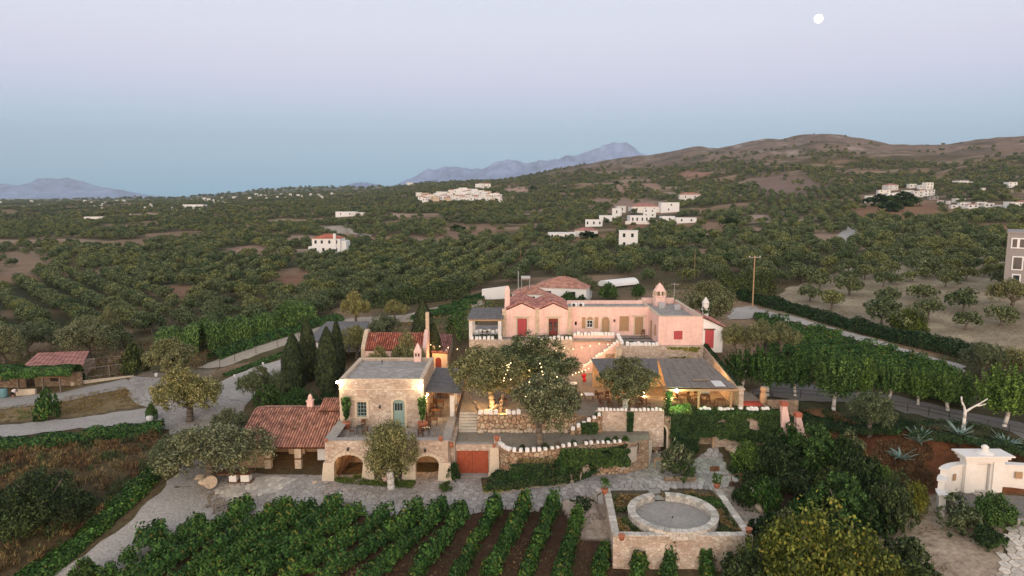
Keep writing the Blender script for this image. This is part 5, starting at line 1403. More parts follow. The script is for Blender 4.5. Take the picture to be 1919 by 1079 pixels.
for px, py, w_, h_, m_, rf, lb, nw in HAM:
    if not lb: continue
    q = G(px, py)
    s_ = q.y / 450
    house((q.x, q.y, q.z), w_ * min(1.3, max(.75, s_)), w_ * .55 * min(1.2, max(.8, s_)), h_ * min(1.3, max(.85, s_)), m_, lb, rf, 'house', rnd.uniform(-.25, .25), nw, None, 2 if h_ > 5 else 1)
q = G(1253, 397)
q0, q1 = G(1172, 420), G(1262, 418)
solo('garden_wall', 'cream', lambda b: b.hexa([(q0.x, q0.y, q0.z - 2), (q1.x, q1.y, q1.z - 2), (q1.x, q1.y + 1, q1.z - 2), (q0.x, q0.y + 1, q0.z - 2), (q0.x, q0.y, q0.z + 1.8), (q1.x, q1.y, q1.z + 1.8), (q1.x, q1.y + 1, q1.z + 1.8), (q0.x, q0.y + 1, q0.z + 1.8)]), q0, 'long pale garden wall below the hamlet houses', 'wall')
# hillside village, right
VR_ = [(1640, 372, 26, 6), (1655, 362, 18, 8), (1668, 352, 20, 8), (1672, 365, 20, 6), (1686, 364, 18, 6), (1700, 360, 16, 6), (1706, 368, 18, 6), (1718, 365, 16, 9), (1729, 363, 14, 9), (1708, 348, 12, 6), (1725, 350, 9, 6), (1738, 350, 14, 10), (1742, 362, 12, 9), (1748, 370, 14, 5),
       (1762, 376, 8, 4), (1777, 378, 6, 4), (1796, 374, 16, 5), (1790, 386, 16, 5), (1806, 383, 16, 6), (1812, 392, 14, 6), (1820, 386, 16, 6), (1838, 382, 14, 6), (1850, 384, 16, 6), (1872, 384, 12, 3), (1890, 384, 13, 8), (1900, 386, 20, 9), (1918, 385, 24, 9), (1935, 383, 24, 9),
       (1800, 342, 20, 6), (1815, 345, 9, 7), (1893, 347, 16, 8), (1842, 352, 6, 3)]
for i, (px, py, w_, h_) in enumerate(VR_):
    q = G(px, py + 4); s_ = q.y / 700
    house((q.x, q.y, q.z), w_ * .62 * s_, w_ * .4 * s_, h_ * .62 * s_, ['white', 'cream', 'plaster', 'grey_wall' if i % 9 == 4 else 'white', 'cream'][i % 5], 'pale village house in the terraced cluster on the right slope', 'tile_pink' if i % 6 == 2 else None, 'village_house', rnd.uniform(-.3, .3), 2, 'houses of the right hillside village', 2 if h_ > 7 else 1)
q0, q1 = G(1622, 380), G(1705, 380)
solo('village_retaining_wall', 'cream', lambda b: b.hexa([(q0.x, q0.y, q0.z - 2), (q1.x, q1.y, q1.z - 2), (q1.x, q1.y + 2, q1.z - 2), (q0.x, q0.y + 2, q0.z - 2), (q0.x, q0.y, q0.z + 5), (q1.x, q1.y, q1.z + 5), (q1.x, q1.y + 2, q1.z + 5), (q0.x, q0.y + 2, q0.z + 5)]), q0, 'long cream retaining wall at the foot of the right village', 'wall')
# far village, centre
rv = random.Random(5)
cells = []
for i in range(150):
    px = rv.gauss(872, 28) if i < 130 else rv.uniform(785, 830)
    px = min(max(px, 785), 934)
    top = 372 - 8 * max(0, 1 - abs(px - 872) / 55)
    py = rv.uniform(top - 5, 379)
    if any(abs(px - a_) < 5 and abs(py - b_) < 2.0 for a_, b_ in cells): continue
    cells.append((px, py))
for (px, py) in cells + [(905, 352), (768, 347), (912, 352), (898, 353)]:
    q = G(px, py); s_ = min(q.y, 1500) / 900
    m_ = rv.choice(['white', 'cream', 'cream', 'white', 'quoin'])
    house((q.x, q.y, q.z), rv.uniform(7, 11) * s_, 6 * s_, rv.uniform(4, 6) * s_, m_, 'tiny pale house packed into the distant village', rv.choice([None, None, 'tile_pink']), 'village_house', rv.uniform(-.4, .4), 2 if rv.random() < .6 else 0, 'houses of the distant village', 1)
# specks on the left plain
for k in range(58):
    px = rv.uniform(0, 640); py = 379 + rv.uniform(0, 30) * rv.random() - (max(0, px - 300) * .05)
    if px > 470: py = rv.uniform(366, 374)
    q = G(px, py)
    if q.y > 5000: continue
    s_ = q.y / 1280
    w_ = rv.uniform(2.5, 6) * s_
    house((q.x, q.y, q.z), w_, w_ * .6, rv.uniform(3.5, 5.5) * s_, rv.choice(['white', 'cream', 'plaster']), 'faint white farm speck on the far left plain', None, 'far_house', rv.uniform(-.3, .3), 0, 'farms scattered over the left plain', 1, False)
# ------------------------------------------------------------------ foliage built from leaf-sized faces
nr = np.random.default_rng(11)
def unit(n):
    v = nr.normal(size=(n, 3)); return v / np.linalg.norm(v, axis=1, keepdims=True)
def leaf_arrays(C, Nn, L, Wd, up=0.0, jit=.7, r=None, shape='rhomb'):
    """quads (rhombus leaves) centred at C, roughly facing Nn"""
    n = len(C)
    Nn = Nn + unit(n) * jit; Nn /= np.linalg.norm(Nn, axis=1, keepdims=True)
    d = unit(n) + np.array([0, 0, up]); d -= (d * Nn).sum(1)[:, None] * Nn; d /= np.linalg.norm(d, axis=1, keepdims=True) + 1e-9
    s = np.cross(Nn, d)
    L = np.broadcast_to(L, n)[:, None] * nr.uniform(.7, 1.3, (n, 1)); Wd = np.broadcast_to(Wd, n)[:, None] * nr.uniform(.7, 1.3, (n, 1))
    P = np.stack([C - d * L / 2, C + s * Wd / 2 - d * L * .05, C + d * L / 2, C - s * Wd / 2 - d * L * .05], 1)
    if r is None: r = nr.random(n)
    return P, r
def leaf_mesh(name, parts_, mats):
    """parts_: list of (P[n,4,3], r[n], material index)"""
    P = np.concatenate([p for p, r, m in parts_]); r = np.concatenate([r for p, r, m in parts_]); mi = np.concatenate([np.full(len(p), m) for p, r_, m in parts_])
    n = len(P)
    me = bpy.data.meshes.new(name)
    me.vertices.add(n * 4); me.vertices.foreach_set('co', P.reshape(-1).astype(np.float32))
    me.loops.add(n * 4); me.loops.foreach_set('vertex_index', np.arange(n * 4, dtype=np.int32))
    me.polygons.add(n); me.polygons.foreach_set('loop_start', np.arange(0, n * 4, 4, dtype=np.int32))
    for m in mats: me.materials.append(M[m])
    me.polygons.foreach_set('material_index', mi.astype(np.int32))
    me.update()
    a = me.attributes.new('rnd', 'FLOAT', 'FACE'); a.data.foreach_set('value', r.astype(np.float32))
    return me
def blobs(B, n, L, Wd, up=.2, fill=.35, rough=.22, jit=.6, below=.55, r=None, tuft=55):
    """leaves in shells round lobes B [(x,y,z,r,flat)], lumpy and with gaps"""
    B = np.array(B, float); w = B[:, 3] ** 2; k = nr.choice(len(B), n, p=w / w.sum())
    d = unit(n); d[:, 2] = np.where((d[:, 2] < 0) & (nr.random(n) > below), -d[:, 2], d[:, 2])
    lump = fbm(d[:, 0] * 2.6 + k * 7.1, d[:, 1] * 2.6 + d[:, 2] * 2.1, 5, 3)
    rad = B[k, 3] * (1 - rough + 2 * rough * lump) * np.where(nr.random(n) < fill, nr.uniform(.55, .95, n), nr.uniform(.92, 1.06, n))
    C = B[k, :3] + d * rad[:, None] * np.stack([np.ones(n), np.ones(n), B[k, 4]], 1)
    if tuft:
        nc = max(12, n // tuft); j = nr.integers(0, nc, n); mean_r = float(B[:, 3].mean())
        j = np.where(nr.random(n) < .74, j, np.arange(n)); off = unit(n) * (nr.random(n) ** .5)[:, None] * mean_r * .24 * np.array([1, 1, 1.15])
        C = C[j] + off; d = d[j] * .6 + off / (mean_r * .24) * .8
    # thin patches
    keep = (fbm(C[:, 0] * 1.7 + 3, C[:, 1] * 1.7 + C[:, 2] * 1.9, 17, 2) > .34)
    tip = np.clip(d[:, 2] * .35 + .45 + nr.normal(0, .22, n), 0, 1)
    P, rr = leaf_arrays(C[keep], d[keep], L, Wd, up, jit, (nr.random(n)[keep]) if r is None else r)
    return P, rr
def lobed(n, R_, H0, H1, seed, rr=(.26, .48), flat=.8):
    q = random.Random(seed); out = []
    for i in range(n):
        a = i * 2.4 + q.uniform(-.4, .4); t = math.sqrt((i + .5) / n)
        x, y = R_ * .66 * t * math.cos(a), R_ * .66 * t * math.sin(a)
        top = H1 - (H1 - H0) * .45 * t ** 2
        rad = R_ * q.uniform(*rr)
        z = top - rad * flat + q.uniform(-.7, .12) * rad
        out.append((x, y, z, rad, flat))
        if q.random() < .55: out.append((x * 1.12, y * 1.12, H0 + rad * .75 + q.uniform(0, .3), rad * .85, flat))
    return out
def trunk_mesh(name, segs, mat_, n=8):
    b = MB()
    for pts, rad in segs: b.path(pts, rad, n)
    o = b.build(name, mat_, None, True); me = o.data; bpy.data.objects.remove(o); return me
def limb(p, q_, r0, r1, seed, k=4, w=.25):
    q = random.Random(seed); pts = []; rad = []
    p = Vector(p); q_ = Vector(q_)
    for i in range(k + 1):
        t = i / k; v = p.lerp(q_, t)
        if 0 < i < k: v += Vector((q.uniform(-w, w), q.uniform(-w, w), q.uniform(-w, w) * .4))
        pts.append(v); rad.append(r0 + (r1 - r0) * t)
    return pts, rad
def proto(name, trunk_me, crown_me, label, cat='tree', group=None, tn='trunk', cn='crown'):
    t = thing(name, (0, 0, 0), label, cat, group)
    if trunk_me:
        o = bpy.data.objects.new(tn, trunk_me); COL.objects.link(o); o.parent = t
    o = bpy.data.objects.new(cn, crown_me); COL.objects.link(o); o.parent = t
    return t
OLIVE = []
for k in range(5):
    R_, H0, H1 = 3.4, 1.9, 5.6
    B = lobed(8, R_, H0, H1, 100 + k, (.30, .46), .85)
    cm = leaf_mesh('crown', [(*blobs(B, 24000, .20, .08, .3, .4, .25, .8), 0)], ['olive_y' if k in (1, 3) else 'olive'])
    q = random.Random(k); segs = [limb((0, 0, -.3), (q.uniform(-.2, .2), q.uniform(-.2, .2), 1.4), .34, .24, k, 4, .08)]
    base = segs[0][0][-1]
    for j, bb in enumerate(B[:7]): segs.append(limb(base, (bb[0], bb[1], bb[2]), .15, .04, k * 9 + j, 4, .22))
    OLIVE.append((trunk_mesh('trunk', segs, 'bark'), cm, R_ * 1.95, H1, segs))
TRW = trunk_mesh('trunk', [limb((0, 0, -.3), (0, 0, 1.4), .30, .2, 3, 4, .06), limb((0, 0, 1.0), (-1.1, .2, 3.2), .16, .05, 4), limb((0, 0, .8), (1.2, -.1, 3.0), .16, .05, 5), limb((0, 0, 1.3), (.2, .6, 3.6), .12, .04, 6)], 'white_bark')
def place_tree(T_, px, pyb, pyt, wpx, label, z=None, name='olive_tree', cat='tree', group=None, tm=None, Y=None, cx=None, h=None, rot=None):
    base = PY(px, pyb, Y) if Y else (Pz(px, pyb, z) if z is not None else G(px, pyb))
    if Y and z is not None: base.z = z
    top = PY(px, pyt, base.y).z
    w = wpx / FPX * math.hypot(base.y, (CAM_H - base.z)) * 1.0
    sx = w / T_[2]; sz = (top - base.z) / T_[3]
    t = thing(name, base, label, cat, group)
    o = bpy.data.objects.new('trunk', tm or T_[0]); COL.objects.link(o); o.parent = t
    c = bpy.data.objects.new('crown', T_[1]); COL.objects.link(c); c.parent = t
    if cx is not None: c.location.x = (cx - px) / FPX * base.y / sx * .9
    t.scale = (sx, sx, sz); t.rotation_euler = (0, 0, 0)
    o.rotation_euler = c.rotation_euler = (0, 0, rnd.uniform(0, 6.28) if rot is None else rot)
    return t
def olive(k, *a, **kw): return place_tree(OLIVE[k], *a, **kw)
OL = [
 (0, 925, 776, 648, 150, 'large old olive with warmly lit twisted branches behind the rough wall', 4.65, dict(Y=70.2, cx=905)),
 (1, 990, 745, 628, 190, 'widest olive crown, hung with string lights below the pink gables', 4.65, dict(Y=76)),
 (2, 1013, 836, 684, 146, 'olive with a pale leaning trunk standing on the gravel middle yard', 3.15, dict(cx=1022)),
 (3, 1172, 752, 666, 128, 'olive with whitewashed forked trunk in front of the restaurant roof', 4.65, dict(tm=TRW, Y=69.8, rot=0.0)),
 (4, 398, 908, 786, 205, 'very broad old olive spreading over the small stone table', None, {}),
 (0, 330, 880, 812, 90, 'left shoulder olive beside the broad old olive', None, {}),
 (1, 354, 790, 688, 142, 'spreading olive at the road fork, its slim trunk clear of the paving', None, {}),
 (3, 318, 716, 631, 103, 'round olive behind the road-fork olive near the fenced pen', None, {}),
 (2, 428, 838, 757, 68, 'small grey-green olive at the left end of the tiled shed', None, {}),
 (3, 484, 752, 683, 70, 'pale olive left of the flowering bushes and cypresses', None, {}),
 (4, 524, 750, 688, 50, 'small olive touching the first cypress', None, {}),
 (1, 766, 700, 622, 70, 'yellowish olive in front of the red chapel roof', 3.6, dict(Y=83)),
 (3, 708, 700, 645, 62, 'low olive at the left corner of the chapel', 3.6, dict(Y=82)),
 (0, 668, 678, 608, 68, 'dark olive between the slate roof and the chapel', 4.0, dict(Y=95)),
 (2, 722, 632, 584, 72, 'olive standing behind the chapel ridge', 4.5, dict(Y=104)),
 (1, 667, 608, 545, 62, 'tall pale olive beside the dirt road behind the slate roof', None, {}),
 (4, 165, 672, 590, 105, 'big thick-trunked olive above the tin-roofed shed', None, {}),
 (1, 205, 640, 574, 50, 'upright olive right behind the thick-trunked olive', None, {}),
 (2, 48, 668, 600, 100, 'brownish olive at the far left behind the pergola', None, {}),
 (0, 10, 690, 610, 80, 'dark olive cut by the left edge of the view', None, {}),
 (3, 1326, 618, 522, 106, 'big rounded olive behind the ivy-covered chimney', None, {}),
 (0, 1378, 662, 606, 66, 'olive right of the white annex', None, dict(Y=82)),
 (1, 1424, 660, 598, 72, 'golden-green olive in the middle of the group right of the annex', None, dict(Y=80)),
 (3, 1464, 662, 600, 66, 'golden-green olive at the right end of the group beside the vineyard', None, dict(Y=80)),
 (2, 1630, 818, 726, 96, 'grey-green olive on the slope above the red earth mound', None, {}),
 (0, 1842, 708, 640, 84, 'dark spreading olive at the end of the long hedge', None, {}),
 (4, 1905, 712, 645, 84, 'dark olive at the right edge below the orchard', None, {}),
 (2, 1893, 582, 516, 74, 'orchard olive at the foot of the grey apartment block', None, {}),
 (2, 1096, 560, 512, 52, 'dark tree right of the hip-roofed house', None, {}),
 (0, 1070, 540, 500, 56, 'round olive behind the hip-roofed house', None, {}),
 (3, 740, 600, 560, 50, 'small olive beside the dirt road bend', None, {}),
]
for k, px, pb, pt_, w, lb, z, kw in OL: olive(k, px, pb, pt_, w, lb, z, **kw)
# bushy round olive in front of the arches, whitewashed trunk
R_ = 2.6
B = [(0, 0, 2.9, 2.2, 1.0), (-1.2, .2, 2.3, 1.4, .9), (1.2, -.1, 2.3, 1.4, .95), (.2, .3, 4.0, 1.4, .9), (-.6, -.6, 3.5, 1.3, 1), (.9, .5, 3.5, 1.3, 1), (0, -.9, 2.1, 1.3, .9)]
ba = unit(9000)
bush_me = leaf_mesh('crown', [(*blobs(B, 20000, .19, .07, .9, .4, .2, .9), 0)], ['olive'])
BUSHY = (trunk_mesh('trunk', [limb((0, 0, -.2), (.1, 0, 1.3), .34, .3, 3, 3, .05), limb((0, 0, 1.0), (.3, 0, 2.4), .2, .08, 4)], 'white_bark'), bush_me, 5.2, 5.3)
place_tree(BUSHY, 733, 914, 788, 104, 'dense upright bushy olive with whitewashed foot in front of the middle arch', 0)

# cypress
def cyp(seed, n=9500, H=9.0, Rm=1.15):
    z = nr.random(n) ** .85; a = nr.random(n) * 2 * math.pi
    prof = np.interp(z, [0, .12, .35, .6, .8, .92, 1], [.5, .85, 1, .86, .58, .32, .06])
    lump = .8 + .4 * fbm(a * 2.2 + seed, z * 14, seed, 3)
    r = Rm * prof * lump * nr.uniform(.72, 1.04, n)
    C = np.stack([r * np.cos(a), r * np.sin(a), .5 + z * (H - .5)], 1); D = np.stack([np.cos(a), np.sin(a), np.full(n, .25)], 1)
    P, rr = leaf_arrays(C, D, .42, .12, 2.4, .4)
    return leaf_mesh('crown', [(P, rr, 0)], ['cypress'])
CYT = trunk_mesh('trunk', [([Vector((0, 0, -.3)), Vector((0, 0, 4))], [.2, .08])], 'white_bark')
CY = [(CYT, cyp(3), 2.1, 9.0), (CYT, cyp(8, Rm=.95), 1.75, 9.0)]
for k, px, pb, pt_, w, lb, kw in [
 (0, 552, 742, 625, 40, 'leftmost cypress of the group left of the stone house', {}), (1, 579, 735, 600, 34, 'tallest cypress, second from the left in the group', dict(Y=88, z=2.6)),
 (0, 616, 742, 614, 42, 'thick pointed cypress beside the stone house', {}), (1, 634, 730, 600, 27, 'slim cypress just behind the thick pointed one', dict(Y=86, z=2.8)),
 (0, 795, 690, 565, 42, 'tall cypress behind the chapel bell tower', dict(Y=93, z=4.3)), (1, 815, 700, 606, 24, 'narrow cypress right of the bell tower', dict(Y=90, z=4.2))]:
    z = kw.pop('z', None)
    place_tree(CY[k], px, pb, pt_, w, lb, z, name='cypress', **kw)

# pollarded trees with upright leafy shoots and white trunks
def shoots(seed, H=5.2, Rm=2.4, ns=85):
    q = random.Random(seed); Cs = []; Ds = []; seg = []
    for i in range(ns):
        a = q.uniform(0, 6.28); r0 = Rm * .55 * math.sqrt(q.random()); r1 = r0 + q.uniform(.15, Rm * .5)
        z0 = 1.7 + q.uniform(0, .5); z1 = H - (r1 / Rm) ** 2 * 1.1 + q.uniform(-1.1, .6)
        n = 105
        t = nr.random(n)
        x = (r0 + (r1 - r0) * t ** .8) * math.cos(a); y = (r0 + (r1 - r0) * t ** .8) * math.sin(a); z = z0 + (z1 - z0) * t - np.maximum(0, .25 - t) * q.uniform(0, 2)
        C = np.stack([x, y, z], 1) + unit(n) * .17 * (1.2 - t)[:, None]
        Cs.append(C); Ds.append(unit(n) + np.array([math.cos(a), math.sin(a), .3]))
    P, rr = leaf_arrays(np.concatenate(Cs), np.concatenate(Ds), .21, .12, .8, .5)
    return leaf_mesh('crown', [(P, rr, 0)], ['mulberry'])
MT = [trunk_mesh('trunk', [limb((0, 0, -.4), (.12 * s_, 0, 1.75), .17, .13, 3 + s_, 3, .05), limb((.1 * s_, 0, 1.7), (-.8, .2, 2.7), .1, .05, 6 + s_, 3, .08), limb((.1 * s_, 0, 1.7), (.9, -.2, 2.6), .1, .05, 7 + s_, 3, .08)], 'white_bark') for s_ in (1, -1, 2)]
MU = [(MT[k], shoots(20 + k), 5.0, 5.3) for k in range(3)]
for i, (px, pb, pt_, w, lb, kw) in enumerate([
 (1438, 742, 652, 104, 'first white-trunked leafy tree right of the restaurant roof', {}), (1392, 728, 655, 84, 'leafy upright tree just behind the restaurant roof corner', {}),
 (1490, 742, 660, 90, 'second leafy tree, its thin white trunk against the grey path', {}), (1562, 768, 654, 118, 'fullest leafy tree with two pale trunks above the brick vents', {}),
 (1606, 758, 664, 80, 'leafy tree right of the fullest one', {}), (1664, 752, 676, 86, 'pale green leafy tree halfway along the railing', {}), (1720, 760, 690, 76, 'low dark leafy tree behind the railing', {}),
 (1775, 770, 688, 100, 'leafy tree left of the forked white trunk', {}), (1880, 800, 688, 120, 'broad leafy tree at the right edge above the railing', {}), (1950, 800, 690, 110, 'leafy tree partly cut by the right edge', {})]):
    place_tree(MU[i % 3], px, pb, pt_, w, lb, None, name='leafy_tree', cat='tree', **kw)
g = G(1806, 806)
ft = solo('bare_forked_tree', 'white_bark', lambda b: [b.path(*limb(*q_)) for q_ in (((g.x, g.y, g.z - .3), (g.x, g.y, g.z + 2.0), .17, .14, 1, 3, .04), ((g.x, g.y, g.z + 1.8), (g.x - .5, g.y, g.z + 3.3), .12, .07, 2, 3, .08), ((g.x, g.y, g.z + 1.8), (g.x + 2.0, g.y, g.z + 3.1), .12, .05, 3, 3, .12), ((g.x + 1.1, g.y, g.z + 2.4), (g.x + 2.1, g.y + .3, g.z + 2.5), .08, .04, 4, 3, .1))], g, 'lopped tree with a forked white trunk above the agaves', 'tree', None, True)

# shrubs
def shrub_me(mat_, n=5200, L=.26, Wd=.15, seed=1, up=.5, lob=9):
    return leaf_mesh('foliage', [(*blobs(lobed(lob, 1.5, .0, 2.0, seed, (.34, .52), .9), n, L, Wd, up, .4, .32, .9), 0)], [mat_])
SH = {'big': [shrub_me('shrub', 30000, .085, .045, 31, .5, 22)], 'shrub': [shrub_me('shrub', 12000, .16, .08, k, .5, 14) for k in (1, 2)], 'grass': [shrub_me('grass', 4000, .2, .05, 14, 2.0)], 'ivy': [shrub_me('ivy', seed=k) for k in (3, 4)], 'yellow': [shrub_me('yellow', 26000, .085, .06, 5, .4, 26), shrub_me('yellow', 26000, .085, .06, 6, .4, 26)],
      'mulberry': [shrub_me('mulberry', 16000, .12, .085, 7, .4, 16)], 'olive': [shrub_me('olive', seed=8, L=.28, Wd=.1)], 'vine': [shrub_me('vine', seed=9)], 'redbrush': [shrub_me('redbrush', 2600, .3, .03, 10, 1.5)], 'drygrass': [shrub_me('drygrass', 1800, .3, .03, 12, 2)]}
STEM = trunk_mesh('stem', [([Vector((0, 0, -.3)), Vector((0, 0, 1.1))], [.09, .05]), ([Vector((0, 0, .6)), Vector((.6, .2, 1.5))], [.05, .03]), ([Vector((0, 0, .6)), Vector((-.6, -.1, 1.4))], [.05, .03])], 'bark')
def shrub(kind, px, pb, pt_, w, label, z=None, name='shrub', cat='shrub', group=None, Y=None):
    base = PY(px, pb, Y) if Y else (Pz(px, pb, z) if z is not None else G(px, pb))
    if Y and z is not None: base.z = z
    h = max(.3, PY(px, pt_, base.y).z - base.z); W_ = w / FPX * math.hypot(base.y, CAM_H - base.z)
    t = thing(name, base, label, cat, group); a = rnd.uniform(0, 6.28)
    s = bpy.data.objects.new('stem', STEM); COL.objects.link(s); s.parent = t
    c = bpy.data.objects.new('foliage', rnd.choice(SH[kind])); COL.objects.link(c); c.parent = t; c.rotation_euler = (0, 0, a)
    t.scale = (W_ / 3.0, W_ / 3.0, h / 2.0)
    return t
for kind, px, pb, pt_, w, lb in [
 ('big', 82, 990, 872, 165, 'huge dark rounded shrub on the brown bank at the lower left'),
 ('mulberry', 318, 1040, 1000, 30, 'small bright sapling beside the lower hedge'),
 ('mulberry', 160, 1100, 1040, 50, 'young green sapling at the bottom left'),
 ('shrub', 1455, 900, 812, 84, 'dark broad bush below the end of the ivy wall'), ('mulberry', 1525, 880, 790, 92, 'leafy dark green tree-bush right of the ivy wall'),
 ('mulberry', 1400, 880, 822, 60, 'bright bush in front of the pale boulders'), ('vine', 1478, 850, 790, 58, 'lighter green bush right under the red-capped chimneys'), ('ivy', 1575, 870, 812, 66, 'very dark bush beside the bank below the railing'), ('vine', 1432, 950, 890, 60, 'mid green bush on the gully edge'),
 ('yellow', 1620, 900, 850, 48, 'pale yellowish bush near the red mound'), ('olive', 1595, 850, 806, 50, 'small grey bush below the slope olive'), ('mulberry', 1650, 930, 868, 58, 'mid green bush against the red mound'), ('vine', 1500, 990, 930, 70, 'bright bush in the middle of the gully'), ('ivy', 1630, 1000, 930, 74, 'dark bush right of the glossy one'),
 ('shrub', 1555, 935, 872, 70, 'dark bush in the middle of the garden thicket'), ('olive', 1465, 1000, 950, 56, 'grey-green bush above the yellow tree'),
 ('shrub', 1605, 935, 826, 84, 'upright dark bush between ivy wall and red mound'), ('mulberry', 1572, 1000, 878, 112, 'big glossy dark bush above the yellow-green tree'),
 ('shrub', 1668, 985, 875, 80, 'dark tall bush at the left foot of the red mound'), ('shrub', 1490, 930, 866, 80, 'low dark bush above the dark gully'),
 ('yellow', 1545, 1150, 938, 230, 'large yellow-green tree rising at the bottom right'), ('yellow', 1440, 1120, 980, 120, 'yellowish bush left of the large yellow-green tree'), ('yellow', 1640, 1140, 1020, 90, 'thin yellow-green bush right of the large yellow-green tree'),
 ('shrub', 1400, 1130, 1020, 110, 'dark bush under the corner of the square planter'), ('shrub', 1690, 1110, 1005, 120, 'dark bush at the bottom beside the sandy ground'),
 ('olive', 1795, 990, 926, 84, 'small grey-green tree in front of the white gateway'), ('mulberry', 1862, 985, 920, 74, 'wispy little tree beside the gateway stairs'), ('ivy', 1853, 1020, 985, 58, 'very dark low bush by the crazy-paved path'),
 ('yellow', 1712, 960, 900, 50, 'thin yellowish sapling on the sandy ground'),
 ('ivy', 1390, 948, 905, 40, 'low dark bush right of the square planter'), ('ivy', 1440, 1010, 960, 60, 'dark creeping bush beside the rocky path'),
 ('mulberry', 505, 762, 716, 60, 'oleander bush with pale flowers behind the tiled shed'), ('mulberry', 560, 765, 725, 70, 'oleander bush at the foot of the cypresses'), ('ivy', 615, 768, 735, 60, 'dark bush between cypresses and tiled roof'),
 ('ivy', 1218, 832, 765, 60, 'dark leafy tree beside the pointed stone archway'), ('ivy', 1175, 822, 772, 46, 'climbing bush on the front wall'),
 ('olive', 1268, 885, 822, 66, 'feathery grey bush in the small bed before the dark doorway'), ('grass', 1278, 897, 868, 62, 'bright green low planting in the small bed'),
 ('ivy', 852, 900, 862, 26, 'rounded dark shrub against the last arch pier'), ('vine', 90, 785, 722, 46, 'young feathery tree on the dry field'),
 ('mulberry', 285, 786, 752, 22, 'banana-like plant beside the road fork'),
 ('shrub', 255, 700, 640, 50, 'dark green bush left of the fenced pen'), ('ivy', 140, 712, 690, 40, 'bright creeper at the end of the left pergola'),
 ('mulberry', 1140, 560, 527, 40, 'dark citrus tree before the white polytunnel'), ('mulberry', 1196, 556, 530, 28, 'small round citrus tree right of the polytunnel'), ('mulberry', 1065, 572, 545, 36, 'green bush against the hip-roofed house'), ('ivy', 1092, 582, 552, 36, 'dark bush right below the hip-roofed house'),
 ('yellow', 1700, 630, 572, 66, 'yellow-green tree in the orchard beside the hedge'),
 ('olive', 200, 640, 600, 40, 'brownish shrub behind the thick-trunked olive'),
]:
    shrub(kind, px, pb, pt_, w, lb)

# hedges and climbers: leaf masses that follow a line or cover a wall
def strip_leaves(pts, w, h, dens, L, Wd, up=.3, zoff=0, ground=True):
    out = []
    for i in range(len(pts) - 1):
        a, c = Vector(pts[i]), Vector(pts[i + 1]); Ls = (c - a).length; n = int(Ls * dens)
        if n < 1: continue
        t = nr.random(n); th = nr.random(n) * math.pi; x0 = a.x + (c.x - a.x) * t; y0 = a.y + (c.y - a.y) * t; zb = a.z + (c.z - a.z) * t
        d = (c - a).normalized(); nx, ny = -d.y, d.x
        lump = .65 + .7 * fbm(x0 * .55, y0 * .55, 5, 3)
        r = nr.uniform(.7, 1.05, n)
        off = np.cos(th) * w / 2 * lump * r; hh = np.sin(th) ** .7 * h * lump * r
        C = np.stack([x0 + nx * off, y0 + ny * off, zb + hh + zoff], 1)
        D = np.stack([nx * np.cos(th), ny * np.cos(th), np.sin(th) + .1], 1)
        P, rr = leaf_arrays(C, D, L, Wd, up, .6); out.append((P, rr))
    return np.concatenate([p for p, r in out]), np.concatenate([r for p, r in out])
def hedge(name, pxs, w, h, dens, L, Wd, m, label, cat='hedge', z=None, up=.3, kind=None, pts=None):
    if pts is None: pts = [(Pz(px, py, z) if z is not None else G(px, py)) for px, py in pxs]
    fine = []
    for i in range(len(pts) - 1):
        k = max(1, int((Vector(pts[i + 1]) - Vector(pts[i])).length / 2.5))
        for j in range(k):
            v = Vector(pts[i]).lerp(Vector(pts[i + 1]), j / k)
            if z is None and pxs: v.z = Tz(v.x, v.y)
            fine.append(v)
    fine.append(Vector(pts[-1]))
    P, r = strip_leaves(fine, w, h, dens, L, Wd, up)
    loc = Vector(fine[0]); P = P - np.array(loc)
    o = bpy.data.objects.new(name, leaf_mesh(name, [(P, r, 0)], [m])); COL.objects.link(o); o.location = loc
    if kind: o['kind'] = kind; o['label'] = label
    else: tag(o, label, cat)
    return o
hedge('bank_hedge', [(-120, 850), (0, 842), (60, 838), (150, 828), (230, 815), (306, 808)], 2.4, 1.3, 420, .26, .2, 'vine', 'green creeper hedge along the top of the brown bank')
hedge('bank_hedge', [(312, 838), (300, 880), (250, 930), (190, 985), (120, 1045), (30, 1110)], 2.4, .9, 420, .26, .2, 'vine', 'green creeper hedge beside the lower gravel road')
hedge('orchard_hedge', [(1385, 560), (1430, 572), (1500, 590), (1600, 618), (1700, 645), (1820, 672)], 2.4, 1.9, 380, .3, .2, 'ivy', 'long dark clipped hedge below the olive orchard')
hedge('tall_hedge', [(1345, 552), (1390, 556), (1445, 566)], 3.5, 4.8, 700, .34, .2, 'shrub', 'tall dark hedge behind the utility pole')
hedge('thicket', [(300, 668), (380, 655), (440, 640), (520, 622), (580, 608)], 7, 4.2, 900, .42, .16, 'mulberry', 'tall dense green thicket of reeds left of centre', 'thicket', up=1.6)
hedge('thicket', [(400, 675), (500, 640), (590, 612), (640, 600)], 3, 1.3, 300, .36, .2, 'vine', 'low green scrub along the dirt road', 'thicket')
hedge('thicket', [(690, 578), (760, 570), (830, 562), (880, 556)], 4, 3.4, 500, .36, .2, 'shrub', 'dark green trees lining the far side of the dirt road', 'thicket')
hedge('thicket', [(845, 640), (880, 628)], 5, 4.5, 700, .34, .14, 'mulberry', 'reedy dark green clump left of the villa pergola', 'thicket', up=1.6)
hedge('garden_hedge', [(1440, 770), (1560, 800), (1700, 812), (1800, 824), (1960, 860)], 3.2, .7, 420, .2, .12, 'ivy', 'dark ground creeper along the foot of the path', 'creeper')
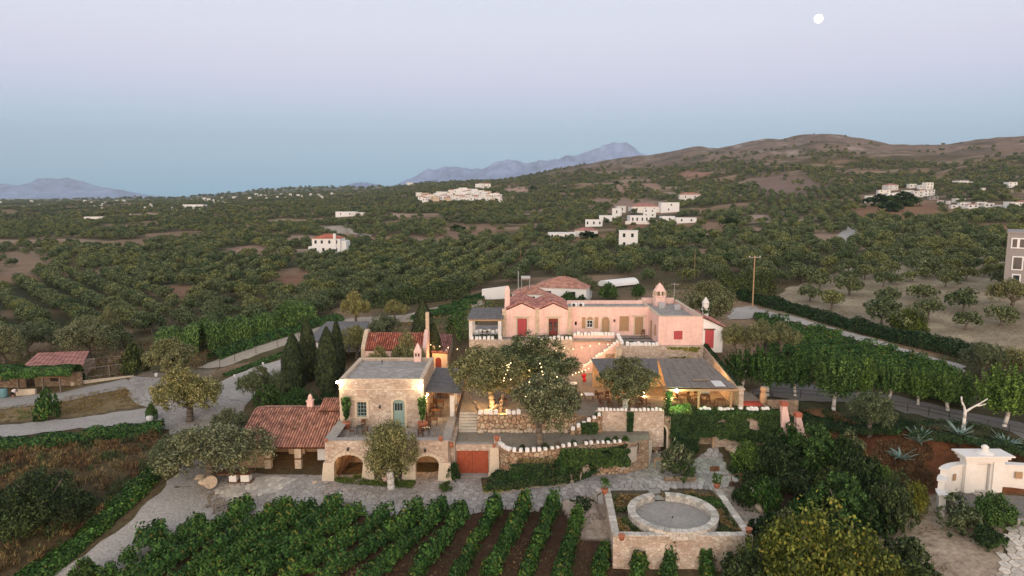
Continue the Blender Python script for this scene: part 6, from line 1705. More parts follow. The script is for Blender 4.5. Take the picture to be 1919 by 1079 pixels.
hedge('left_pergola_vine', None, 4.4, 1.2, 1500, .25, .2, 'vine', 'green vine covering the pergola at the left edge', 'vine', pts=[Vector((-76, 92.6, 2.4)), Vector((-69.8, 92.6, 2.4)), Vector((-61.5, 94, 2.4))], z=1)
hedge('vegetable_row', [(420, 706), (520, 668)], 1.2, .5, 260, .2, .14, 'vine', 'front row of dark vegetables in the kitchen garden', 'vegetable row')
for i in range(6):
    hedge('vegetable_row', [(440 + i * 14, 700 - i * 6), (520 + i * 10, 672 - i * 5)], .7, .35, 200, .2, .14, 'vine', ['second', 'third', 'fourth', 'fifth', 'sixth', 'backmost'][i] + ' row of vegetables in the kitchen garden', 'vegetable row')
for i in range(5):
    hedge('crop_row', [(770 + i * 26, 598 - i * 9), (870 + i * 12, 585 - i * 8)], 1.4, .7, 220, .26, .2, 'vine', ['front', 'second', 'third', 'fourth', 'back'][i] + ' row of leafy crops beyond the chapel', 'crop row')

def wall_ivy(x0, x1, y, z0, z1, n, label, m='ivy', hang=.0, name='ivy', thick=.35, ends=None, L=.22, Wd=.18):
    x = nr.uniform(x0, x1, n); u = nr.random(n)
    zz = z0 + (z1 - z0) * u
    prob = fbm(x * .55, zz * .8, 3, 3)
    low = z0 + (z1 - z0) * hang * fbm(x * .4, x * .0, 9, 3)
    edge = np.minimum(x - x0, x1 - x); keep = (zz > low + .5 * (fbm(x * 2.1, x * .3, 4, 2) - .3)) & (prob > .25) & (edge > 1.2 * (fbm(zz * 1.5, x * .2, 8, 2) - .25) * min(1, (x1 - x0) / 2.5))
    x, zz = x[keep], zz[keep]; k = len(x)
    yy = y - thick * (.3 + .9 * fbm(x * .8, zz * .9, 6, 3)) * nr.uniform(.5, 1.1, k)
    C = np.stack([x, yy, zz], 1); D = np.stack([np.zeros(k), -np.ones(k), np.full(k, .5)], 1)
    P, r = leaf_arrays(C, D, L, Wd, -.6, .6)
    loc = Vector(((x0 + x1) / 2, y, z0)); P = P - np.array(loc)
    o = bpy.data.objects.new(name, leaf_mesh(name, [(P, r, 0)], [m])); COL.objects.link(o); o.location = loc
    return tag(o, label, 'ivy')
wall_ivy(16.2, 21.6, 69.2, 2.0, 4.95, 9500, 'dark ivy hanging over the wall left of the low doorway', thick=.8)
wall_ivy(21.0, 28.6, 69.2, .4, 4.85, 13000, 'mass of dark ivy covering the right part of the terrace wall', thick=.9, hang=.55)
wall_ivy(16.6, 19.6, 69.1, -.2, 2.4, 4200, 'ivy reaching the ground beside the small bed', thick=.6)
hedge('ivy', None, 1.3, .5, 420, .24, .18, 'ivy', 'ivy spilling over the top of the long terrace wall', 'ivy', pts=[Vector((16.6, 69.3, 4.4)), Vector((28.4, 69.3, 4.4))], z=1)
wall_ivy(8.5, 9.1, 67.7, 3.2, 5.2, 900, 'narrow ivy strand at the left end of the front wall', thick=.3)
wall_ivy(11.8, 12.4, 67.7, 3.0, 5.2, 900, 'ivy strand in the middle of the front wall', thick=.3)
wall_ivy(6.6, 8.8, 67.2, 3.1, 4.3, 2200, 'ivy covering the foot of the stepped wall', thick=.5)
wall_ivy(4.2, 11.4, 63.0, .9, 3.2, 6500, 'ivy carpet hanging below the white-edged yard wall', thick=.8, hang=.5)
wall_ivy(.2, 4.2, 61.6, .4, 2.7, 2600, 'dry climbing stems on the curved rough wall', m='drygrass', thick=.4, L=.3, Wd=.06)
wall_ivy(-.6, 4.2, 61.5, .2, 2.3, 1500, 'green sprigs over the curved rough wall', thick=.5, hang=.3)
wall_ivy(18.8, 24.0, 83.8, 7.2, 8.4, 1100, 'yellowish creeper along the top of the villa base wall', m='yellow', thick=.25, hang=.9, L=.2, Wd=.14)
wall_ivy(19.5, 22.5, 83.8, 5.6, 7.2, 500, 'thin creeper patch on the villa base wall', m='yellow', thick=.2, L=.2, Wd=.14)
hedge('ivy', None, .5, .35, 240, .2, .14, 'ivy', 'vine trailing down the sloping side wall', 'ivy', pts=[Vector((24.2, 70.5, 7.0)), Vector((24.3, 84, 8.5))], z=1)
hedge('ivy', None, 1.0, 1.0, 700, .2, .15, 'ivy', 'ivy wrapped round the small pink chimney', 'ivy', pts=[Vector((24.7, 87.5, 12.1)), Vector((25.5, 87.5, 12.1))], z=1)
hedge('green_lit_creeper', None, 1.6, .8, 900, .2, .15, 'grass', 'bright green creeper under the cool floodlight', 'creeper', pts=[Vector((16.4, 69.2, 4.7)), Vector((18.6, 69.1, 4.7))], z=1)
for x0, x1, y, z, lb in ((-5.3, -1.5, 88.6, 8.5, 'potted greenery along the left villa terrace edge'), (3.4, 8.0, 88.6, 8.5, 'low plants behind the white blocks under the gables'), (8.3, 13.4, 89.3, 8.6, 'plants in front of the arched villa window'), (14.2, 18.2, 84.7, 8.5, 'flower bed behind the corner terrace blocks'), (9.2, 15.3, 68.5, 4.65, 'plants behind the white blocks of the front wall'), (18, 27.5, 70.1, 4.6, 'low plants behind the long ivy wall edge')):
    hedge('planting', None, .5, .5, 120, .2, .12, 'shrub', lb, 'planting', pts=[Vector((x0, y, z)), Vector((x1, y, z))], z=1)
for i, (x, y, m_) in enumerate([(1.0, 62.3, 'shrub'), (3.2, 62.7, 'shrub'), (4.4, 63.3, 'redbrush'), (6.0, 63.7, 'vine'), (7.2, 64.0, 'redbrush'), (8.0, 64.2, 'redbrush'), (9.4, 64.4, 'vine'), (10.2, 64.6, 'shrub'), (11.2, 64.8, 'vine')]):
    t = thing('edge_plant', (x, y, YZ), ['dark tuft nearest the gate pier', 'small dark tuft under the yard olive', 'purple-leaved plant at the bend of the white edge', 'pale green plant beyond the purple one', 'first of the two close purple plants on the yard edge', 'second of the two close purple plants on the yard edge', 'green plant near the right end of the yard edge', 'small dark plant near the right end of the yard edge', 'last green plant on the yard edge'][i], 'plant')
    c = bpy.data.objects.new('foliage', SH[m_][0]); COL.objects.link(c); c.parent = t; t.scale = (.26, .26, .32)
# slope garden between gate and steps
gard = [(906, 925), (905, 880), (945, 868), (1000, 862), (1080, 856), (1150, 850), (1190, 842), (1178, 858), (1110, 886), (1000, 910)]
def cover(name, poly, n, L, Wd, h, mats, label, up=.8, z=None, kind='stuff', clump=.5, zadd=0.0, hole=None):
    pts = [(Pz(px, py, z) if z is not None else G(px, py)) for px, py in poly]
    xs = [p.x for p in pts]; ys = [p.y for p in pts]
    x = nr.uniform(min(xs), max(xs), n * 2); y = nr.uniform(min(ys), max(ys), n * 2)
    k = inpoly(x, y, [(p.x, p.y) for p in pts]) & (fbm(x * .8, y * .8, 4, 3) > clump * fbm(x * .2, y * .2, 7, 2) + .18)
    if hole: k &= (x - hole[0]) ** 2 + (y - hole[1]) ** 2 > hole[2] ** 2
    x, y = x[k][:n], y[k][:n]
    zz = (T(x, y) if z is None else np.full(len(x), z)) + zadd + h * fbm(x * .9, y * .9, 12, 3) * nr.random(len(x)) * 1.6
    C = np.stack([x, y, zz], 1)
    P, r = leaf_arrays(C, unit(len(C)) * .8 + np.array([0, -.3, .7]), L, Wd, up, .5)
    mi = (fbm(x * .35, y * .35, 33, 3) * len(mats) * 1.4 - .2 * len(mats)).clip(0, len(mats) - 1).astype(int)
    o = bpy.data.objects.new(name, leaf_mesh(name, [(P[mi == i], r[mi == i], i) for i in range(len(mats)) if (mi == i).any()], mats)); COL.objects.link(o)
    o['kind'] = kind; o['label'] = label
    return o
def slope_cover(name, Bp, Tp, n, L, Wd, mats, label, bulge=.5):
    t = nr.random(n) * (len(Bp) - 1); i = np.minimum(t.astype(int), len(Bp) - 2); f = (t - i)[:, None]
    B_ = np.array([tuple(p) for p in Bp]); T_ = np.array([tuple(p) for p in Tp])
    b0 = B_[i] * (1 - f) + B_[i + 1] * f; t0 = T_[i] * (1 - f) + T_[i + 1] * f; u = nr.random(n)[:, None]
    C = b0 * (1 - u) + t0 * u
    lump = fbm(t * 2.3, u[:, 0] * 3.1, 5, 3)
    C[:, 2] += bulge * (lump * 1.6 - .2) * nr.uniform(.4, 1, n); C[:, 1] -= bulge * .8 * lump * nr.random(n)
    k = fbm(t * 3, u[:, 0] * 3, 9, 3) > .28
    C = C[k]; P, r = leaf_arrays(C, unit(len(C)) * .7 + np.array([0, -.6, .6]), L, Wd, .5, .5)
    mi = (fbm(t[k] * 1.1, u[k, 0] * 2, 33, 3) * len(mats) * 1.5 - .25 * len(mats)).clip(0, len(mats) - 1).astype(int)
    o = bpy.data.objects.new(name, leaf_mesh(name, [(P[mi == j], r[mi == j], j) for j in range(len(mats)) if (mi == j).any()], mats)); COL.objects.link(o)
    o['kind'] = 'stuff'; o['label'] = label
GB = [Pz(*q, 0) for q in ((907, 922), (956, 920), (1005, 913), (1050, 911), (1078, 905), (1106, 894), (1140, 884))]
GT = [Vector(q) for q in ((-1.6, 62.9, .9), (-.2, 61.7, 1.2), (2.0, 61.6, 1.5), (4.4, 62.5, 2.0), (6.2, 63.1, 2.3), (8.2, 63.6, 2.6), (11.4, 64.1, 3.0))]
struct('garden_slope', 'dirt', lambda b: [b.hexa([GB[i] - Vector((0, 0, .6)), GB[i + 1] - Vector((0, 0, .6)), GT[i + 1] + Vector((0, .3, -3)), GT[i] + Vector((0, .3, -3)), GB[i], GB[i + 1], GT[i + 1] + Vector((0, .3, 0)), GT[i] + Vector((0, .3, 0))]) for i in range(6)], 'earth slope below the curved wall')
slope_cover('garden_plants', GB, GT, 17000, .17, .12, ['ivy', 'shrub', 'ivy', 'vine'], 'dense dark planting on the slope below the curved wall', .6)
M_or = slope_cover('orange_bed', [Pz(907, 922, 0) + Vector((0, -.15, 0)), Pz(956, 920, 0) + Vector((0, -.15, 0))], [Pz(907, 912, 0), Pz(960, 910, 0)], 900, .14, .1, ['yellow'], 'yellowish autumn plants at the front left of the slope garden', .3)
cover('brown_brush', [(-200, 1200), (-200, 850), (150, 835), (306, 815), (305, 860), (240, 925), (180, 985), (60, 1100)], 42000, .5, .07, .8, ['shrub', 'drygrass', 'redbrush', 'shrub'], 'dry brown brush covering the left bank', 2.0)
cover('dry_field_grass', [(-100, 800), (0, 790), (160, 772), (268, 758), (232, 725), (120, 745), (0, 765), (-100, 770)], 12000, .3, .05, .2, ['drygrass', 'drygrass', 'grass'], 'dry grass on the small field at the left', 2.0)
cover('red_brush', [(1590, 850), (1640, 812), (1760, 806), (1919, 850), (2100, 880), (1919, 880), (1760, 850), (1745, 930), (1700, 935), (1640, 900)], 26000, .3, .05, .3, ['redbrush', 'redbrush', 'drygrass'], 'red-brown dry brush on the earth mound', 1.2)
cover('bank_brush', [(1400, 770), (1560, 770), (1620, 800), (1570, 850), (1450, 830)], 5000, .25, .06, .4, ['redbrush', 'shrub'], 'brown brush on the bank below the railing')
cover('dark_scrub', [(1440, 760), (1640, 772), (1919, 830), (2000, 860), (1919, 850), (1760, 812), (1560, 810)], 9000, .22, .12, .4, ['ivy', 'shrub'], 'dark green scrub below the path')
cover('gully_scrub', [(1360, 880), (1440, 860), (1560, 880), (1660, 940), (1640, 1040), (1500, 1060), (1440, 970)], 12000, .25, .14, .7, ['ivy', 'shrub', 'vine'], 'dark scrub filling the gully below the ivy wall')
cover('planter_weeds', [(1160, 1003), (1148, 932), (1335, 922), (1392, 998)], 18000, .16, .09, .3, ['vine', 'shrub', 'drygrass', 'shrub'], 'weeds growing in the square planting bed', z=.06, clump=.25, hole=(13.58, 54.75, 3.85))
cover('lawn_patch', [(618, 898), (660, 890), (700, 900), (780, 902), (772, 916), (700, 910), (640, 906)], 7000, .2, .05, .3, ['grass'], 'green grass patch at the foot of the arches', 2.5, z=.06)
cover('lawn_patch', [(815, 905), (845, 893), (862, 900), (855, 918), (830, 922)], 4000, .2, .05, .35, ['grass'], 'small bright green grass patch by the last pier', 2.5, z=.06)
cover('sandy_weeds', [(1650, 950), (1780, 950), (1880, 1000), (1880, 1100), (1660, 1100)], 2400, .2, .05, .25, ['drygrass', 'vine'], 'sparse weeds on the terraced sandy ground', clump=.95)
cover('vineyard_weeds', [(60, 1130), (300, 990), (560, 970), (960, 955), (1150, 960), (1190, 1130)], 6000, .2, .05, .2, ['drygrass', 'shrub'], 'weeds on the vineyard soil')
cover('mat_plants', [(1045, 940), (1080, 930), (1110, 935), (1120, 950), (1095, 965), (1085, 950)], 900, .18, .1, .15, ['ivy'], 'dark creeping mat beside the planter')
cover('roadside_weeds', [(345, 948), (400, 925), (450, 950), (380, 972), (340, 990)], 2600, .22, .03, .2, ['drygrass', 'redbrush'], 'dry weeds on the little traffic island', 2)
cover('right_vineyard_floor', [(1420, 600), (1600, 640), (1780, 695), (1740, 740), (1440, 700)], 6000, .3, .18, .5, ['vine', 'shrub'], 'dark undergrowth between the right vineyard rows')
cover('back_garden', [(620, 640), (760, 600), (880, 565), (1000, 560), (980, 590), (860, 610), (850, 650)], 7000, .3, .12, .5, ['vine', 'drygrass', 'shrub'], 'patchy garden greenery behind the chapel')
cover('back_scrub', [(1080, 575), (1220, 560), (1230, 530), (1340, 540), (1330, 590), (1220, 600)], 5000, .3, .14, .6, ['drygrass', 'shrub', 'vine'], 'scrubby garden behind the villa wing')
cover('left_undergrowth', [(-100, 720), (0, 690), (60, 660), (240, 640), (420, 640), (380, 690), (260, 700), (160, 720)], 9000, .32, .14, .6, ['shrub', 'redbrush', 'drygrass'], 'undergrowth beneath the olives at the left')

# vineyard in front: every vine is a thing
def vine_me(seed):
    q = random.Random(seed); Cs = []; Ds = []
    for i in range(9):
        x = q.uniform(-.65, .65); h = q.uniform(.9, 1.6); w = q.uniform(.35, .68); n = 95
        t = nr.random(n); a = nr.random(n) * 6.28
        Cs.append(np.stack([x + np.cos(a) * .3 * (1 - t * .4), np.sin(a) * w * (1 - t * .55), .35 + t * (h - .35)], 1)); Ds.append(np.stack([np.cos(a), np.sin(a) * 1.3, t + .2], 1))
    P, rr = leaf_arrays(np.concatenate(Cs), np.concatenate(Ds), .17, .15, .1, .6)
    return leaf_mesh('foliage', [(P, rr, 0)], ['vine'])
VM = [vine_me(60 + i) for i in range(5)]
VS = trunk_mesh('stem', [([Vector((0, 0, -.3)), Vector((.05, 0, .5)), Vector((0, .03, .95))], [.05, .045, .03])], 'bark', 5)
ROWS = [((287, 1023), (170, 1110)), ((374, 997), (215, 1110)), ((455, 968), (262, 1108)), ((532, 960), (320, 1105)), ((573, 966), (370, 1105)), ((623, 968), (400, 1108)), ((665, 972), (460, 1110)), ((716, 985), (520, 1110)), ((771, 985), (590, 1110)),
        ((820, 975), (675, 1110)), ((862, 981), (765, 1110)), ((926, 968), (845, 1110)), ((981, 966), (905, 1110)), ((1036, 960), (975, 1110)), ((1081, 985), (1045, 1110)), ((1130, 1050), (1115, 1110)), ((1200, 1066), (1190, 1110)), ((1255, 1056), (1250, 1110)), ((1320, 1056), (1330, 1110))]
ordn = ['leftmost', 'second outermost left', 'short sixth-from-left', 'second', 'third', 'fourth', 'fifth', 'sixth', 'seventh', 'eighth', 'ninth', 'tenth', 'eleventh', 'twelfth', 'thirteenth', 'fourteenth', 'fifteenth', 'last long', 'second short right', 'third short right', 'rightmost']
for ri, (a, c) in enumerate(ROWS):
    A, B_ = G(*a), G(*c); d = B_ - A; n = max(2, int(d.length / .95)); ang = math.atan2(d.y, d.x)
    for i in range(n):
        v = A.lerp(B_, i / n)
        if rnd.random() < .04: continue
        t = thing('grapevine', (v.x, v.y, Tz(v.x, v.y)), 'leafy green grapevine in the %s row of the front vineyard' % ordn[ri], 'grapevine', 'grapevines of the %s front row' % ordn[ri])
        for nm, me in (('stem', VS), ('foliage', VM[rnd.randrange(5)])):
            o = bpy.data.objects.new(nm, me); COL.objects.link(o); o.parent = t
        s = rnd.uniform(1.0, 1.4) * (1.2 if i == 0 else 1) * (.95 if ri > 14 else 1)
        t.rotation_euler = (0, 0, ang + rnd.choice((0, math.pi)) + rnd.uniform(-.1, .1)); t.scale = (s, s * .95, s * rnd.uniform(.8, 1.1))
# small vineyard on the right, older spreading vines
for ri in range(6):
    for i in range(11):
        px = 1425 + i * 33 + ri * 9; py = 600 + i * 9.6 + ri * 13
        v = G(px, py)
        t = thing('grapevine', v, 'spreading dark vine in the sloping plot left of the country road', 'grapevine', 'spreading vines beside the country road')
        for nm, me in (('stem', VS), ('foliage', VM[rnd.randrange(5)])):
            o = bpy.data.objects.new(nm, me); COL.objects.link(o); o.parent = t
        s = rnd.uniform(1.35, 1.9); t.rotation_euler = (0, 0, rnd.uniform(-.5, .5)); t.scale = (s * 1.1, s * .9, s * .7)

# ------------------------------------------------------------------ olive groves across the valley
GM = []
for k in range(4):
    B = lobed(6, 2.7, 1.0, 4.3, 300 + k, (.36, .52), .8)
    GM.append(leaf_mesh('grove_tree', [(*blobs(B, 1500, .48, .26, .2, .25, .25, .7, tuft=0), 0)], ['grove']))
GF = []
for k in range(3):
    B = lobed(4, 2.8, .6, 4.2, 330 + k, (.42, .58), .8)
    GF.append(leaf_mesh('grove_tree_far', [(*blobs(B, 230, 1.15, .62, .1, .15, .25, .6, tuft=0), 0)], ['far_green']))
BND = [(-300, 670), (0, 668), (100, 655), (250, 655), (330, 648), (430, 634), (560, 604), (640, 584), (700, 572), (860, 556), (900, 538), (1000, 528), (1110, 520), (1230, 534), (1345, 534), (1400, 545), (1450, 565), (1500, 583), (1600, 610), (1700, 636), (1800, 662), (1919, 680), (2400, 730)]
ys_all = []
def scatter(y0, y1, s, sc, seed, rot, zone=None, jit=.22, sx=1.0, gap=.36, thr=.63):
    R2 = np.array([[math.cos(rot), -math.sin(rot)], [math.sin(rot), math.cos(rot)]])
    ext = y1 * 1.35; g = np.arange(-ext, ext, s)
    gx, gy = np.meshgrid(np.arange(-ext, ext, s * sx), g)
    P = np.stack([gx.ravel(), gy.ravel()], 1)
    P += nr.uniform(-jit, jit, P.shape) * s
    P = P @ R2.T
    x, y = P[:, 0], P[:, 1]
    k = (y > y0) & (y < y1) & (np.abs(x / np.maximum(y, 1)) < .86)
    x, y = x[k], y[k]; z = T(x, y); px, py = pixel(x, y, z)
    k = py < np.interp(px, [b[0] for b in BND], [b[1] for b in BND])
    if zone is not None: k &= zone(px, py)
    bare = barefield(px, py)
    k &= nr.random(len(x)) > bare * .93
    k &= fbm(x / 35, y / 20, 31, 3) < thr
    k &= (fbm(x / 95, y / 16, 55, 3) < .665) | (y < 260)
    k &= nr.random(len(x)) > gap * np.clip((fbm(x / 22, y / 28, 91, 3) - .45) * 6, 0, 1)
    hh = np.clip((z - 70 - 40 * (fbm(x / 120, y / 120, 77, 3) - .5)) / 16, 0, 1) * (px > 1000) * (y > 850)
    k &= nr.random(len(x)) > hh * np.where((fbm(x / 55, y / 100, 88, 3) > .55) & (z < 112), .55, .988)
    for (cx_, cy_, rx_, ry_) in ((872, 371, 64, 9), (805, 377, 24, 4), (905, 353, 14, 3), (1055, 446, 38, 7), (1112, 430, 40, 9), (1160, 408, 22, 10), (1215, 412, 52, 9), (1253, 399, 16, 9), (1180, 466, 18, 9), (1690, 368, 66, 13), (1850, 388, 75, 7), (1805, 344, 18, 6), (1893, 350, 14, 6), (617, 472, 32, 10), (657, 405, 22, 4)):
        k &= ((px - cx_) / rx_) ** 2 + ((py - cy_) / ry_) ** 2 > 1
    # keep buildings free
    for o_ in HOUSES:
        k &= ((x - o_[0]) ** 2 + (y - o_[1] + o_[2] * .5) ** 2 > o_[2] ** 2)
    return np.stack([x[k], y[k], z[k], sc * nr.uniform(.8, 1.2, k.sum())], 1)
HOUSES = [(o.location.x, o.location.y, 11 if o.location.y < 600 else 9) for o in COL.objects if o.parent is None and o.get('category') in ('house', 'greenhouse', 'building') and o.location.y > 105 and o.name.split('.')[0] not in ('far_house',)]
HOUSES = [h for h in HOUSES if not (h[1] > 900 and abs(h[0] / h[1] + .07) < .02)] if False else HOUSES
rows1 = lambda px, py: (px > 560) & (px < 1010)
rows2 = lambda px, py: (px < 300) & (py > 520)
orch = lambda px, py: inpoly(px, py, POLYG[7][0]) & (py > 540)
orch2 = lambda px, py: inpoly(px, py, POLYG[7][0]) & (py <= 540)
oth = lambda px, py: ~(rows1(px, py) | rows2(px, py) | orch(px, py) | orch2(px, py))
NEAR = np.concatenate([
 scatter(100, 300, 7.4, .86, 1, R(84), rows1, .06, .56, .03, 9), scatter(98, 300, 7.4, .86, 2, R(132), rows2, .06, .56, .05, .7),
 scatter(94, 200, 8.4, 1.0, 3, R(12), orch, .16, .92, .05, 9), scatter(94, 300, 6.6, .72, 4, R(30), orch2, .1, .62, .12, 9), scatter(98, 300, 5.9, .88, 5, R(5), oth, .32, 1, .3, .68)])
MID = scatter(300, 640, 7.2, .95, 6, R(70), None, .2, .75, .36, .61)
FAR = np.concatenate([scatter(640, 1250, 9.2, 1.1, 7, R(10), None, .32), scatter(1250, 2300, 14.5, 1.35, 8, R(0), None, .35)])
LEFTFAR = scatter(2300, 3600, 52, 2.6, 9, 0, lambda px, py: px < 1000, .35, 1, .9)
FAR = np.concatenate([FAR, LEFTFAR])
o_ = np.argsort(-(NEAR[:, 3] / NEAR[:, 1]))
IND, REST = NEAR[o_[:265]], NEAR[o_[265:]]
gt = trunk_mesh('trunk', [limb((0, 0, -.4), (0, 0, 1.3), .22, .16, 1, 3, .05), limb((0, 0, 1.1), (.9, .2, 2.3), .1, .05, 2, 3, .08), limb((0, 0, 1.1), (-.8, .3, 2.4), .1, .05, 3, 3, .08), limb((0, 0, 1.0), (.1, -.9, 2.2), .1, .05, 4, 3, .08)], 'bark', 6)
GN_ = []
for k in range(3):
    B = lobed(7, 2.8, 1.3, 4.3, 350 + k, (.32, .48), .8)
    GN_.append(leaf_mesh('crown', [(*blobs(B, 4600, .34, .16, .2, .3, .25, .7, tuft=30), 0)], ['grove']))
for i, (x, y, z, s) in enumerate(IND):
    px, py = pixel(x, y, z)
    if px > 1400: lb, gp = 'olive tree standing on the pale ground of the right-hand orchard', 'olive trees of the pale orchard'
    elif px < 330: lb, gp = 'dense olive tree in the straight grove rows at the left', 'olive trees of the left grove'
    elif px < 1000: lb, gp = 'olive tree in the diagonal grove rows behind the estate', 'olive trees of the middle grove'
    else: lb, gp = 'olive tree in the thick belt behind the villa', 'olive trees behind the villa'
    t = thing('olive_tree', (x, y, z), lb, 'tree', gp)
    for nm, me in (('trunk', gt), ('crown', GN_[i % 3])):
        o = bpy.data.objects.new(nm, me); COL.objects.link(o); o.parent = t
    t.rotation_euler = (0, 0, rnd.uniform(0, 6.28)); t.scale = (s, s, s * rnd.uniform(.85, 1.1))
def gn_scatter(name, pts, meshes, label):
    """one object: geometry nodes put the tree meshes on its points"""
    me = bpy.data.meshes.new(name); me.vertices.add(len(pts)); me.vertices.foreach_set('co', pts[:, :3].astype(np.float32).ravel())
    for nm, v in (('scl', pts[:, 3]), ('rot', nr.uniform(0, 6.28, len(pts))), ('pick', nr.integers(0, len(meshes), len(pts)).astype(float))):
        a = me.attributes.new(nm, 'FLOAT', 'POINT'); a.data.foreach_set('value', v.astype(np.float32))
    o = bpy.data.objects.new(name, me); COL.objects.link(o); o['kind'] = 'stuff'; o['label'] = label
    ng = bpy.data.node_groups.new(name, 'GeometryNodeTree')
    ng.interface.new_socket('Geometry', in_out='INPUT', socket_type='NodeSocketGeometry'); ng.interface.new_socket('Geometry', in_out='OUTPUT', socket_type='NodeSocketGeometry')
    gi = ng.nodes.new('NodeGroupInput'); go = ng.nodes.new('NodeGroupOutput'); ln = ng.links.new
    def attr(nm):
        n = ng.nodes.new('GeometryNodeInputNamedAttribute'); n.data_type = 'FLOAT'; n.inputs['Name'].default_value = nm; return n.outputs['Attribute']
    join = ng.nodes.new('GeometryNodeJoinGeometry')
    for k, src in enumerate(meshes):
        cmp_ = ng.nodes.new('FunctionNodeCompare'); cmp_.data_type = 'FLOAT'; cmp_.operation = 'EQUAL'; cmp_.inputs['Epsilon'].default_value = .1
        ln(attr('pick'), cmp_.inputs[0]); cmp_.inputs[1].default_value = float(k)
        oi = ng.nodes.new('GeometryNodeObjectInfo'); oi.inputs['Object'].default_value = src; oi.transform_space = 'ORIGINAL'; oi.inputs['As Instance'].default_value = True
        ip = ng.nodes.new('GeometryNodeInstanceOnPoints')
        m2p = ng.nodes.new('GeometryNodeMeshToPoints'); m2p.inputs['Radius'].default_value = .01
        ln(gi.outputs[0], m2p.inputs['Mesh']); ln(cmp_.outputs[0], m2p.inputs['Selection']); ln(m2p.outputs[0], ip.inputs['Points']); ln(oi.outputs['Geometry'], ip.inputs['Instance'])
        cx = ng.nodes.new('ShaderNodeCombineXYZ'); ln(attr('rot'), cx.inputs['Z']); ln(cx.outputs[0], ip.inputs['Rotation'])
        cs = ng.nodes.new('ShaderNodeCombineXYZ'); sc = attr('scl')
        for q in range(3): ln(sc, cs.inputs[q])
        ln(cs.outputs[0], ip.inputs['Scale']); ln(ip.outputs[0], join.inputs[0])
    ln(join.outputs[0], go.inputs[0])
    md = o.modifiers.new('trees', 'NODES'); md.node_group = ng
    return o
# the first tree of every kind stands in the grove itself and lends its shape to the rest
def lend(meshes, pts, lb):
    out = []
    for k, me in enumerate(meshes):
        x, y, z, s = pts[k * 7 + 3]
        o = bpy.data.objects.new('grove_tree', me); COL.objects.link(o); o.location = (x, y, z); tag(o, lb, 'tree', 'single far grove trees'); out.append(o)
    return out
gn_scatter('olive_grove', np.concatenate([REST, MID]), lend(GM, REST, 'round grove tree in the middle distance beyond the estate'), 'olive groves stretching over the valley')
gn_scatter('far_olive_groves', FAR, lend(GF, FAR[FAR[:, 1] < 1200], 'small dark tree on the far slopes'), 'distant olive groves and scrub on the slopes')
print('TREES', len(IND), len(REST), len(MID), len(FAR))
# large dark rounded trees that stand out
for px, py, r_, lb in [(1367, 425, 24, 'dark round tree on the rocky slope right of the hamlet'), (1645, 386, 30, 'dark green rounded pine below the right village, left one'), (1688, 386, 36, 'wide dark green pine below the right village'), (1668, 396, 24, 'dark tree below the two village pines'), (855, 432, 16, 'dark tree near the pale terraces'), (878, 460, 22, 'dark bushy tree above the diagonal rows'), (1100, 447, 20, 'dark tree among the hamlet gardens'), (1276, 448, 20, 'round dark tree below the hamlet'), (1310, 450, 18, 'round tree right of the hamlet'), (398, 505, 16, 'big dark tree at the grove corner'), (1155, 345, 8, 'lone dark tree on the hillside'), (997, 356, 10, 'lone dark tree on the far slope'), (1390, 352, 8, 'small dark round tree on the hill'), (1415, 350, 8, 'second small dark round tree on the hill')]:
    v = G(px, py); s = r_ / FPX * v.y * 1.15 / 2.8
    t = thing('dark_tree', v, lb, 'tree')
    o = bpy.data.objects.new('crown', SH['ivy'][0]); COL.objects.link(o); o.parent = t; o.scale = (s * 1.55, s * 1.55, s * .95)
# ------------------------------------------------------------------ props and lamps
def lamp(x, y, z, pw, col=(1, .54, .22), r=.1):
    l = bpy.data.lights.new('lamp', 'POINT'); l.energy = pw * 1.9; l.color = col; l.shadow_soft_size = r
    o = bpy.data.objects.new('lamp', l); COL.objects.link(o); o.location = (x, y, z); return o
def pt(px, py, Y=None, z=None): return PY(px, py, Y) if Y else (Pz(px, py, z) if z is not None else G(px, py))
bulb_me = shared(lambda b: b.ball((0, 0, 0), .06, 8, 5), 'bulb', 'bulb')
def strand(pxs, Y, label, sag=True, name='string_lights'):
    P = [PY(px, py, Y + (k * .0)) for k, (px, py) in enumerate(pxs)]
    t = thing(name, P[0], label, 'string lights', 'string lights of the estate')
    part('cable', 'metal', t, lambda b: b.path([p + Vector((0, 0, .08)) for p in P], .012, 4))
    for p in P: inst('bulb', bulb_me, p, parent=t)
    return t
strand([(807, 646), (824, 649), (840, 651), (857, 654), (873, 656), (890, 657)], 86, 'string of bulbs hung across the dark passage beside the villa wall')
strand([(1073, 702), (1079, 699), (1085, 697.5), (1091, 695.5), (1097, 693.5), (1103, 690.5)], 76, 'short bright row of bulbs left of the restaurant roof')
strand([(938, 716), (944, 713), (950, 711.5), (957, 711)], 68.6, 'bulbs crossing low in front of the biggest olive')
strand([(945, 708), (948, 701), (951, 694), (953, 688), (954, 683), (957, 680)], 68.6, 'bulbs climbing vertically through the biggest olive')
strand([(1012, 681), (1014.5, 688), (1016, 696), (1017, 702)], 66.6, 'bulbs hanging in the left top of the gravel-yard olive')
strand([(932, 690), (942, 687), (950, 684)], 68.8, 'three bulbs high in the large old olive')
strand([(1042, 657), (1058, 652), (1074, 654), (1090, 651), (1106, 648), (1123, 644), (1139, 645)], 84.6, 'bulbs stretched before the pink wall toward the outside staircase')
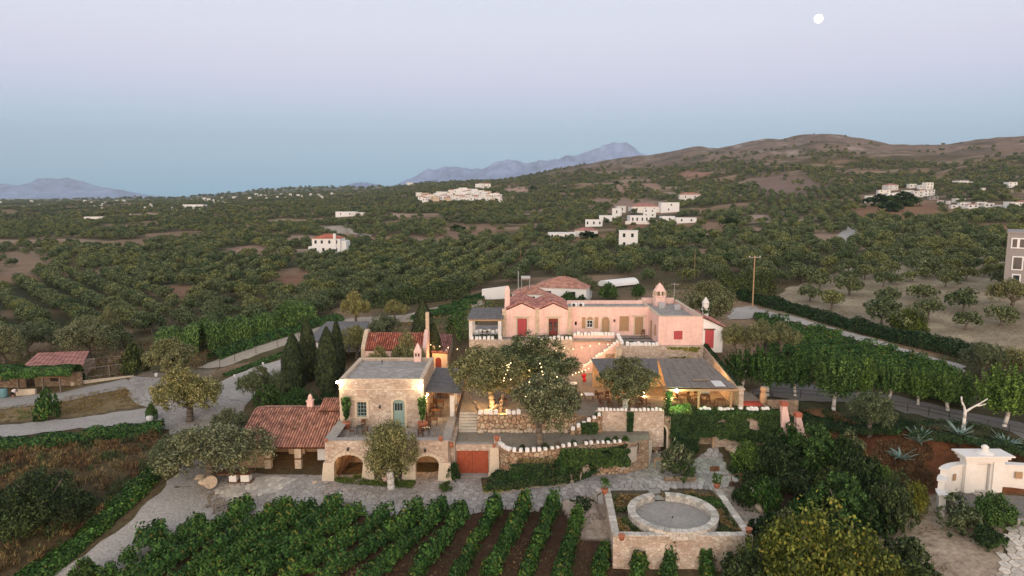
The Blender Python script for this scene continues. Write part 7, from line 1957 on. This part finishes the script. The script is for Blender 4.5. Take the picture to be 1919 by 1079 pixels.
for (px, py, lb) in ((992, 694, 'single bulb left of the yard olive top'), (992, 716, 'single bulb inside the yard olive'), (985, 743, 'single bulb low left in the yard olive'), (1090, 739, 'single bulb at the right edge of the yard olive'), (1044, 706, 'single bulb at the right of the yard olive top')):
    b = MB(); p = PY(px, py, 61.6); b.ball(p, .05, 8, 5); tag(b.build('light_bulb', 'bulb', None, True, p), lb, 'bulb')
def pendant(px, py, Y, label, pw=60, sz=.16, m='bulb', col=(1, .6, .28)):
    p = PY(px, py, Y); t = thing('pendant_lamp', p, label, 'lamp')
    part('cord', 'metal', t, lambda b: b.tube(p + Vector((0, 0, .1)), p + Vector((0, 0, .7)), .015, .015, 4))
    b = MB(); b.ball(p, sz, 10, 6); b.build('globe', m, t, True); lamp(p.x, p.y - .35, p.z - .25, pw, col)
pendant(801, 739, 71.5, 'warm lamp glowing under the side pergola of the stone house', 110)
pendant(1206, 735, 75.5, 'left warm lamp under the restaurant roof', 120)
pendant(1254, 737, 74.5, 'second warm lamp under the restaurant roof', 120)
p = PY(1268, 732, 69.0)
t = thing('cool_floodlight', p, 'bright cool floodlight at the corner of the restaurant roof', 'lamp')
part('bracket', 'metal', t, lambda b: b.tube(p + Vector((0, .1, 0)), p + Vector((0, .3, .2)), .03, .03, 5))
b = MB(); b.ball(p, .17, 10, 6); b.build('lens', 'flood_green', t, True); lamp(p.x - .1, p.y - .5, p.z - .5, 170, (.55, 1, .45))
part_v = hedge('lit_climber', None, .5, .5, 500, .16, .12, 'grass', 'slim climber glowing green on the restaurant corner post', 'climber', pts=[Vector((16.2, 69.1, 4.8)), Vector((16.25, 69.1, 4.9))], z=1)
P_, r_ = leaf_arrays(np.stack([16.3 + nr.normal(0, .22, 900), 69.05 + nr.normal(0, .15, 900), nr.uniform(4.7, 7.0, 900)], 1), unit(900), .16, .12, .3, .5)
o = bpy.data.objects.new('climber', leaf_mesh('climber', [(P_ - np.array([16.3, 69, 4.7]), r_, 0)], ['grass'])); COL.objects.link(o); o.location = (16.3, 69, 4.7); tag(o, 'climber winding up the lit restaurant post', 'climber')
for x, y, z, pw in ((-2.3, 69.2, 5.5, 170), (-1.0, 68.5, 5.2, 45), (-3.6, 71.5, 6.2, 70), (1.5, 72, 7.5, 70), (4.5, 80, 7.5, 130), (8.6, 84.2, 7.0, 110), (11.0, 84.6, 8.2, 50), (8, 78.5, 7.8, 70), (19.5, 76, 6.9, 200), (22.5, 74.8, 6.8, 90), (13, 77, 6.9, 180), (-9.8, 87.5, 6.6, 90), (-4.2, 66.8, 4.6, 0), (-9.2, 64.8, 2.3, 40), (-16.3, 65.2, 2.5, 55), (-22, 67.6, 2.2, 35), (-5.8, 84.5, 6.5, 60), (25.8, 71.5, 5.9, 50), (-7.5, 76.5, 5.9, 90)):
    if pw: lamp(x, y, z, pw)
# lit twisted olive limbs
solo('olive_limbs', 'bark', lambda b: [b.path(*limb(*q)) for q in ((PY(908, 782, 69.2), PY(878, 738, 69.2), .24, .12, 1, 5, .15), (PY(908, 782, 69.2), PY(935, 756, 69.3), .22, .14, 2, 4, .12), (PY(935, 782, 69.4), PY(940, 752, 69.4), .34, .22, 3, 4, .1), (PY(940, 752, 69.4), PY(952, 712, 69.2), .16, .07, 4, 4, .12))], PY(930, 782, 69.3), 'twisted olive limbs glowing orange above the rough wall', 'tree trunk', None, True)

# chairs and tables
def make_chair(name, label, m, group):
    t = thing(name, (0, 0, 0), label, 'chair', group)
    part('seat', m, t, lambda b: b.box(-.22, .22, -.22, .22, .43, .47))
    part('backrest', m, t, lambda b: b.box(-.22, .22, .2, .24, .55, .95))
    for x, y in ((-.2, -.2), (.2, -.2), (-.2, .2), (.2, .2)):
        b = MB(); b.box(x - .02, x + .02, y - .02, y + .02, 0, .95 if y > 0 else .43); b.build('leg', m, t)
    return snapshot(t)
ch = make_chair('wooden_chair', 'wooden chair beside the little table on the front terrace, left of the potted plant', 'wood', 'wooden chairs on the stone terrace')
whc = make_chair('white_chair', 'white chair at the table under the villa pergola', 'white_paint', 'white chairs under the villa pergola')
def make_table(name, label, m, top, group, w=.8, loc=(0, 0, 0)):
    t = thing(name, (0, 0, 0), label, 'table', group)
    part('table_top', top, t, lambda b: b.box(-w / 2, w / 2, -w / 2, w / 2, .71, .75))
    for x in (-1, 1):
        for y in (-1, 1):
            b = MB(); b.box(x * (w / 2 - .06) - .025, x * (w / 2 - .06) + .025, y * (w / 2 - .06) - .025, y * (w / 2 - .06) + .025, 0, .71); b.build('leg', m, t)
    return snapshot(t)
tb = make_table('terrace_table', 'small dark table with flowers on the front terrace', 'metal', 'metal', None, .7)
tb2 = make_table('wooden_table', 'wooden table beneath the side pergola', 'wood', 'wood', 'tables under the pergolas', .9)
tbw = make_table('white_table', 'table with white cloth near the pink stair wall', 'wood', 'white_paint', None, 1.0)
TF = TZ + .002
def at_(px, py, z=TF): return Pz(px, py, z)
ch.location = at_(660, 815); ch.rotation_euler = (0, 0, R(100))
tb.location = at_(675, 812)
dup(ch, at_(685, 815), R(-95), label='wooden chair right of the flowered terrace table'); dup(ch, at_(681, 803), R(10), label='wooden chair behind the flowered terrace table')
tbb = dup(tb, at_(798, 815), .3, label='small flowered table by the big pot at the house corner')
dup(ch, at_(788, 819), R(90), label='wooden chair left of the small table at the house corner'); dup(ch, at_(803, 803), R(0), label='wooden chair behind the small table at the house corner')
for i in range(7):
    px, py = 803 + i * 3.2 - (i % 2) * 3, 797 - i * 8.5
    dup(ch, at_(px, py), rnd.choice((R(90), R(-90), 0)), label='red-brown wooden chair in the row under the side pergola', group='chairs under the side pergola')
    if i % 2 == 0:
        q = at_(px + 9, py)
        if i == 0: tb2.location = q; first_t = tb2
        else: dup(tb2, q, 0)
for i in range(14):
    x = 17.4 + (i % 5) * 1.0 + rnd.uniform(-.2, .2); y = 70.6 + (i // 5) * 1.7 + rnd.uniform(-.2, .2)
    dup(ch, (x, y, UZ), rnd.uniform(0, 6.28), label='dark wooden chair beneath the restaurant roof', group='chairs under the restaurant roof')
for i in range(5): dup(tb2, (17.9 + i * 1.15, 71.5 + (i % 2) * 1.7, UZ), 0, label='wooden table beneath the restaurant roof', group='tables under the restaurant roof')
for i in range(6): dup(tb2, (10.0 + (i % 3) * 1.9, 71.6 + (i // 3) * 2.2, UZ), 0, label='wooden table in the open yard around the forked olive', group='tables around the forked olive')
for i in range(12): dup(ch, (9.6 + (i % 6) * 1.0, 71 + (i // 6) * 3.0 + rnd.uniform(-.3, .3), UZ), rnd.uniform(0, 6.28), label='wooden chair in the open yard around the forked olive', group='chairs around the forked olive')
for i in range(4): dup(tb2, (-1 + i * 2.1, 71.5 + (i % 2) * 2, UZ), .2, label='wooden table below the great olives', group='tables below the great olives')
tbw.location = PY(1078, 700, 78.0); tbw.location.z = UZ; tbw.location.x -= .3
dup(tbw, Pz(1104, 742, UZ + .5) - Vector((0, 0, .5)), 0, label='white-topped table at the left corner of the restaurant yard')
whc.location = (-4.7, 89.4, 8.53)
for i in range(5): dup(whc, (-4.2 + i * .55, 89.9 - (i % 2) * .2, 8.53), R(180) * (i % 2))
dup(tb2, (-3.6, 89.5, 8.53), 0, label='wooden dining table under the villa pergola', group='tables under the pergolas')
dup(ch, (17.5, 89.6, 8.53), R(-20), label='dark red chair by the tan villa door')
o = solo('wooden_bench', 'wood', lambda b: (b.box(-9.1, -8.6, 81.5, 84, 3.2, 3.6)), (-8.8, 82, 3), 'dark bench in the passage', 'bench')
# stone bar table by the old olive
st = thing('stone_table', pt(445, 905, z=0), 'low pale stone table with a brown slab top under the broad old olive', 'table')
q = pt(445, 905, z=0)
for k, (dx, w) in enumerate(((-.75, .7), (.35, .8))):
    b = MB(); b.box(q.x + dx, q.x + dx + w, q.y - .1, q.y + .7, .15, .92); b.build('leg_block', 'cream', st)
part('table_top', 'wood', st, lambda b: b.box(q.x - 1.9, q.x + 1.4, q.y - .35, q.y + .85, .925, 1.03)); part('base_plate', 'wood', st, lambda b: b.box(q.x - .9, q.x + 1.35, q.y - .2, q.y + .8, .1, .15))
rock(383, 905, 1.15, 'tall pale rock standing beside the broad old olive', 0.0, None); rock(376, 896, .9, 'pale rock behind the tall pale rock', 0.0, None)
solo('millstone', 'quoin', lambda b: b.tube((pt(403, 905, z=0).x, 61.0, .6), (pt(403, 905, z=0).x + .2, 60.8, .63), .6, .6, 20), pt(403, 908, z=0), 'round millstone standing on edge left of the stone table', 'millstone')
for px, py, s, lb in [(1050, 876, 1.3, 'long pale rock lying on the ivy slope'), (1092, 872, 1.1, 'pale rock at the foot of the ivy slope'), (1128, 868, 1.0, 'angular pale rock left of the path steps'), (1160, 852, .9, 'rock at the bend of the path steps'), (1140, 878, .7, 'small rock beside the path steps'), (1205, 862, 1.0, 'pale rock right of the path steps'), (1196, 870, .7, 'low rock bordering the path steps'),
        (1410, 925, 1.1, 'rough rock beside the gully path'), (1425, 955, 1.0, 'reddish rock on the gully edge'), (1400, 985, .8, 'small rock near the planter corner'), (1380, 848, 1.5, 'pale boulder at the foot of the ivy wall'), (1368, 842, 1.0, 'smaller boulder at the foot of the ivy wall'), (590, 905, .5, 'flat stone by the first arch pier'), (350, 985, .6, 'flat stone at the road edge')]:
    rock(px, py, s, lb)
# pots
def pot(x, y, z, s, label, ball=None, mt='terracotta', plant=None):
    t = thing('terracotta_pot', (x, y, z), label, 'pot')
    b = MB(); b.lathe((x, y, z), [(.2 * s, 0), (.32 * s, .45 * s), (.36 * s, .5 * s), (.36 * s, .58 * s), (.28 * s, .56 * s)], 14); b.build('pot_body', mt, t, True)
    return t
def topiary(px, py, label, s=1.0, z=.3):
    p = Pz(px, py, z); t = pot(p.x, p.y, p.z, .95 * s, label)
    P_, r_ = blobs([(0, 0, 0, .48 * s, 1.0)], 900, .12, .1, .3, .3, .1, .5)
    o = bpy.data.objects.new('ball_bush', leaf_mesh('ball_bush', [(P_, r_, 0)], ['vine'])); COL.objects.link(o); o.parent = t; o.location = (0, 0, 1.0 * s)
    b = MB(); b.tube((p.x, p.y, p.z + .5 * s), (p.x, p.y, p.z + .8 * s), .04, .04, 5); b.build('stem', 'bark', t)
topiary(1133, 926, 'terracotta pot with a clipped green ball at the rear left planter corner'); topiary(1343, 916, 'terracotta pot with a clipped green ball at the rear right planter corner')
p = Pz(1165, 1012, .4); pot(p.x, p.y, .4, .8, 'empty terracotta pot on the front left planter corner'); p = Pz(1403, 1000, .4); pot(p.x, p.y, .4, .8, 'empty terracotta pot on the front right planter corner')
def fig_pot(px, py, s, label, h=2.2):
    p = at_(px, py); t = pot(p.x, p.y, p.z, s, label)
    n = 420; th = nr.random(n) * 6.28; tt = nr.random(n)
    C = np.stack([np.cos(th) * .55 * tt ** .5 * nr.random(n) ** .5, np.sin(th) * .45 * nr.random(n) ** .5, .6 * s + .3 + tt * h], 1)
    P_, r_ = leaf_arrays(C, unit(n) + np.array([0, -.3, .4]), .32, .22, -.2, .6)
    o = bpy.data.objects.new('leaves', leaf_mesh('leaves', [(P_, r_, 0)], ['mulberry'])); COL.objects.link(o); o.parent = t
    b = MB(); b.path(*limb((p.x, p.y, p.z + .5 * s), (p.x + .2, p.y, p.z + .5 * s + h * .8), .05, .02, 3, 4, .12)); b.build('stem', 'bark', t)
fig_pot(650, 803, 1.25, 'tall terracotta pot with a leafy fig at the left of the terrace window'); fig_pot(792, 806, 1.5, 'tall terracotta jar with a dark leafy plant at the house corner')
for px, py, s, z, lb in ((826, 826, .7, 4.03, 'red pot on the front right corner of the terrace parapet'), (846, 838, .7, 3.3, 'red pot at the left end of the gate wall'), (931, 826, .8, 3.78, 'small red pot on the pier right of the boarded gate'), (926, 838, .5, 3.3, 'little red pot beside the gate pier'), (611, 828, .5, 4.0, 'small red pot at the shed end of the parapet')):
    p = Pz(px, py, z); pot(p.x, p.y, z, s, lb)
p = Pz(724, 905, 0); 
t = thing('storage_jar', p, 'large pale clay storage jar beside the whitewashed olive foot', 'jar')
b = MB(); b.lathe(p, [(.2, 0), (.42, .5), (.5, .95), (.42, 1.3), (.24, 1.45), (.3, 1.55)], 16); b.build('jar_body', 'pink', t, True)
# lamp head by the gate planting
for px, py, z, lb in ((909, 886, 0, 'small dark garden lamp with white top left of the planting'), (1196, 845, 1.6, 'white globe garden lamp at the top of the path steps')):
    p = Pz(px, py, z); t = thing('garden_lamp', p, lb, 'garden lamp')
    b = MB(); b.tube(p, p + Vector((0, 0, .8)), .05, .05, 6); b.build('post', 'metal', t); b = MB(); b.ball(p + Vector((0, 0, .95)), .17, 8, 5); b.build('globe', 'white_paint', t, True)
# rail, sign, wooden frame
def rail(name, P, label, hgt=.95, m='metal', rails=(.95, .5), r=.035, cat='railing', pr=.045):
    t = thing(name, P[0], label, cat)
    for p in P:
        b = MB(); b.tube(p - Vector((0, 0, .2)), p + Vector((0, 0, hgt)), pr, pr, 5); b.build('post', m, t)
    for h in rails:
        b = MB(); b.path([p + Vector((0, 0, h)) for p in P], r, 5); b.build('rail', m, t)
    return t
rail('stair_railing', [Pz(1166, 880, 0), Pz(1181, 862, 1.2), Pz(1196, 846, 2.3)], 'dark handrail along the path steps', .9, rails=(.9,))
rail('path_railing', [Pz(1350, 905, 0), Pz(1370, 905, 0), Pz(1388, 903, 0)], 'short wooden rail by the sign at the gully path', .8, 'wood', (.8,))
rail('path_railing', [G(1410 + i * 37, 748 + (i * 8.6 if i > 6 else i * 4.0)) for i in range(2)] + [G(1440, 742), G(1500, 746), G(1560, 752), G(1640, 762), G(1700, 772), G(1740, 780), G(1778, 790), G(1810, 797), G(1850, 806), G(1890, 815), G(1940, 826), G(1990, 838)], 'long dark metal railing beside the grey footpath at the right', 1.0, 'metal', (1.0, .55))
p = Pz(1338, 903, 0)
t = thing('notice_post', p, 'small dark two-panelled notice on a post behind the clipped pot', 'sign')
b = MB(); b.box(p.x - .04, p.x + .04, p.y - .04, p.y + .04, 0, 1.5); b.build('post', 'wood', t)
for k in (-1, 1):
    b = MB(); b.box(p.x + k * .24 - .21, p.x + k * .24 + .21, p.y - .09, p.y - .05, 1.1, 1.6); b.build('board', 'wood', t)
p = Pz(1233, 878, 0)
t = thing('easel_stand', p, 'small brown wooden stand on the grey paving', 'stand')
for k in (-1, 1):
    b = MB(); b.box(p.x + k * .35 - .05, p.x + k * .35 + .05, p.y - .05, p.y + .05, .05, 1.1); b.build('leg', 'tan_wood', t)
b = MB(); b.box(p.x - .42, p.x + .42, p.y - .06, p.y + .06, .85, .98); b.build('crossbar', 'tan_wood', t); b = MB(); b.box(p.x - .3, p.x + .3, p.y - .04, p.y + .04, 1.1, 1.16); b.build('top_bar', 'tan_wood', t)
solo('bed_edging', 'stone_dark', lambda b: b.wall(Pz(1246, 905, 0).x, Pz(1306, 905, 0).x, 62.2, 62.5, -.1, .5), Pz(1246, 905, 0), 'low dark stone edging of the small planted bed', 'edging')
# sloping path with steps between yard and courtyard
sp = thing('path_steps', Pz(1170, 882, 0), 'broad pale stepped path rising from the courtyard to the yard', 'steps')
A0, A1, B0, B1 = Pz(1135, 886, 0), Pz(1215, 872, 0), Pz(1178, 836, 3.0), Pz(1222, 818, 3.0)
for i in range(9):
    a = A0.lerp(B0, i / 9); c = A1.lerp(B1, i / 9); a2 = A0.lerp(B0, (i + 1.3) / 9); c2 = A1.lerp(B1, (i + 1.3) / 9); z = .12 + 2.9 * i / 9
    b = MB(); b.hexa([(a.x, a.y, z - 1.5), (c.x, c.y, z - 1.5), (c2.x, c2.y, z - 1.5), (a2.x, a2.y, z - 1.5), (a.x, a.y, z), (c.x, c.y, z), (c2.x, c2.y, z + .02), (a2.x, a2.y, z + .02)]); b.build('step', 'flag_warm', sp)
# brick vents / ovens
for px, py, h, lb in ((1470, 800, 2.3, 'pink plastered chimney with red cap beyond the ivy wall'), (1497, 808, 1.6, 'shorter red-capped pink chimney right of the first')):
    p = PY(px, py, 68.5); t = thing('oven_chimney', p, lb, 'chimney')
    part('shaft', 'pink', t, lambda b: b.hexa([(p.x - .5, p.y - .4, p.z - 1.5), (p.x + .9, p.y - .4, p.z - 1.5), (p.x + .9, p.y + .4, p.z - 1.5), (p.x - .5, p.y + .4, p.z - 1.5), (p.x - .42, p.y - .3, p.z + h), (p.x + .05, p.y - .3, p.z + h), (p.x + .05, p.y + .3, p.z + h), (p.x - .42, p.y + .3, p.z + h)]))
    part('cap', 'tile_red', t, lambda b: b.box(p.x - .5, p.x + .13, p.y - .38, p.y + .38, p.z + h + .01, p.z + h + .42))
solo('garden_wall', 'stone_dark', lambda b: b.box(27.7, 31.0, 71.6, 72.0, 2.5, 5.2), (29, 71.8, 3), 'low stone wall behind the red-capped chimneys', 'wall')
solo('outdoor_oven', 'ochre', lambda b: b.lathe((27.6, 72.8, 4.6), [(.4, 0), (.38, .9), (.26, 1.2), (.4, 1.5), (.3, 1.8)], 12), (27.6, 72.8, 4.6), 'orange-lit clay oven pillar right of the restaurant', 'oven')
solo('red_rug_terrace', 'dark_red', lambda b: b.box(24.8, 27.2, 70.6, 73.0, 4.652, 4.75), (26, 71.5, 4.65), 'red lit platform right of the restaurant roof', 'platform')
# agaves
def agave(px, py, s, label):
    p = G(px, py); t = thing('agave', p, label, 'agave'); q = random.Random(px)
    for i in range(22):
        a = i * 2.4 + q.uniform(-.2, .2); L = s * q.uniform(.9, 1.35); up = q.uniform(.35, 1.1); b = MB(); droop = q.uniform(.0, .5) * (i % 3 == 0)
        d = Vector((math.cos(a), math.sin(a), 0)); n = Vector((-math.sin(a), math.cos(a), 0)); prev = None
        for k in range(5):
            u = k / 4; c = p + d * (L * u * math.cos(up * (1 - .3 * u))) + Vector((0, 0, L * u * math.sin(up) - droop * L * u * u)); w = s * .11 * (1 - u) ** .6 + .005
            cur = (c - n * w + Vector((0, 0, .05)), c, c + n * w + Vector((0, 0, .05)))
            if prev: b.face([prev[0], prev[1], cur[1], cur[0]]); b.face([prev[1], prev[2], cur[2], cur[1]])
            prev = cur
        b.build('agave_leaf', 'agave', t)
agave(1797, 818, 1.3, 'tall blue-grey agave at the foot of the forked white trunk'); agave(1886, 838, 1.3, 'blue-grey agave nearest the right edge'); agave(1722, 830, 1.25, 'blue-grey agave on the left of the mound'); agave(1688, 862, 1.3, 'small agave half hidden by dark bushes')
# utility poles
def pole(px, pb, ptop, label, Y=None, cross=True, r=.13):
    p = PY(px, pb, Y) if Y else G(px, pb); top = PY(px, ptop, p.y).z
    t = thing('utility_pole', p, label, 'utility pole')
    b = MB(); b.tube((p.x, p.y, p.z - .5), (p.x, p.y, top), r, r * .7, 7); b.build('pole', 'tan_wood', t)
    if cross:
        b = MB(); b.box(p.x - 1.0, p.x + 1.0, p.y - .06, p.y + .06, top - .25, top - .12); b.build('crossarm', 'concrete', t)
        for k in (-.9, 0, .9):
            b = MB(); b.lathe((p.x + k, p.y, top - .12), [(.05, 0), (.08, .1), (.04, .2)], 6); b.build('insulator', 'white_paint', t)
pole(1410, 578, 480, 'tall wooden utility pole with a crossarm behind the olives at the right'); pole(1301, 520, 467, 'distant thin utility pole above the villa', cross=False, r=.06); pole(975, 486, 460, 'faint thin pole in the middle groves', cross=False, r=.07)
pole(1058, 530, 513, 'thin lamp pole beside the hip-roofed house', 125, False, .06)
# left pen: tin-roofed shed, low wall, pergola, fence
ts = thing('tin_roofed_shed', (-68, 98, 0), 'low shed with a ribbed dusty-red tin roof at the left', 'shed')
SRf = ((-70.6, 95.2, 2.5), (-62.2, 96.4, 2.5), (-66.0, 104.4, 3.2), (-73.2, 103.2, 3.2))
part('roof', 'tile_pink', ts, lambda b: [slopesheet(b, SRf, i / 26 + .002, (i + 1) / 26 - .002, 0, 1, .05 * (i % 2)) for i in range(26)])
bpy.data.objects[ts.name].children if False else None
part('wall', 'stone_dark', ts, lambda b: b.box(-70.2, -64.2, 96.8, 102.8, 0, 2.45))
lw = solo('low_wall', 'ashlar', lambda b: b.hexa([Vector((*Pz(133, 727, 0)[:2], -.2)), Vector((*Pz(251, 714, 0)[:2], -.2)), Vector((*Pz(251, 714, 0)[:2], -.2)) + Vector((-.2, .5, 0)), Vector((*Pz(133, 727, 0)[:2], -.2)) + Vector((-.2, .5, 0)),
      Vector((*Pz(133, 727, 0)[:2], .8)), Vector((*Pz(251, 714, 0)[:2], .8)), Vector((*Pz(251, 714, 0)[:2], .8)) + Vector((-.2, .5, 0)), Vector((*Pz(133, 727, 0)[:2], .8)) + Vector((-.2, .5, 0))]), Pz(133, 727, 0), 'low pale stone wall in front of the fenced pen', 'wall')
q0, q1 = Pz(30, 742, 0), Pz(66, 740, 0)
solo('low_wall', 'ashlar', lambda b: b.hexa([(q0.x, q0.y, -.2), (q1.x, q1.y, -.2), (q1.x, q1.y + .4, -.2), (q0.x, q0.y + .4, -.2), (q0.x, q0.y, .85), (q1.x, q1.y, .85), (q1.x, q1.y + .4, .85), (q0.x, q0.y + .4, .85)]), q0, 'short cream wall beside the bending person', 'wall')
rail('pen_fence', [Pz(163, 718, 0), Pz(206, 712, 0), Pz(230, 709, 0), Pz(252, 706, 0)], 'tall pale post-and-rail frame around the pen', 2.2, 'concrete', (2.2, .9), .035, 'fence', .05)
rail('pen_fence', [Pz(160, 688, 0), Pz(205, 683, 0), Pz(262, 680, 0)], 'back rails of the fenced pen', 1.3, 'concrete', (1.3, .7), .03, 'fence', .05)
pl = thing('left_pergola', (-68, 92, 0), 'shady pergola posts below the vine at the left edge', 'pergola')
for x in (-75, -71.5, -68, -64.6, -62.2):
    b = MB(); b.box(x - .09, x + .09, 91.4, 91.6, 0, 2.4); b.build('post', 'bark', pl)
part('back_wall', 'stone_dark', pl, lambda b: b.wall(-76, -61.5, 95.0, 95.3, 0, 2.3, [(-73, -71.8, .9, 1.9, 0), (-69.5, -68.2, 0, 2.0, 0), (-66, -64.8, .9, 1.9, 0)]))
part('beam', 'wood', pl, lambda b: b.box(-76, -61.5, 91.42, 91.62, 2.403, 2.55))
p = Pz(8, 745, 0)
t = thing('teal_drum', p, 'teal barrel standing at the left edge beside the bending person', 'barrel')
b = MB(); b.lathe(p, [(.42, 0), (.47, .3), (.48, .9), (.40, 1.25), (.2, 1.32)], 14); b.build('drum_body', 'cloth_teal', t, True)
b = MB(); b.lathe(p + Vector((0, 0, 1.321)), [(.2, 0), (.2, .08)], 10); b.build('lid', 'metal', t)
# dirt-road fence, planters by the road fork
rail('wire_fence', [G(412, 690), G(440, 678), G(480, 663), G(520, 650), G(560, 636), G(600, 622)], 'wire fence with thin posts along the dirt road', 1.3, 'bark', (1.2, .7), .015, 'fence', .05)
for px, py, w, lb in ((281, 790, .8, 'white tub holding the banana-like plant at the road fork'), (440, 706, .35, 'little white marker by the kitchen garden'), (493, 683, .35, 'second little white marker by the kitchen garden'), (293, 705, .5, 'small white box on a post by the pen')):
    p = G(px, py); b = MB(); b.lathe(p, [(w * .4, 0), (w * .5, w * .8), (w * .42, w * .9)], 10); tag(b.build('white_tub', 'white', None, False, p), lb, 'tub')
# car-free details on the roofs
solo('roof_pipe', 'metal', lambda b: b.tube((-14.9, 76.5, 8.1), (-14.9, 76.5, 8.5), .06, .06, 6), (-14.9, 76.5, 8.1), 'short dark pipe on the stone house roof', 'pipe')

# ------------------------------------------------------------------ people
def person(loc, rz, joints, rad, label, clothes, skin='skin'):
    t = thing('person', loc, label, 'person')
    E_ = [('pel', 'che'), ('che', 'nek'), ('nek', 'hed'), ('hed', 'top'), ('pel', 'hl'), ('hl', 'kl'), ('kl', 'al'), ('al', 'fl'), ('pel', 'hr'), ('hr', 'kr'), ('kr', 'ar'), ('ar', 'fr'),
          ('che', 'sl'), ('sl', 'el'), ('el', 'wl'), ('wl', 'gl'), ('che', 'sr'), ('sr', 'er'), ('er', 'wr'), ('wr', 'gr')]
    names = list(joints); idx = {n: i for i, n in enumerate(names)}
    me = bpy.data.meshes.new('body'); me.from_pydata([joints[n] for n in names], [(idx[a], idx[b]) for a, b in E_], []); me.materials.append(M[skin])
    o = bpy.data.objects.new('body', me); COL.objects.link(o); o.parent = t
    md = o.modifiers.new('skin', 'SKIN'); 
    for i, n in enumerate(names):
        r = rad.get(n, .06); me.skin_vertices[0].data[i].radius = (r, r); me.skin_vertices[0].data[i].use_root = (n == 'pel')
    o.modifiers.new('sub', 'SUBSURF').levels = 1; o.modifiers['sub'].render_levels = 2
    J = {k: Vector(v) for k, v in joints.items()}
    for nm, m, segs in clothes:
        b = MB()
        for a, c, r0, r1 in segs: b.tube(J[a], J[c], r0, r1, 10)
        me2 = b.build(nm, m, None, True); me2.parent = t
    b = MB(); h = J['hed'].lerp(J['top'], .55); b.ball(h + Vector((0, .02, .03)), .115, 10, 6); hh = b.build('hair', 'hair', None, True); hh.parent = t
    t.rotation_euler = (0, 0, rz)
    return t
RADS = dict(pel=.13, che=.15, nek=.055, hed=.085, top=.07, hl=.09, hr=.09, kl=.065, kr=.065, al=.045, ar=.045, fl=.04, fr=.04, sl=.065, sr=.065, el=.045, er=.045, wl=.03, wr=.03, gl=.03, gr=.03)
stand = dict(pel=(0, 0, .95), che=(0, 0, 1.3), nek=(0, 0, 1.48), hed=(0, -.02, 1.6), top=(0, -.02, 1.7), hl=(.1, 0, .88), kl=(.11, -.03, .5), al=(.11, .02, .09), fl=(.11, -.14, .04), hr=(-.1, 0, .88), kr=(-.1, .02, .5), ar=(-.1, .06, .09), fr=(-.1, -.1, .04),
             sl=(.2, 0, 1.4), el=(.25, -.02, 1.12), wl=(.24, -.1, .87), gl=(.23, -.12, .78), sr=(-.2, 0, 1.4), er=(-.26, .0, 1.12), wr=(-.22, -.15, .9), gr=(-.2, -.2, .83))
bend = dict(pel=(0, .05, .95), che=(.35, -.02, 1.12), nek=(.52, -.05, 1.1), hed=(.63, -.06, 1.05), top=(.71, -.06, .99), hl=(0, -.08, .88), kl=(.05, -.1, .5), al=(0, -.1, .09), fl=(.13, -.12, .04), hr=(-.02, .14, .88), kr=(.02, .16, .5), ar=(-.05, .16, .09), fr=(.08, .16, .04),
            sl=(.42, -.2, 1.1), el=(.5, -.25, .85), wl=(.62, -.2, .68), gl=(.66, -.18, .6), sr=(.42, .15, 1.1), er=(.55, .2, .86), wr=(.66, .15, .7), gr=(.7, .12, .62))
person(Pz(24, 746, 0), 0, bend, RADS, 'person in a white shirt and dark shorts bending over at the left edge', [('shirt', 'shirt_white', [('pel', 'che', .17, .2), ('che', 'nek', .19, .08), ('sl', 'el', .085, .07), ('sr', 'er', .085, .07)]), ('shorts', 'shorts_dark', [('pel', 'hl', .17, .12), ('hl', 'kl', .12, .1), ('pel', 'hr', .17, .12), ('hr', 'kr', .12, .1)])])
pr = Pz(1094, 722, UZ)
person(pr, R(10), stand, RADS, 'person in a red top walking in the upper yard below the row of bulbs', [('top_clothing', 'cloth_red', [('pel', 'che', .16, .19), ('che', 'nek', .18, .07), ('sl', 'el', .08, .07), ('sr', 'er', .08, .07)]), ('skirt', 'cloth_red', [('pel', 'kl', .18, .2)])])
# ------------------------------------------------------------------ air
hb = MB(); hb.box(-16000, 16000, -60, 16500, -30, 1500)
hz = bpy.data.materials.new('haze_air'); hz.use_nodes = True
t = hz.node_tree; t.nodes.clear()
ho = t.nodes.new('ShaderNodeOutputMaterial')
hv = t.nodes.new('ShaderNodeVolumePrincipled')
hv.inputs['Color'].default_value = (.72, .88, 1.0, 1)
hv.inputs['Density'].default_value = HAZE
t.links.new(hv.outputs[0], ho.inputs['Volume'])
ob = hb.build('haze', hz); ob['kind'] = 'stuff'; ob['label'] = 'thin evening haze filling the air over the valley'
